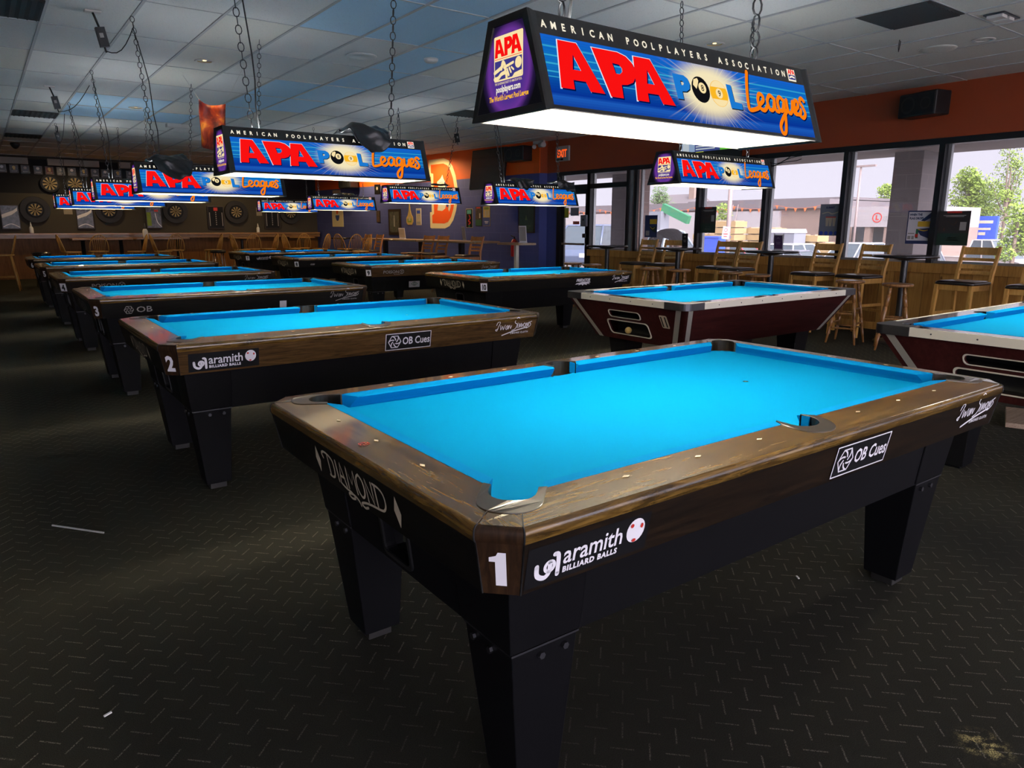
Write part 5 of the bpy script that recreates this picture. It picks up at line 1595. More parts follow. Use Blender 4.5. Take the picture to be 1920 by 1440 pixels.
def spread(proto_, spots, cat, group):
    out = []
    for i, (x, y, rz, lab) in enumerate(spots):
        o = proto_ if i == 0 else clone(src_)
        if i == 0 and len(spots) > 1: src_ = clone(proto_)
        o.location = (x, y, 0)
        o.rotation_euler = (0, 0, rz)
        tag(o, lab, cat, group)
        out.append(o)
    if len(spots) > 1:
        for ch in list(src_.children_recursive): bpy.data.objects.remove(ch)
        bpy.data.objects.remove(src_)
    return out
spread(ladder_chair(), [(8.19, 7.62, PI - 0.12, 'light oak ladder-back bar chair by the windows, nearest the door pier'), (8.28, 7.08, PI + 0.05, 'light oak ladder-back bar chair in front of the bending person'),
                        (8.28, 6.03, PI - 0.05, 'light oak ladder-back bar chair behind table 11, just left of another chair'), (8.20, 5.58, PI - 0.1, 'light oak ladder-back bar chair touching the table with the purple card'),
                        (8.17, 4.32, PI - 0.12, 'light oak ladder-back bar chair under the grey window poster'), (8.22, 3.70, PI - 0.15, 'light oak ladder-back bar chair half behind a round stool and black table'),
                        (8.15, 2.44, PI - 0.1, 'light oak ladder-back bar chair standing alone below the dark window poster'), (8.10, 1.72, PI, 'light oak ladder-back bar chair cut off by the right photo edge')],
       'chair', 'ladder-back bar chairs along the windows')
spread(round_stool(), [(7.50, 3.42, 0.2, 'round turned wooden stool in front of an oak chair by table 11'), (7.46, 2.84, 0.5, 'round turned wooden stool in front of the largest black bar table'), (7.68, 5.28, 0.1, 'round brown stool tucked before the chair with the purple card table'),
                       (7.52, 4.72, 0.7, 'round brown stool directly before the purple card table column'), (7.46, 6.60, 0.3, 'round brown stool before the second oak chair from the door'), (7.50, 6.06, 0.6, 'round brown stool under the black table with the dark card'),
                       (7.50, 8.48, 0.2, 'round stool with pale seat farthest left before the glass door'), (7.42, 7.90, 0.4, 'round stool beside the leftmost black bar table'), (7.35, 14.3, 0.3, 'round wooden stool at the far wall counter, leftmost of its three'),
                       (7.0, 12.1, 0.1, 'round wooden stool at the far wall counter in the middle'), (7.0, 11.5, 0.8, 'round wooden stool at the far wall counter, rightmost of its three')], 'stool', 'round turned wooden stools')
mat('table_black', (0.013, 0.013, 0.016), 0.22, coat=0.4)
spread(pedestal_table(0.36, 'table_black', 'black_metal'), [(8.02, 8.17, 0, 'round black bar table in front of the door sidelight'), (8.02, 6.56, 0, 'round black bar table with a small dark card on it'), (8.02, 4.88, 0, 'round black bar table carrying a purple card'), (8.02, 3.06, 0, 'largest looking round black bar table by the stone pillar'),
                                                            (7.33, 18.1, 0, 'small round black bar table in front of the far blue wall')], 'table', 'round black bar tables')
spread(pedestal_table(0.36, 'bar_wood', 'black_metal'), [(6.75, 19.6, 0, 'round wooden bar table at the right end of the dart ledge'), (4.95, 19.3, 0, 'round wooden bar table in the middle of the dart wall')], 'table', 'round wooden bar tables')
def long_table(x0, x1, y0, y1, legs, top, label, ztop=1.05):
    r = empty('long_bar_table', ((x0 + x1) / 2, (y0 + y1) / 2, 0))
    tag(r, label, 'table')
    hx, hy = (x1 - x0) / 2, (y1 - y0) / 2
    MB().b2((-hx, -hy, ztop - 0.04), (hx, hy, ztop), top).build('table_top', r, bevel=0.006)
    for lx, ly in legs:
        MB().lathe([(0.24, 0), (0.24, 0.012), (0.06, 0.05), (0.045, 0.06), (0.045, ztop - 0.06), (0.12, ztop - 0.041)], (lx - (x0 + x1) / 2, ly - (y0 + y1) / 2, 0), 'black_metal', 18).build('column', r)
    return r
long_table(1.0, 2.35, 19.7, 20.35, ((1.25, 20.0), (2.1, 20.0)), 'bar_wood', 'long brown bar table at left in front of the dart ledge')
long_table(2.45, 3.75, 19.9, 20.5, ((2.65, 20.2), (3.5, 20.2)), 'bar_wood', 'long brown bar table with a white bottle, before the dart ledge')
WS = [(-0.47, 17.6, PI * 0.97, 'windsor bar chair at the left photo edge with its legs fully visible'), (0.85, 18.6, 0.12, 'windsor bar chair second from left by the dart ledge, facing right'), (1.45, 18.9, PI / 2, 'windsor bar chair seen from behind behind table 6'),
      (2.2, 18.4, PI, 'windsor bar chair facing left behind table 5'), (2.74, 18.2, 0.0, 'windsor bar chair facing right beside the bottle table'), (3.15, 18.9, PI / 2, 'windsor bar chair seen from behind under the bottle table'),
      (4.0, 18.6, PI, 'windsor bar chair facing left alone before the dart ledge'), (4.62, 18.2, 0.05, 'windsor bar chair facing right with seat and legs visible beyond table 4'), (5.05, 18.8, PI / 2, 'windsor bar chair seen from behind left of the wooden round table'),
      (5.48, 18.7, PI, 'windsor bar chair facing left above table 7'), (6.06, 18.5, 0.1, 'windsor bar chair facing right above table 7'), (6.5, 19.0, PI / 2, 'faint windsor bar chair seen from behind at the round wooden table'),
      (6.62, 17.9, 2.3, 'windsor bar chair leaning left of its twin before the blue wall'), (7.16, 17.55, 0.4, 'windsor bar chair just right of its twin before the blue wall'), (7.1, 16.85, PI / 2, 'windsor bar chair seen from behind at the small black table'), (6.75, 15.6, PI, 'windsor bar chair facing left before the framed picture')]
spread(windsor_chair(), WS, 'chair', 'windsor bar chairs near the dart wall')
# swivel stools with round black seats and chrome legs
def black_stool():
    r = empty('chrome_bar_stool')
    MB().lathe([(0.001, 0.70), (0.17, 0.70), (0.185, 0.72), (0.185, 0.75), (0.16, 0.775), (0.001, 0.78)], (0, 0, 0), 'seat_leather', 24).build('seat', r)
    for k in range(4):
        a = rad(45 + 90 * k)
        MB().tube([(0.13 * math.cos(a), 0.13 * math.sin(a), 0.70), (0.22 * math.cos(a), 0.22 * math.sin(a), 0)], 0.012, 'chrome', 8).build('leg', r)
    pts = [(0.19 * math.cos(2 * PI * k / 20), 0.19 * math.sin(2 * PI * k / 20), 0.28) for k in range(21)]
    MB().tube(pts, 0.009, 'chrome', 6).build('foot_ring', r)
    return r
spread(black_stool(), [(3.95, 17.9, 0, 'black bar stool with chrome legs between two windsor chairs'), (0.25, 18.3, 0, 'black bar stool with chrome legs beside the leftmost windsor chair')], 'stool', 'black bar stools with chrome legs')
# counters along the far right wall
def counter(s0, s1, d0, d1, legs, label):
    r = empty('wall_counter', dpt((s0 + s1) / 2, 0, (d0 + d1) / 2), DTH)
    tag(r, label, 'counter', 'wooden counters along the far blue wall')
    hs, hd = (s1 - s0) / 2, (d1 - d0) / 2
    MB().b2((-hs, -hd, 1.005), (hs, hd, 1.05), 'tan_top').build('counter_top', r, bevel=0.01)
    for s in legs: MB().b2((s - (s0 + s1) / 2 - 0.05, -0.05, 0.0), (s - (s0 + s1) / 2 + 0.05, 0.05, 1.005), 'black_metal').b2((s - (s0 + s1) / 2 - 0.25, -0.25, 0), (s - (s0 + s1) / 2 + 0.25, 0.25, 0.03), 'black_metal').build('leg', r)
counter(3.35, 6.0, 0.25, 0.95, (3.6, 5.3), 'long tan counter on the far wall below the big letter mural')
counter(0.95, 3.25, 0.28, 0.98, (1.9,), 'tan counter on the far wall below the three posters')
r = empty('round_end_table', (7.80, 10.55, 0))
tag(r, 'tan table with rounded end and one pale post, by the fire extinguisher', 'table')
MB().plate([rrect(-0.28, -0.45, 0.28, 0.45, 0.26, 9)], 1.01, 1.05, 'tan_top').build('table_top', r, bevel=0.005)
MB().b2((-0.035, -0.035, 0), (0.035, 0.035, 1.01), 'cream_trim').b2((-0.2, -0.2, 0), (0.2, 0.2, 0.025), 'cream_trim').build('post', r)
CD = [(5.55, 1.25, PI + DTH + PI / 2 - 1.57, 'reddish ladder-back bar chair at the far counter, leftmost of five'), (4.95, 1.25, 0, 'reddish ladder-back bar chair at the far counter, second from left'),
      (2.75, 1.2, 0, 'reddish ladder-back bar chair in the middle of the far counter'), (2.25, 1.15, 0, 'reddish ladder-back bar chair right of the middle one at the far counter'), (0.9, 0.95, 0, 'reddish ladder-back bar chair beside the rounded tan table')]
sp = []
for s, d, a, lab in CD:
    p = dpt(s, 0, d)
    sp.append((p.x, p.y, PI - 0.05 + (0.12 if s < 3 else 0), lab))
sp = [(x - 0.25 if i == 4 else x, y, a, l) for i, (x, y, a, l) in enumerate(sp)]
spread(ladder_chair('oak_chair_red'), sp, 'chair', 'reddish bar chairs at the far counter')

# ------------------------------------------------------------------ table-top bits
def card_stand(x, y, z, w, h, m, rz, label, holder='vinyl_white'):
    r = empty('table_card', (x, y, z), rz)
    tag(r, label, 'menu card', 'standing cards on the bar tables')
    MB().box((0, 0, h / 2 + 0.01), (0.006, w, h), holder, ry=-0.15).b2((-0.03, -w / 2, 0), (0.04, w / 2, 0.012), holder).build('holder', r)
    c = MB().box((-0.006, 0, h / 2 + 0.012), (0.004, w * 0.86, h * 0.86), m, ry=-0.15)
    fr = (Vector((-0.012, 0, h / 2 + 0.012)), Vector((0, -1, 0)), Vector((-0.149, 0, 0.989)), Vector((-1, 0, 0)))
    c.g2(ribbon2([(-w * .12, h * .22), (0, h * .30), (w * .12, h * .22)], 0.004) + rect2(-w * .25, -h * .02, w * .25, 0.0) + rect2(-w * .2, -h * .12, w * .2, -h * .1), fr, 'vinyl_grey', 0.001)
    c.build('printed_card', r)
mat('card_purple', (0.05, 0.02, 0.06), 0.4)
card_stand(7.97, 4.75, 1.05, 0.13, 0.21, 'card_purple', 0.15, 'purple printed card in a clear stand on a black bar table', 'grey_plastic')
card_stand(7.98, 6.40, 1.05, 0.09, 0.21, 'vinyl_black', 0.5, 'small black card stand on the table by the bending person', 'black_plastic')
p = dpt(4.55, 1.05, 0.55)
card_stand(p.x, p.y, 1.05, 0.20, 0.26, 'vinyl_cream', 0.4, 'cream card stand on the far counter below the calendar')
p = dpt(1.85, 1.05, 0.6)
card_stand(p.x, p.y, 1.05, 0.12, 0.30, 'vinyl_grey', 0.1, 'thin upright card stand on the far counter below the posters', 'grey_plastic')
card_stand(7.86, 10.42, 1.05, 0.16, 0.32, 'vinyl_grey', 0.5, 'white framed card on the rounded tan table', 'vinyl_white')
def bottle(x, y, z, label, cap='grey_plastic', body='white_paint', s=1.0):
    r = empty('squeeze_bottle', (x, y, z))
    tag(r, label, 'bottle', 'bottles on the dart wall ledge')
    MB().lathe([(0.001, 0), (0.045 * s, 0), (0.048 * s, 0.02 * s), (0.048 * s, 0.13 * s), (0.03 * s, 0.17 * s), (0.001, 0.172 * s)], (0, 0, 0), body, 18).build('body', r)
    MB().lathe([(0.024 * s, 0.17 * s), (0.022 * s, 0.20 * s), (0.006 * s, 0.28 * s), (0.001, 0.285 * s)], (0, 0, 0), cap, 14).build('nozzle', r)
bottle(0.27, 21.28, 1.165, 'pale bottle on the dart ledge below the leftmost dartboard', 'paper_white', 'paper_white', 1.0)
bottle(2.72, 20.15, 1.05, 'white pump bottle standing on the long brown table', 'dull_steel', 'white_paint', 1.35)
bottle(6.02, 21.3, 1.165, 'pale bottle on the dart ledge beside a score cabinet', 'paper_white', 'paper_white', 0.95)

# ------------------------------------------------------------------ dart wall
def dartboard(x, z, R, label, y=YB, cab=True):
    r = empty('dartboard', (x, y - 0.04, z))
    tag(r, label, 'dartboard', 'dartboards on the back wall')
    f = (Vector((0, -0.045, 0)), Vector((1, 0, 0)), Vector((0, 0, 1)), Vector((0, -1, 0)))
    k = R * 0.60
    if cab:
        b = MB()
        prof = [(k * 1.02, 0.03), (R * 0.98, 0.03), (R, 0.01), (R, -0.04), (k * 1.02, -0.04)]
        n = 36
        rings = [[(q * math.cos(2 * PI * i / n), -h, q * math.sin(2 * PI * i / n)) for i in range(n)] for q, h in prof]
        b.loft(rings, 'black_rubber', cap=False, smooth=False)
        b.build('surround', r)
    b = MB()
    n = 40
    b.loft([[(k * math.cos(2 * PI * i / n), yy, k * math.sin(2 * PI * i / n)) for i in range(n)] for yy in (0.03, -0.042)], 'vinyl_black')
    for i in range(20):
        if i % 2: continue
        a0, a1 = rad(18 * i - 9 + 9), rad(18 * i + 9 + 9)
        for q0, q1, m in ((0.08, 0.74, 'dart_cream'),):
            pts = [(k * q * math.cos(a), k * q * math.sin(a)) for q, a in ((q0, a0), (q1, a0), (q1, (a0 + a1) / 2), (q1, a1), (q0, a1))]
            b.g2([(pts, [(0, 1, 2, 3, 4)])], f, m, 0.001)
    b.g2(ring2(0, 0, k * 0.76, k * 0.79, 40), f, 'dull_steel', 0.002)
    b.build('board_face', r)
mat('dart_cream', (0.33, 0.25, 0.12), 0.8)
for x, lab in ((0.42, 'dartboard in a black round surround, leftmost on the lower row'), (2.10, 'dartboard in a black round surround, second from left on the lower row'), (3.78, 'dartboard in a black round surround, third from left on the lower row'), (5.46, 'dartboard in a black round surround, fourth from left on the lower row'), (7.10, 'dartboard in a black round surround, rightmost by the blue wall')):
    dartboard(x, 1.76, 0.335, lab)
for x, lab in ((0.82, 'small bare dartboard high on the black wall, left one'), (1.38, 'small bare dartboard high on the black wall, right one')): dartboard(x, 2.42, 0.36, lab, cab=False)
def wall_panel(name, cat, x, z, w, h, m, label, frame_m='frame_wood_dark', d=0.05, art=None):
    r = empty(name, (x, YB, z))
    tag(r, label, cat)
    MB().b2((-w / 2, -d, -h / 2), (w / 2, 0, h / 2), frame_m).build('frame', r, bevel=0.004)
    a = MB().b2((-w / 2 + 0.02, -d - 0.004, -h / 2 + 0.02), (w / 2 - 0.02, -d, h / 2 - 0.02), m)
    if art: art(a, (Vector((0, -d - 0.005, 0)), Vector((1, 0, 0)), Vector((0, 0, 1)), Vector((0, -1, 0))), w, h)
    a.build('face', r)
    return r
def art_foil(a, f, w, h):
    a.g2(poly2([(-w * .45, h * .1), (w * .2, h * .28), (w * .42, h * .40), (w * .40, h * .26), (w * .1, h * .1), (-w * .45, -h * .05)]), f, 'vinyl_white', 0.001)
    a.g2(ribbon2([(-w * .42, -h * .40), (0, -h * .28), (w * .42, -h * .42)], 0.02), f, 'vinyl_white', 0.001)
def art_score(a, f, w, h):
    a.g2(rect2(-w * .12, h * .30, w * .12, h * .44), f, 'vinyl_red', 0.001)
    for k in range(7): a.g2(rect2(-0.012, h * (.2 - k * .09), 0.012, h * (.25 - k * .09)), f, 'vinyl_grey', 0.001)
    a.g2(rect2(-w * .4, -h * .38, -w * .36, h * .22) + rect2(w * .36, -h * .38, w * .40, h * .22), f, 'vinyl_grey', 0.001)
def art_green(a, f, w, h):
    a.g2(rect2(-w * .45, -h * .38, -w * .18, h * .25), f, 'leaf_green', 0.001)
    a.g2(rect2(w * .05, h * .28, w * .3, h * .38), f, 'vinyl_red', 0.001)
    a.g2(ribbon2([(w * .1, h * .2), (w * .2, -h * .2), (w * .44, -h * .42)], 0.02), f, 'vinyl_white', 0.001)
wall_panel('poster', 'poster', -0.13, 1.57, 0.40, 0.60, 'foil_print', 'shiny curled blue and white poster left of the first dartboard', art=art_foil)
wall_panel('poster', 'poster', 1.52, 1.56, 0.40, 0.56, 'foil_print', 'shiny grey and green poster between first and second dartboards', art=art_foil)
wall_panel('poster', 'poster', 3.20, 1.58, 0.40, 0.58, 'foil_print', 'shiny poster with a green stripe left of the third dartboard', art=art_green)
for x, lab in ((4.87, 'dark framed dart score cabinet left of the fourth dartboard'), (6.52, 'dark framed dart score cabinet left of the rightmost dartboard')): wall_panel('score_cabinet', 'score cabinet', x, 1.60, 0.46, 0.64, 'vinyl_black', lab, art=art_score)
wall_panel('paper_notice', 'notice', 1.15, 1.77, 0.20, 0.24, 'paper_aged', 'small beige paper notice right of the first dartboard', 'paper_aged', 0.006)
wall_panel('paper_notice', 'notice', 6.15, 1.78, 0.17, 0.24, 'paper_aged', 'small beige paper notice right of the fourth dartboard', 'paper_aged', 0.006)
def art_plaque(k):
    def f_(a, f, w, h):
        a.g2(disc2(0, h * .18, 0.036, n=14), f, ('vinyl_white', 'vinyl_gold', 'vinyl_grey')[k % 3], 0.001)
        if k % 3 == 1: a.g2(rect2(-0.02, -h * .1, 0.03, h * .02), f, 'vinyl_gold', 0.001)
        a.g2(rect2(-w * .3, -h * .3, w * .3, -h * .24), f, 'vinyl_grey', 0.001)
    return f_
for k, x in enumerate((-0.16, 0.09, 0.33, 0.60, 0.85, 1.10, 1.35, 1.62, 1.88, 2.12, 2.42, 2.72)):
    wall_panel('award_plaque', 'plaque', x, 2.765 - 0.004 * k, 0.19, 0.21, 'plaque_black' if k != 4 else 'plaque_red', 'dark award plaque, number %s from left in the high row' % ['one', 'two', 'three', 'four', 'five with a red field', 'six', 'seven', 'eight', 'nine', 'ten', 'eleven', 'twelve'][k], 'plaque_edge', 0.02, art_plaque(k))
mat('soffit_box_grey', (0.36, 0.34, 0.30), 0.7)  # pale soffit boxes on the dart wall, not lamps
for x0, x1, lab in ((-1.6, 0.40, 'long pale rectangular soffit box high on the dart wall at the left edge'), (0.82, 1.98, 'long pale rectangular soffit box high on the dart wall, second from left'), (2.45, 3.9, 'long pale rectangular soffit box high on the dart wall above the draped lamp')):
    m = MB().b2((x0, YB - 0.2, 2.875), (x1, YB, 3.03), 'soffit_box_grey')
    for t in (0.3, 0.66): m.b2((x0 + (x1 - x0) * t - 0.006, YB - 0.203, 2.875), (x0 + (x1 - x0) * t + 0.006, YB - 0.2, 3.03), 'seam_black')
    tag(m.build('soffit_box', bevel=0.004), lab, 'soffit box')

# ------------------------------------------------------------------ far right wall: mural, screens, posters
def onwall(name, s, z): return empty(name, dpt(s, z, 0), DTH + PI)
# in the local frame of these things x runs to the right along the wall, -y points into the room
LF = (Vector((0, -0.002, 0)), Vector((1, 0, 0)), Vector((0, 0, 1)), Vector((0, -1, 0)))
r = onwall('letter_mural', 4.10, 1.31)
tag(r, 'big orange letter D mural with cream outline and a white horse', 'mural')
H_ = 1.66
Do = [(0.0, 0), (0.0, 0.66), (0.10, 0.66), (0.10, 0.62), (0.06, 0.62)]
outer = [(0.02, 0.02), (0.02, 0.40), (0.10, 0.40), (0.10, 1.26), (0.0, 1.26), (0.0, 1.66), (0.66, 1.66), (0.86, 1.60), (1.02, 1.46), (1.14, 1.24), (1.21, 0.96), (1.21, 0.68), (1.14, 0.42), (1.02, 0.20), (0.86, 0.06), (0.66, 0.0), (0.08, 0.0)]
inn = [(0.12, 0.13), (0.12, 0.32), (0.20, 0.36), (0.20, 1.32), (0.10, 1.34), (0.10, 1.54), (0.64, 1.54), (0.80, 1.49), (0.93, 1.37), (1.03, 1.18), (1.09, 0.95), (1.09, 0.70), (1.03, 0.46), (0.93, 0.28), (0.80, 0.16), (0.64, 0.12)]
m = MB().g2(poly2(outer), LF, 'mural_cream', 0.0).g2(poly2(inn), LF, 'mural_orange', 0.002)
horse = [(0.36, 0.44), (0.40, 0.62), (0.40, 0.80), (0.42, 0.98), (0.38, 1.04), (0.36, 1.12), (0.52, 1.20), (0.60, 1.28), (0.63, 1.20), (0.70, 1.12), (0.76, 0.98), (0.80, 0.86), (0.90, 0.80), (0.94, 0.66), (0.92, 0.50), (0.86, 0.40), (0.82, 0.46), (0.86, 0.58), (0.82, 0.66), (0.74, 0.60), (0.70, 0.48), (0.56, 0.42)]
m.g2(poly2(horse), LF, 'mural_white', 0.004)
m.g2(poly2([(0.66, 1.08), (0.74, 0.94), (0.80, 0.82), (0.84, 0.84), (0.78, 1.0), (0.70, 1.12)]) + poly2([(0.80, 0.62), (0.84, 0.54), (0.78, 0.50), (0.74, 0.56)]), LF, 'mural_blue', 0.006)
m.g2(ribbon2([(0.40, 1.05), (0.5, 1.10), (0.62, 1.10)], 0.012), LF, 'mural_blue', 0.006)
m.build('painted_letter', r, fix=False)
def hung(name, cat, s, z, w, h, m, label, fm='frame_wood_dark', d=0.02, border=0.025, art=None):
    r = onwall(name, s, z)
    tag(r, label, cat)
    MB().b2((-w / 2, -d, -h / 2), (w / 2, 0, h / 2), fm).build('frame', r)
    a = MB().b2((-w / 2 + border, -d - 0.003, -h / 2 + border), (w / 2 - border, -d, h / 2 - border), m)
    if art: art(a, (Vector((0, -d - 0.004, 0)), Vector((1, 0, 0)), Vector((0, 0, 1)), Vector((0, -1, 0))), w, h)
    a.build('face', r)
    return r
hung('framed_picture', 'picture', 5.78, 1.47, 0.62, 0.68, 'photo_dark', 'large dark framed photograph on the blue wall left of the mural', border=0.07, art=lambda a, f, w, h: a.g2(rect2(-0.03, -0.12, 0.03, 0.12) + disc2(0, 0.15, 0.03), f, 'vinyl_grey', 0.001))
r = onwall('pennant_sign', 5.02, 1.66)
tag(r, 'yellow drop shaped sign on the blue wall beside the calendar', 'sign')
drop = [(-0.02, 0.27), (-0.035, 0.12), (-0.09, -0.02), (-0.16, -0.08), (-0.16, -0.20), (-0.10, -0.26), (0.10, -0.26), (0.16, -0.18), (0.14, -0.06), (0.08, 0.0), (0.03, 0.12), (0.01, 0.27)]
m = MB().plate([drop], 0.0, 0.015, 'vinyl_gold', lambda x, y, z: (x, -z, y))
m.g2(rect2(-0.11, -0.20, 0.09, -0.10), (Vector((0, -0.016, 0)),) + LF[1:], 'leaf_green', 0.001)
m.g2(rect2(-0.05, -0.16, 0.05, -0.06), (Vector((0, -0.018, 0)),) + LF[1:], 'vinyl_cream', 0.001)
m.build('board', r)
hung('calendar', 'calendar', 4.60, 1.60, 0.24, 0.42, 'vinyl_cream', 'narrow white calendar poster just left of the mural', 'vinyl_white', 0.006, 0.012, lambda a, f, w, h: a.g2(rect2(-0.08, 0.08, 0.08, 0.16), f, 'sign_board_blue', 0.001).g2(move(text2('17', 0.13, 0.001), 0, -0.05), f, 'vinyl_grey', 0.002).g2(rect2(-0.08, -0.17, 0.08, -0.12), f, 'vinyl_grey', 0.001))
hung('poster', 'poster', 2.43, 1.55, 0.26, 0.44, 'vinyl_black', 'black poster with red and green print right of the mural', 'vinyl_cream', 0.006, 0.014, lambda a, f, w, h: a.g2(rect2(-0.08, 0.10, 0.08, 0.19), f, 'sign_teal_paint', 0.001).g2(ribbon2([(0.0, 0.07), (0.04, 0.0), (-0.03, -0.06), (0.05, -0.1), (-0.02, -0.14)], 0.03), f, 'vinyl_red', 0.001).g2(disc2(0, -0.18, 0.03), f, 'green_machine', 0.001))
hung('poster', 'poster', 2.07, 1.59, 0.24, 0.44, 'photo_brown', 'brown and green poster in the middle of three on the blue wall', 'photo_brown', 0.006, 0.006, lambda a, f, w, h: a.g2(rect2(-w * .48, -h * .48, w * .48, -h * .16), f, 'poster_green', 0.001).g2(rect2(-w * .3, h * .4, w * .3, h * .48), f, 'vinyl_red', 0.001).g2(rect2(0.03, -0.04, 0.07, 0.07), f, 'vinyl_cream', 0.001))
hung('poster', 'poster', 1.77, 1.59, 0.25, 0.44, 'vinyl_gold', 'yellow and navy poster rightmost of three on the blue wall', 'vinyl_gold', 0.006, 0.006, lambda a, f, w, h: a.g2(rect2(-w * .48, -h * .48, w * .48, -h * .06), f, 'mural_blue', 0.001).g2(rect2(-w * .35, h * .34, w * .35, h * .46), f, 'leaf_green', 0.001).g2(rect2(-0.06, 0.0, 0.0, 0.12) + rect2(0.04, 0.02, 0.09, 0.12), f, 'vinyl_cream', 0.001).g2(rect2(-0.07, -0.13, 0.07, -0.11) + rect2(-0.05, -0.16, 0.05, -0.145), f, 'vinyl_white', 0.002))
hung('framed_board', 'picture', 0.38, 1.53, 0.52, 0.60, 'green_board', 'green framed board hanging above the fire extinguisher', border=0.03, art=lambda a, f, w, h: a.g2(poly2([(-0.04, -0.03), (0, 0.08), (0.04, -0.03)]) + rect2(-0.15, -0.16, 0.15, -0.15) + rect2(-0.1, -0.2, 0.1, -0.19), f, 'leaf_deep', 0.001))
def art_flag(a, f, w, h):
    bowl = [(-0.13, -0.02)] + [(0.13 * math.cos(rad(k)), -0.02 + 0.17 * math.sin(rad(k))) for k in range(180, 361, 20)]
    a.g2(poly2(bowl), f, 'mural_blue', 0.001)
    a.g2(poly2([(-0.06, 0.02), (-0.07, 0.16), (-0.01, 0.26), (0.01, 0.34), (0.05, 0.24), (0.07, 0.12), (0.04, 0.02)]), f, 'mural_orange', 0.001)
hung('wall_flag', 'flag', 9.10, 1.70, 0.72, 0.72, 'mural_cream', 'cream flag with a dark bowl and orange flame on the far blue wall', 'mural_cream', 0.006, 0.004, art_flag)
hung('paper_sign', 'sign', 9.10, 2.37, 0.5, 0.10, 'vinyl_cream', 'narrow cream paper strip above the bowl flag', 'vinyl_cream', 0.005, 0.003)
hung('poster', 'poster', 6.65, 2.36, 0.30, 0.26, 'vinyl_black', 'small black square poster above a narrow dark one on the blue wall', 'vinyl_black', 0.01, 0.01, lambda a, f, w, h: a.g2(disc2(0, 0.02, 0.045), f, 'vinyl_cream', 0.001))
hung('poster', 'poster', 6.65, 1.62, 0.20, 0.32, 'photo_brown', 'narrow dark poster below the black square one on the blue wall', 'vinyl_black', 0.01, 0.01)
def flat_tv(loc, rz, tilt, w, h, face, label):
    r = empty('wall_television', loc, rz)
    tag(r, label, 'television')
    M = Matrix.Rotation(tilt, 3, 'X')
    b = MB().box(M @ Vector((0, -0.25, 0)), (w, 0.05, h), 'black_plastic', rx=tilt)
    b.build('casing', r, bevel=0.004)
    s = MB().box(M @ Vector((0, -0.277, 0)), (w - 0.02, 0.004, h - 0.03), face, rx=tilt)
    s.build('screen', r)
    MB().b2((-0.05, -0.23, -0.05), (0.05, 0, 0.05), 'black_metal').build('wall_bracket', r)
    return r, M
# portrait looking screen at the corner (seen obliquely, switched off)
flat_tv(dpt(1.40, 2.56, 0), DTH + PI, -0.13, 1.20, 0.86, 'tv_glass', 'dark switched-off wall television reflecting a lamp, by the orange corner')
def speaker(loc, rz, label, w=0.52, h=0.29, d=0.26, ry=0.0):
    r = empty('wall_speaker', loc, rz)
    tag(r, label, 'speaker', 'black speakers on the walls')
    o = MB().b2((-w / 2, -d, -h / 2), (w / 2, 0, h / 2), 'black_plastic').build('cabinet', r, bevel=0.02, seg=3)
    g = MB().b2((-w / 2 + 0.02, -d - 0.008, -h / 2 + 0.02), (w / 2 - 0.02, -d, h / 2 - 0.02), 'speaker_cloth')
    for x, q in ((-w * .22, h * .36), (w * .25, h * .26)): g.g2(ring2(x, 0, q * .75, q, 22), (Vector((0, -d - 0.009, 0)),) + LF[1:], 'black_rubber', 0.001)
    g.build('front_grille', r)
    MB().b2((-0.04, -0.02, h / 2), (0.04, 0.06, h / 2 + 0.03), 'black_metal').build('bracket', r)
speaker(dpt(0.42, 2.84, 0.10), DTH + PI, 'black wall speaker in the corner above the door', 0.62, 0.30)
speaker((XW - 0.07, 3.36, 2.84), -PI / 2 - 0.25, 'black wall speaker on the shaded orange band above the windows', 0.52, 0.28)
speaker(dpt(7.9, 2.55, 0.1), DTH + PI, 'black wall speaker far back on the orange band', 0.7, 0.26)
# emergency spot light heads
r = empty('emergency_spot', (8.60, 10.75, 2.98))
tag(r, 'twin head emergency spotlight on the corner near the exit sign', 'emergency light')
MB().tube([(0, 0.1, 0), (-0.02, -0.06, 0)], [0.045, 0.055], 'grey_plastic', 14).build('lamp_head', r)
MB().tube([(0, 0.30, 0.0), (-0.02, 0.25, -0.02)], [0.035, 0.045], 'grey_plastic', 14).build('lamp_head', r)
MB().b2((0.0, -0.02, 0.03), (0.05, 0.32, 0.09), 'grey_plastic').build('housing', r)
r = empty('exit_sign', (XW - 0.003, 10.47, 2.80))
tag(r, 'lit red EXIT sign on the shaded orange band above the door', 'exit sign')
MB().b2((-0.05, -0.20, -0.14), (0, 0.20, 0.15), 'grey_plastic').build('housing', r, bevel=0.006)
f = (Vector((-0.052, 0, 0)), Vector((0, -1, 0)), Vector((0, 0, 1)), Vector((-1, 0, 0)))
MB().g2(move(text2('EXIT', 0.20, 0.006, sx=0.72), 0, -0.06), f, 'exit_red', 0.001).g2(rect2(-0.17, -0.125, -0.07, -0.085) + rect2(-0.05, -0.125, 0.04, -0.085), f, 'vinyl_black', 0.001).build('letters', r, fix=False)
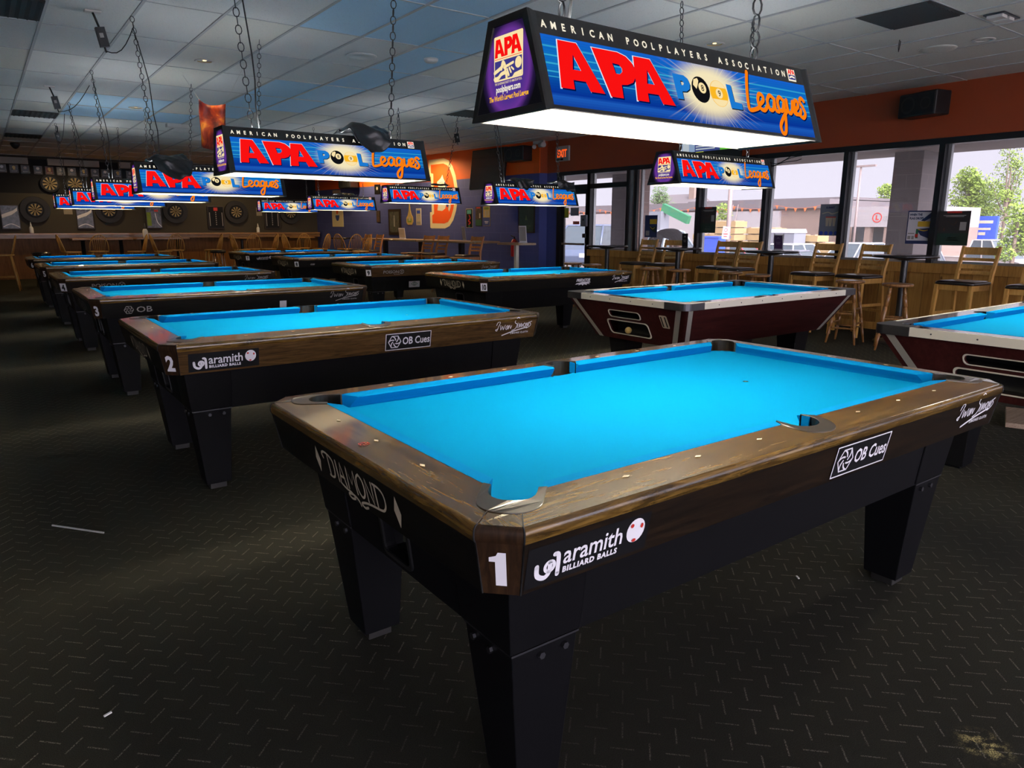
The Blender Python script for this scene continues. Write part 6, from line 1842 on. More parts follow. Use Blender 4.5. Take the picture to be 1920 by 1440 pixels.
# lit screen above the windows
r = empty('wall_screen', (XW - 0.05, 6.62, 2.60), -PI / 2)
tag(r, 'lit television advertising screen above the windows behind the nearest lamp', 'television')
MB().box((0, -0.14, 0), (1.18, 0.05, 0.68), 'black_plastic', rx=-0.08).build('casing', r, bevel=0.004)
f = frame((0, -0.172, 0), (1, 0, 0), (0, -0.08, 1))
m = MB().g2(rect2(-0.575, -0.33, 0.575, 0.33), f, 'screen_blue', 0.0).g2(rect2(-0.30, -0.18, 0.20, 0.33), f, 'screen_navy', 0.001).g2(rect2(0.20, -0.10, 0.575, 0.33), f, 'screen_green', 0.001)
m.g2(rect2(-0.28, -0.14, -0.12, -0.05), f, 'screen_yellow', 0.002).g2(rect2(-0.09, -0.13, 0.05, -0.06), f, 'screen_blue', 0.002).g2(move(text2('SIGN UP', 0.04, 0.001), -0.20, -0.11), f, 'screen_navy', 0.003).g2(rect2(-0.28, 0.02, 0.02, 0.04) + rect2(-0.28, -0.02, 0.10, 0.0), f, 'screen_pale', 0.002)
m.g2(rect2(-0.55, -0.20, -0.42, 0.2), f, 'screen_pale', 0.001)
m.build('screen', r, fix=False)
MB().b2((-0.06, -0.14, -0.06), (0.06, 0.05, 0.06), 'black_metal').build('wall_bracket', r)
c = MB()
for k in range(3):
    pts = [(XW - 0.04, 5.95 - 0.85 * t, 2.42 - 0.03 * k - 0.10 * math.sin(PI * t) + 0.03 * math.sin(9 * t + k)) for t in [i / 10 for i in range(11)]]
    c.tube(pts, 0.006, 'black_rubber', 6)
tag(c.build('loose_cable'), 'loose black cables sagging across the top of the window frame', 'cable')
# fire extinguisher
p = dpt(0.68, 0.72, 0.10)
r = empty('fire_extinguisher', p, DTH + PI)
tag(r, 'red fire extinguisher hanging on the blue wall under the green board', 'fire extinguisher')
MB().lathe([(0.001, 0), (0.07, 0), (0.078, 0.02), (0.078, 0.30), (0.05, 0.36), (0.022, 0.38), (0.001, 0.38)], (0, 0, 0), 'extinguisher_red', 20).build('cylinder_body', r)
MB().tube([(0, 0, 0.38), (0, 0, 0.42)], 0.018, 'black_plastic', 10).box((-0.03, -0.02, 0.435), (0.12, 0.02, 0.02), 'black_plastic', ry=0.3).build('valve', r)
MB().tube([(0.02, -0.01, 0.40), (0.10, -0.03, 0.36), (0.10, -0.04, 0.12)], 0.010, 'black_rubber', 8).build('hose', r)

# ------------------------------------------------------------------ things on the windows and door
def win_poster(ya, za, yb, zb, m, label, art, x=XW + 0.04, name='window_poster', tilt=0.0):
    r = empty(name, (x, (ya + yb) / 2, (za + zb) / 2), -PI / 2)
    tag(r, label, 'poster')
    w, h = abs(ya - yb), abs(za - zb)
    a = MB().b2((-w / 2, -0.003, -h / 2), (w / 2, 0, h / 2), m)
    art(a, (Vector((0, -0.0035, 0)),) + LF[1:], w, h)
    a.build('sheet', r)
mat('poster_dark', (0.030, 0.022, 0.020), 0.5)
mat('poster_dkgreen', (0.012, 0.030, 0.018), 0.5)
mat('poster_grey', (0.20, 0.22, 0.27), 0.5)
mat('poster_navy', (0.02, 0.035, 0.12), 0.5)
mat('poster_yellow', (0.70, 0.42, 0.03), 0.5)
mat('poster_olive', (0.33, 0.34, 0.02), 0.5)
def art_dark(a, f, w, h):
    a.g2(rect2(-w / 2, -h / 2, w / 2, -h * .14), f, 'poster_dkgreen', 0.001)
    a.g2(rect2(-w * .25, h * .44, w * .22, h * .49), f, 'vinyl_red', 0.001)
    a.g2(rect2(-w * .36, h * .36, w * .36, h * .38) + rect2(-w * .28, h * .33, w * .3, h * .345), f, 'vinyl_grey', 0.001)
    a.g2(rect2(w * .2, -h * .06, w * .40, h * .18), f, 'vinyl_grey', 0.001)
    a.g2(ribbon2([(-w * .2, h * .2), (0, h * .1), (w * .1, h * .22)], 0.012) + rect2(-w * .32, -h * .1, -w * .26, 0), f, 'photo_brown', 0.001)
    a.g2(rect2(-w * .16, -h * .28, w * .16, -h * .265) + rect2(-w * .2, -h * .36, w * .2, -h * .345), f, 'vinyl_grey', 0.001)
win_poster(6.93, 1.69, 6.62, 1.27, 'poster_dark', 'dark red and green poster taped beside the third mullion', art_dark)
win_poster(3.155, 1.57, 2.79, 1.15, 'poster_dark', 'dark red and green poster on the right window next to the pillar', art_dark)
def art_cups(a, f, w, h):
    a.g2(move(text2('SUMMIT', h * .085, 0.002), 0, h * .36), f, 'poster_navy', 0.001)
    a.g2(ribbon2([(-w * .38, h * .2), (-w * .1, h * .24), (w * .1, h * .19), (w * .42, h * .25)], 0.014), f, 'vinyl_cream', 0.001)
    for x in (-0.14, 0.02, 0.2): a.g2(poly2([(w * (x - .06), h * .08), (w * (x + .11), h * .09), (w * (x + .08), -h * .2), (w * (x - .03), -h * .2)]), f, 'vinyl_cream', 0.001)
    a.g2(rect2(-w * .2, h * .07, w * .3, h * .1), f, 'vinyl_red', 0.002)
    for x in (-0.36, -0.12, 0.12, 0.36): a.g2(disc2(w * x, -h * .42, w * .09), f, 'sign_board_blue', 0.001)
win_poster(4.78, 1.69, 4.47, 1.25, 'poster_grey', 'grey poster with three cups and blue dots on the window', art_cups)
def art_flagdrop(a, f, w, h):
    a.g2(rect2(-w * .46, -h * .40, w * .46, h * .46), f, 'vinyl_white', 0.001)
    a.g2(move(text2('WHEN THE', h * .09, 0.002, sx=.8, align='LEFT'), -w * .42, h * .35), f, 'poster_navy', 0.002)
    a.g2(move(text2('FLAG DROPS', h * .09, 0.002, sx=.8, align='LEFT'), -w * .42, h * .24), f, 'poster_navy', 0.002)
    a.g2(poly2([(w * .05, h * .2), (w * .46, h * .46), (w * .46, h * .30), (w * .2, h * .18)]), f, 'poster_navy', 0.002)
    a.g2(poly2(rrect(-w * .06, h * .02, w * .46, h * .18, 0.01)), f, 'poster_yellow', 0.003)
    a.g2(poly2([(-w * .1, -h * .05), (w * .46, -h * .02), (w * .46, -h * .34), (w * .1, -h * .24)]), f, 'poster_navy', 0.002)
    a.g2(ribbon2([(-w * .02, -h * .06), (w * .2, -h * .1), (w * .36, -h * .08)], 0.012), f, 'poster_yellow', 0.003)
    a.g2(rect2(-w * .1, -h * .33, w * .0, -h * .05), f, 'green_machine', 0.003).g2(rect2(-w * .12, -h * .3, 0, -h * .2), f, 'vinyl_red', 0.004)
    a.g2(rect2(-w * .42, -h * .2, -w * .16, -h * .17) + rect2(-w * .42, -h * .36, -w * .3, -h * .26) + rect2(-w * .26, -h * .36, -w * .16, -h * .26), f, 'vinyl_grey', 0.002)
    a.g2(rect2(w * .02, -h * .40, w * .4, -h * .37), f, 'vinyl_white', 0.004)
win_poster(3.54, 1.58, 3.23, 1.16, 'poster_navy', 'white and navy racing poster with a yellow panel in front of the pillar', art_flagdrop)
win_poster(8.20, 1.57, 7.90, 1.18, 'poster_navy', 'dark blue racing poster on the window beside the brick pier', lambda a, f, w, h: (a.g2(rect2(-w * .1, h * .1, w * .46, h * .32), f, 'poster_yellow', 0.001), a.g2(poly2([(-w * .1, -h * .05), (w * .46, -h * .0), (w * .4, -h * .3), (w * .1, -h * .2)]), f, 'poster_dkgreen', 0.001), a.g2(ribbon2([(-w * .05, -h * .02), (w * .15, -h * .12), (w * .3, -h * .06)], 0.012), f, 'poster_yellow', 0.002), a.g2(rect2(-w * .4, -h * .42, -w * .1, -h * .2), f, 'vinyl_grey', 0.001)))
win_poster(10.52, 1.74, 10.31, 1.54, 'poster_olive', 'olive yellow notice on the door glass', lambda a, f, w, h: a.g2(rect2(-w * .5, -h * .5, w * .5, -h * .45), f, 'vinyl_black', 0.001), XW + 0.02, 'door_notice')
win_poster(10.25, 1.74, 10.0, 1.58, 'poster_grey', 'grey opening hours notice on the door glass', lambda a, f, w, h: a.g2(rect2(-w * .4, h * .2, w * .4, h * .3) + rect2(-w * .4, -h * .1, w * .2, 0), f, 'vinyl_grey', 0.001), XW + 0.02, 'door_notice')
win_poster(10.17, 1.47, 9.98, 1.41, 'vinyl_red', 'small red sticker on the door glass', lambda a, f, w, h: a.g2(rect2(-w * .4, -h * .1, w * .4, h * .1), f, 'vinyl_cream', 0.001), XW + 0.02, 'door_notice')
r = empty('door_alarm', (XW, 9.75, 1.48))
tag(r, 'grey alarm box on the door post', 'alarm box')
MB().b2((-0.08, -0.08, -0.11), (-0.03, 0.09, 0.11), 'cabin_grey').build('housing', r, bevel=0.008)
MB().tube([(-0.079, 0, 0.02), (-0.088, 0, 0.02)], 0.022, 'dull_steel', 12, False).build('lock', r)
tag(MB().b2((XW - 0.06, 9.71, 1.15), (XW - 0.03, 9.80, 1.23), 'black_plastic').build('door_latch', bevel=0.006), 'small black latch box on the door below the alarm box', 'latch')

# ------------------------------------------------------------------ litter on the carpet
tag(MB().box((-0.665, 2.51, 0.004), (0.006, 0.30, 0.006), 'grey_plastic', rz=0.66).build('drinking_straw'), 'thin pale straw lying on the dark carpet at left', 'straw')
for x, y, a, lab in ((-0.74, 0.97, 0.4, 'tiny white paper scrap on the carpet at lower left'), (1.62, 0.28, 1.0, 'tiny pale scrap on the carpet right of the nearest table leg'), (0.72, -0.42, 0.2, 'tiny grey scrap on the carpet in the dark foreground')):
    tag(MB().box((x, y, 0.003), (0.022, 0.006, 0.004), 'paper_white', rz=a).build('paper_scrap'), lab, 'scrap', 'paper scraps on the carpet')
# ------------------------------------------------------------------ outside the windows
GZ = -1.2
def leaf_cloud(mb, c, rx, ry, rz, n, size, m, rg):
    for _ in range(int(n * 2.6)):
        while True:
            p = Vector((rg.uniform(-1, 1), rg.uniform(-1, 1), rg.uniform(-1, 1)))
            if 0.25 < p.length < 1: break
        q = Vector(c) + Vector((p.x * rx, p.y * ry, p.z * rz))
        a = Vector((rg.gauss(0, 1), rg.gauss(0, 1), rg.gauss(0, 1))).normalized()
        b = a.orthogonal().normalized()
        s = size * rg.uniform(0.35, 0.8)
        mb.add([q + a * s, q + b * s * 0.7, q - a * s, q - b * s * 0.7], [(0, 1, 2, 3)], m)
def tree(x, y, h, r, label, m='leaf_green', lean=0.0, clumps=9, seed=1, z0=GZ, dens=110, kind_='tree', low=0.45, size=0.16):
    rg = random.Random(seed)
    root = empty('leafy_tree' if kind_ == 'tree' else 'leafy_shrub', (x, y, z0))
    tag(root, label, kind_, 'trees beyond the parking lot')
    t = MB().tube([(0, 0, 0), (0.02, lean * 0.3, h * 0.4), (-0.05, lean * 0.6, h * 0.8)], [0.13, 0.1, 0.04], 'trunk_bark', 8)
    cr = MB()
    for k in range(clumps):
        a = rg.uniform(0, 2 * PI)
        d = r * rg.uniform(0.1, 0.75)
        zz = h * (low + (0.95 - low) * k / (clumps - 1)) * rg.uniform(0.93, 1.04)
        s = r * rg.uniform(0.34, 0.56)
        if k > clumps * 0.7: d *= 0.5
        c = (d * math.cos(a), d * math.sin(a) + lean * zz / h, zz)
        leaf_cloud(cr, c, s, s, s * 0.75, dens, size, m, rg)
        t.tube([(0, lean * 0.3, h * 0.4), (c[0] * .6, c[1] * .6, (zz + h * 0.4) / 2), c], [0.05, 0.035, 0.012], 'trunk_bark', 5)
    t.build('trunk', root, fix=False)
    cr.build('crown', root, fix=False)
tree(60, 23.7, 6.6, 2.2, 'large bright green tree seen right of the stone pillar', seed=4, clumps=16, dens=170, low=0.42)
tree(58, 20.4, 8.3, 1.7, 'thin pale green tree at the right edge of the windows', seed=9, clumps=15, dens=80, low=0.25, size=0.13)
tree(38, 12.5, 3.5, 1.2, 'small yellow green tree in front of the white pickup truck', seed=12, clumps=10, dens=110, low=0.38, size=0.12)
tree(64, 32.2, 6.2, 1.9, 'light green tree above the white fronted building', seed=6, clumps=11, dens=120, low=0.5)
tree(66, 60.5, 7.0, 2.4, 'green tree above the tan building near the brick pier', seed=7, clumps=11, dens=120, m='leaf_deep', low=0.5)
tree(66, 65.5, 6.6, 2.2, 'grey green tree seen through the glass door', seed=17, clumps=10, dens=110, m='leaf_deep', low=0.45)
tree(43, 33.0, 4.0, 1.0, 'narrow green shrub against the tan brick wall', seed=8, clumps=9, dens=110, low=0.2, size=0.12)
tree(72, 27.5, 5.0, 2.6, 'dark green tree behind the large bright tree', seed=21, clumps=9, dens=150, m='leaf_deep', low=0.3)
tree(74, 22.5, 4.8, 2.8, 'dark green tree behind the blue roadside sign', seed=22, clumps=9, dens=150, m='leaf_deep', low=0.3)
# shops beyond the parking lot
r = empty('tan_shop_building', (50, 40, GZ))
tag(r, 'long tan brick shop building with a dark roof band across the parking lot', 'building')
MB().b2((0, -11.6, 0), (12, 26, 4.0), 'tan_brick').build('brick_wall', r)
MB().b2((-0.3, -11.2, 3.9), (12, 26, 4.55), 'roof_grey').b2((2, -11.2, 4.5), (12, 4, 4.75), 'roof_grey').build('roof', r)
MB().b2((-0.35, -7.1, 0), (0.0, 26, 3.75), 'fascia_white').build('pale_wall_section', r)
m = MB()
for k in range(46):
    y = -11 + 0.8 * k
    z = 4.15 - 0.25 * abs(math.sin(k * PI / 5))
    m.add([(-0.5, y - 0.14, z), (-0.5, y + 0.14, z), (-0.5, y, z - 0.3), (-0.53, y, z - 0.1)], [(0, 1, 2), (0, 2, 3), (1, 0, 3), (2, 1, 3)], 'pennant_orange')
m.tube([(-0.5, -11 + 0.8 * k, 4.16 - 0.25 * abs(math.sin(k * PI / 5))) for k in range(46)], 0.012, 'pennant_orange', 4)
m.build('pennant_string', r, fix=False)
MB().tube([(-0.8, -3.0, 0), (-0.5, -3.4, 4.3)], 0.03, 'pole_brown', 5).tube([(-0.8, -2.5, 0), (-0.5, -2.9, 4.3)], 0.03, 'pole_brown', 5).build('ladder', r)
r = empty('white_shop_building', (47, 24.3, GZ))
tag(r, 'white fronted shop with tan columns and a round emblem on its fascia', 'building')
MB().b2((0, -3.5, 2.55), (8, 2.2, 3.85), 'fascia_white').build('fascia', r)
for y in (-3.2, -1.2, 0.1, 1.9): MB().b2((0.1, y - 0.18, 0), (0.6, y + 0.18, 2.55), 'tan_brick').build('column', r)
MB().b2((2.0, -3.5, 0), (2.1, 2.2, 2.55), 'car_glass').build('shop_window', r)
MB().b2((2.1, -3.5, 0), (8, 2.2, 2.55), 'tan_brick').build('rear_wall', r)
f = frame((-0.01, 0, 3.15), (0, -1, 0), (0, 0, 1))
MB().g2(ring2(0.55, 0, 0.26, 0.32) + move(text2('L', 0.4, 0.02), 0.55, -0.14), f, 'vinyl_red', 0.02).g2(move(text2('SERVICE', 0.42, 0.02, align='LEFT'), 1.0, -0.15), f, 'vinyl_grey', 0.02).build('shop_sign', r, fix=False)
r = empty('far_house', (85, 77, GZ))
tag(r, 'distant brown house with a chimney behind the tan building', 'building')
MB().b2((0, -4, 0), (7, 4, 5.2), 'tan_brick').build('wall', r)
MB().add([(-0.5, -4.5, 5.2), (7.5, -4.5, 5.2), (7.5, 4.5, 5.2), (-0.5, 4.5, 5.2), (3.5, -4.5, 7.4), (3.5, 4.5, 7.4)], [(0, 1, 4), (2, 3, 5), (0, 4, 5, 3), (1, 2, 5, 4), (0, 3, 2, 1)], 'roof_grey').build('roof', r)
MB().b2((2, -4.2, 5), (3, -3.2, 8.4), 'tan_brick').build('chimney', r)

def lumber(x, y, n, w, label, sd):
    rg = random.Random(sd)
    r = empty('lumber_stack', (x, y, GZ))
    tag(r, label, 'lumber stack', 'yellow lumber stacks in the parking lot')
    for k in range(n):
        dy = rg.uniform(-.12, .12)
        MB().b2((-0.6, -w / 2 + dy, k * 0.42), (0.6, w / 2 + dy, k * 0.42 + 0.36), 'lumber_stack').b2((-0.5, -w * .4, k * 0.42 + 0.36), (0.5, -w * .3, k * 0.42 + 0.42), 'raw_board').b2((-0.5, w * .3, k * 0.42 + 0.36), (0.5, w * .4, k * 0.42 + 0.42), 'raw_board').build('board_bundle', r)
lumber(40, 31.9, 5, 1.5, 'lumber stack farthest left behind the oak chairs', 1)
lumber(39, 29.3, 7, 1.9, 'tallest lumber stack behind the white street sign', 2)
lumber(40.4, 27.6, 6, 2.2, 'wide lumber stack left of the grey portable cabin', 3)
lumber(40, 24.0, 5, 1.3, 'lumber stack just right of the grey portable cabin', 4)
lumber(40, 22.3, 4, 1.6, 'low lumber stack behind the grey cup poster', 5)
r = empty('portable_cabin', (38, 24.9, GZ))
tag(r, 'grey portable toilet cabin with pale roof beside the lumber', 'cabin')
MB().b2((0, -1.0, 0), (1.2, 1.0, 2.2), 'cabin_grey').b2((-0.02, -0.34, 0.05), (0, -0.30, 2.15), 'vinyl_black').b2((-0.02, 0.34, 0.05), (0, 0.30, 2.15), 'vinyl_black').build('cabin_wall', r)
MB().plate([[(-1.05, 2.2), (1.05, 2.2), (0.95, 2.42), (-0.95, 2.42)]], -0.05, 1.25, 'white_paint', lambda a, b, c: (c, a, b)).build('cabin_roof', r)
MB().g2(disc2(-0.66, 0, 0.14) + disc2(0, 0, 0.14) + disc2(0.62, 0, 0.14), frame((-0.03, 0, 1.45), (0, -1, 0), (0, 0, 1)), 'fascia_white', 0.0).build('round_label', r, fix=False)
r = empty('street_pole', (30, 22.45, GZ))
tag(r, 'brown pole with a white street sign between the lumber stacks', 'pole')
MB().tube([(0, 0, 0), (0, 0.05, 5.3)], 0.11, 'pole_brown', 10).build('pole', r)
MB().box((-0.14, 0.06, 2.25), (0.02, 0.42, 0.62), 'vinyl_white', rx=0.12).build('sign_plate', r)
MB().g2(ring2(0, 0.14, 0.07, 0.10) + rect2(-0.14, -0.08, 0.14, -0.03) + rect2(-0.12, -0.2, 0.12, -0.16), frame((-0.155, 0.06, 2.25), (0, -1, 0.0), (0, -0.05, 1)), 'vinyl_red', 0.0).build('sign_print', r, fix=False)
r = empty('parking_lot_lamp', (45, 24.1, GZ))
tag(r, 'tall thin parking lot lamp post with a T shaped head', 'lamp post')
MB().tube([(0, 0, 0), (0, 0, 6.3)], [0.09, 0.06], 'pole_brown', 10).build('post', r)
MB().b2((-0.1, -0.95, 6.25), (0.1, 0.95, 6.36), 'pole_brown').build('lamp_head', r)
r = empty('roadside_sign', (56, 20.75, GZ))
tag(r, 'blue roadside sign with pale orange lettering behind the white pickup', 'sign')
MB().b2((-0.15, -0.75, 0.6), (0.15, 0.95, 3.3), 'sign_board_blue').build('board', r)
f = frame((-0.16, 0, 2.0), (0, -1, 0), (0, 0, 1))
MB().g2(rect2(-0.5, 0.8, 0.5, 1.0) + rect2(-0.4, 0.35, 0.4, 0.5) + rect2(-0.35, 0.0, 0.1, 0.2) + rect2(-0.5, -0.5, 0.5, -0.35), f, 'vinyl_cream', 0.0).build('lettering', r, fix=False)
MB().b2((-0.1, -0.5, 0), (0.1, -0.3, 0.6), 'pole_brown').b2((-0.1, 0.3, 0), (0.1, 0.5, 0.6), 'pole_brown').build('support', r)
r = empty('green_machine', (35, 30.4, GZ))
tag(r, 'green machine boom rising behind the bending person', 'machine')
MB().box((0, 0, 3.35), (0.3, 2.3, 0.5), 'green_machine', rx=0.36).build('boom', r)
MB().b2((-0.4, 0.9, 0), (0.4, 1.9, 3.5), 'cabin_grey').build('mast', r)
MB().b2((-0.5, -1.5, 0), (0.5, 1.9, 0.9), 'vinyl_black').build('chassis', r)
tag(MB().lathe([(0.22, 0), (0.22, 0.04), (0.15, 0.05), (0.03, 0.75), (0.001, 0.76)], (33, 25.9, GZ), 'cone_orange', 16).b2((32.98, 25.88, GZ), (33.02, 25.92, GZ + 0.1), 'cone_orange').build('traffic_cone'), 'orange traffic cone beside a blue bin at the second window', 'cone')
tag(MB().b2((34, 26.2, GZ), (35, 27.4, GZ + 1.9), 'sign_board_blue').b2((33.95, 26.15, GZ + 1.9), (35.05, 27.45, GZ + 2.0), 'sign_board_blue').build('waste_bin'), 'blue waste bin behind the dark window poster', 'bin')

def car(x, y, z, rz, col, label, kind='suv', L=4.6, W=1.85, H=1.7):
    m_ = 'car_paint_' + label.split()[0]
    if m_ not in MATS: mat(m_, col, 0.25, 0.1, 0.6)
    r = empty('parked_car', (x, y, z), rz)
    tag(r, label, 'car', 'cars in the parking lot')
    h, w = L / 2, W / 2
    bl = 0.95 if kind in ('suv', 'truck') else 0.82
    # side profile of the lower body, nose toward +x
    prof = [(-h, 0.38), (-h, bl - 0.05), (-h + 0.08, bl), (h - 1.25, bl), (h - 0.25, bl - 0.14), (h, bl - 0.34), (h, 0.38), (h - 0.3, 0.26), (-h + 0.3, 0.26)]
    b = MB()
    b.loft([[(px, -w + 0.06, pz) for px, pz in prof], [(px, -w, pz * 0.98 + 0.01) for px, pz in prof], [(px, w, pz * 0.98 + 0.01) for px, pz in prof], [(px, w - 0.06, pz) for px, pz in prof]], m_)
    b.build('body', r, bevel=0.03)
    if kind == 'suv': c0 = [(-h + 0.06, -h + 0.35), (h - 1.35, h - 2.15)]
    elif kind == 'truck': c0 = [(-0.75, -0.55), (h - 1.45, h - 2.15)]
    else: c0 = [(-h + 0.45, -h + 1.15), (h - 1.35, h - 2.0)]
    (ra, rb), (fa, fb) = c0
    def ring(xa, xb, ww, zz): return [(xa, -ww, zz), (xb, -ww, zz), (xb, ww, zz), (xa, ww, zz)]
    MB().loft([ring(ra, fa, w - 0.08, bl - 0.02), ring(rb, fb, w - 0.26, H - 0.05)], 'car_glass').build('windows', r)
    t = MB().loft([ring(rb - 0.04, fb + 0.04, w - 0.24, H - 0.06), ring(rb + 0.1, fb - 0.1, w - 0.30, H)], m_)
    for s in (-1, 1):
        for xa, xb in ((ra, rb), (fa, fb), ((ra + fa) / 2, (rb + fb) / 2)):
            t.tube([(xa, s * (w - 0.07), bl - 0.02), (xb, s * (w - 0.25), H - 0.05)], 0.04, m_, 6)
    t.build('roof', r)
    for sx in (-h + 0.85, h - 0.9):
        for sy in (-1, 1):
            MB().tube([(sx, sy * (w - 0.2), 0.34), (sx, sy * (w + 0.01), 0.34)], 0.34, 'tyre', 20).tube([(sx, sy * (w + 0.005), 0.34), (sx, sy * (w + 0.02), 0.34)], 0.2, 'dull_steel', 14).build('wheel', r)
    for sy in (-1, 1):
        MB().b2((-h - 0.02, sy * (w - 0.10) - 0.1, bl - 0.30), (-h + 0.1, sy * (w - 0.10) + 0.1, bl - 0.08), 'vinyl_red').build('tail_light', r)
        MB().b2((h - 0.12, sy * (w - 0.22) - 0.16, bl - 0.40), (h + 0.01, sy * (w - 0.22) + 0.16, bl - 0.26), 'vinyl_white').build('headlight', r)
    return r
car(17.6, 19.4, -0.24, PI + 0.5, (0.10, 0.13, 0.20), 'dark blue grey car parked outside the glass door', 'suv', 4.6, 1.9, 1.68)
car(18.6, 17.0, -0.26, PI + 0.3, (0.36, 0.42, 0.46), 'pale silver blue car behind the door post', 'sedan', 4.6, 1.85, 1.5)
car(37, 27.6, GZ, PI / 2, (0.40, 0.03, 0.045), 'red car parked behind the oak chairs', 'sedan', 4.7, 1.85, 1.45)
car(32, 20.6, GZ, PI / 2 + 0.1, (0.14, 0.145, 0.18), 'slate grey car behind the purple card table', 'sedan', 4.6, 1.85, 1.42)
car(37.5, 20.1, GZ, PI * 0.97, (0.5, 0.49, 0.5), 'white car rear seen right of the fourth mullion', 'suv', 4.6, 1.9, 1.72)
car(36.5, 22.5, GZ, 0.05, (0.55, 0.54, 0.55), 'bright white car behind the grey cup poster', 'suv', 4.6, 1.9, 1.65)
car(36, 17.5, GZ, 0.35, (0.5, 0.48, 0.5), 'ivory car between two oak chairs near the pillar', 'suv', 4.6, 1.9, 1.62)
car(33, 14.3, GZ, 0.25, (0.3, 0.31, 0.35), 'silver car just right of the fifth mullion', 'suv', 4.5, 1.9, 1.58)
car(43, 15.3, GZ, -PI / 2 - 0.35, (0.48, 0.42, 0.40), 'chalk white pickup truck seen at the right edge of the windows', 'truck', 5.4, 1.95, 1.92)

# ------------------------------------------------------------------ person bending forward outside the window
pr = empty('person', (10.6, 9.0, -0.02), 0)
tag(pr, 'person in a dark shirt bending forward outside with long hair hanging down', 'person')
def skin_body(name, verts, edges, m, parent, sub=2):
    me = bpy.data.meshes.new(name)
    me.from_pydata([v[:3] for v in verts], edges, [])
    me.materials.append(MATS[m])
    o = bpy.data.objects.new(name, me)
    COL.objects.link(o)
    o.parent = parent
    s = o.modifiers.new('skin', 'SKIN')
    sk = me.skin_vertices[0].data if me.skin_vertices else None
    if sk is None:
        me.attributes  # noqa
    for i, v in enumerate(verts):
        me.skin_vertices[0].data[i].radius = (v[3], v[4])
        me.skin_vertices[0].data[i].use_root = (i == 0)
    ss = o.modifiers.new('smooth', 'SUBSURF')
    ss.levels = ss.render_levels = sub
    for p in me.polygons: p.use_smooth = True
    return o
# y+ is the direction the person bends toward (left in the photo)
V_ = [(0, -0.28, 0.95, .15, .12), (0, -0.22, 1.12, .15, .12), (0, -0.05, 1.26, .15, .115), (0, 0.14, 1.28, .16, .11), (0, 0.25, 1.24, .09, .08), (0, 0.33, 1.20, .055, .055), (0, 0.42, 1.16, .085, .085), (0, 0.50, 1.08, .06, .07),
      (-0.10, -0.28, 0.86, .085, .085), (-0.11, -0.20, 0.47, .06, .06), (-0.11, -0.28, 0.10, .042, .042), (-0.11, -0.18, 0.05, .04, .035), (-0.11, -0.08, 0.04, .03, .025),
      (0.10, -0.28, 0.86, .085, .085), (0.11, -0.20, 0.47, .06, .06), (0.11, -0.28, 0.10, .042, .042), (0.11, -0.18, 0.05, .04, .035), (0.11, -0.08, 0.04, .03, .025),
      (-0.19, 0.16, 1.24, .055, .055), (-0.21, 0.18, 0.96, .042, .042), (-0.16, 0.28, 0.74, .03, .03), (-0.14, 0.31, 0.66, .022, .03),
      (0.19, 0.16, 1.24, .055, .055), (0.21, 0.18, 0.96, .042, .042), (0.16, 0.28, 0.74, .03, .03), (0.14, 0.31, 0.66, .022, .03)]
E_ = [(0, 1), (1, 2), (2, 3), (3, 4), (4, 5), (5, 6), (6, 7), (0, 8), (8, 9), (9, 10), (10, 11), (11, 12), (0, 13), (13, 14), (14, 15), (15, 16), (16, 17), (3, 18), (18, 19), (19, 20), (20, 21), (3, 22), (22, 23), (23, 24), (24, 25)]
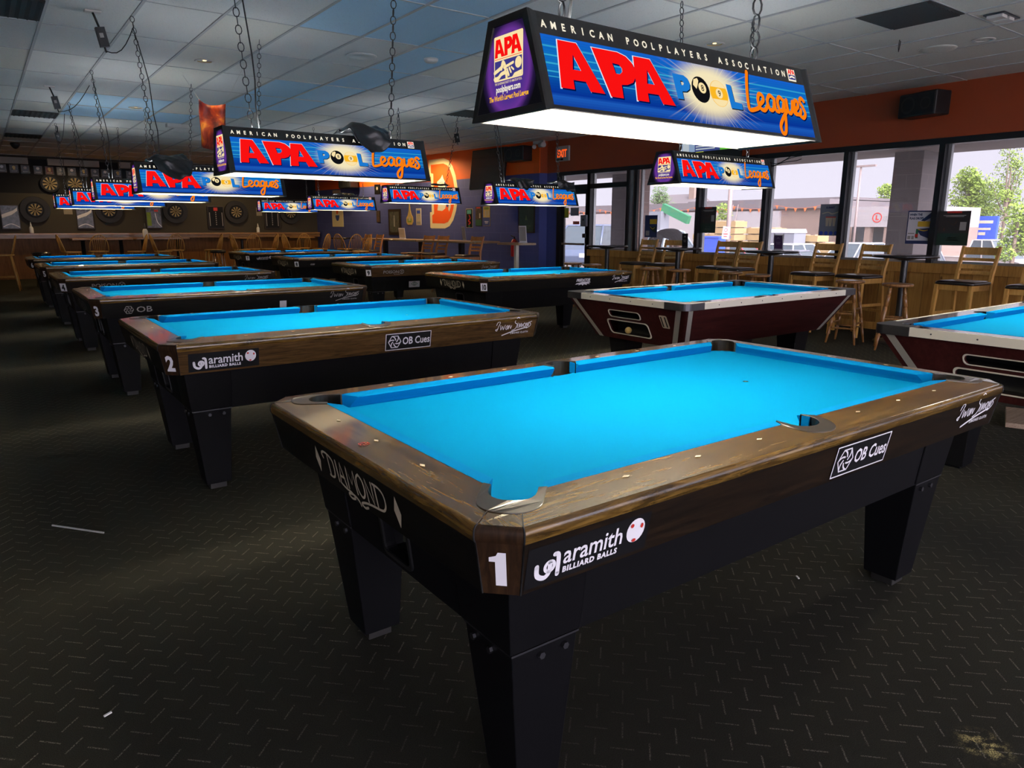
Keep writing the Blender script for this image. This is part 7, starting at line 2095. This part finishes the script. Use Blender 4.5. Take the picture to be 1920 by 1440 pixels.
try:
    body = skin_body('body', V_, E_, 'skin', pr)
    sh = [(v[0], v[1], v[2], v[3] + .022, v[4] + .022) for v in (V_[0], V_[1], V_[2], V_[3], V_[4])] + [(-0.19, 0.16, 1.24, .075, .075), (-0.205, 0.175, 1.06, .065, .065), (0.19, 0.16, 1.24, .075, .075), (0.205, 0.175, 1.06, .065, .065)]
    skin_body('shirt', sh, [(0, 1), (1, 2), (2, 3), (3, 4), (3, 5), (5, 6), (3, 7), (7, 8)], 'shirt_black', pr)
    tr_ = [(0, -0.28, 0.95, .17, .135), (-0.10, -0.28, 0.86, .10, .10), (-0.11, -0.20, 0.47, .078, .078), (-0.11, -0.27, 0.12, .062, .062), (0.10, -0.28, 0.86, .10, .10), (0.11, -0.20, 0.47, .078, .078), (0.11, -0.27, 0.12, .062, .062)]
    skin_body('trousers', tr_, [(0, 1), (1, 2), (2, 3), (0, 4), (4, 5), (5, 6)], 'jeans', pr)
    for s in (-1, 1):                                  # fingers, slightly curled
        for k in range(4):
            x0 = s * (0.14 + 0.0) + (k - 1.5) * 0.019
            MB().tube([(x0, 0.315, 0.645), (x0, 0.335, 0.60), (x0, 0.33, 0.565 + 0.006 * abs(k - 1.5))], [.009, .008, .006], 'skin', 7).build('finger', pr)
        MB().tube([(s * 0.14 - s * 0.03, 0.31, 0.67), (s * 0.14 - s * 0.05, 0.335, 0.635), (s * 0.14 - s * 0.052, 0.35, 0.60)], [.011, .009, .007], 'skin', 7).build('thumb', pr)
except Exception as ex:
    print('PERSON', ex)
hr = MB()
rg = random.Random(5)
for k in range(90):
    a = rg.uniform(-1, 1)
    b_ = rg.uniform(0, 1)
    x0, y0, z0 = 0.115 * a, 0.30 + 0.24 * b_, 1.27 - 0.10 * b_ * b_ - 0.05 * abs(a)
    hr.tube([(x0 * .5, y0 - 0.06, z0 + 0.0), (x0, y0 + 0.02, z0 - 0.02), (x0 * 1.15, y0 + 0.07, z0 - 0.16), (x0 * 1.25 + rg.uniform(-.03, .03), y0 + 0.10 + rg.uniform(-.05, .05), z0 - 0.34 - rg.uniform(0, .12))], [.018, .022, .017, .004], 'hair_brown', 5)
hr.lathe([(0.001, -0.115), (0.07, -0.09), (0.102, -0.02), (0.10, 0.05), (0.06, 0.10), (0.001, 0.115)], (0, 0.42, 1.175), 'hair_brown', 16)
hr.build('hair', pr, fix=False)
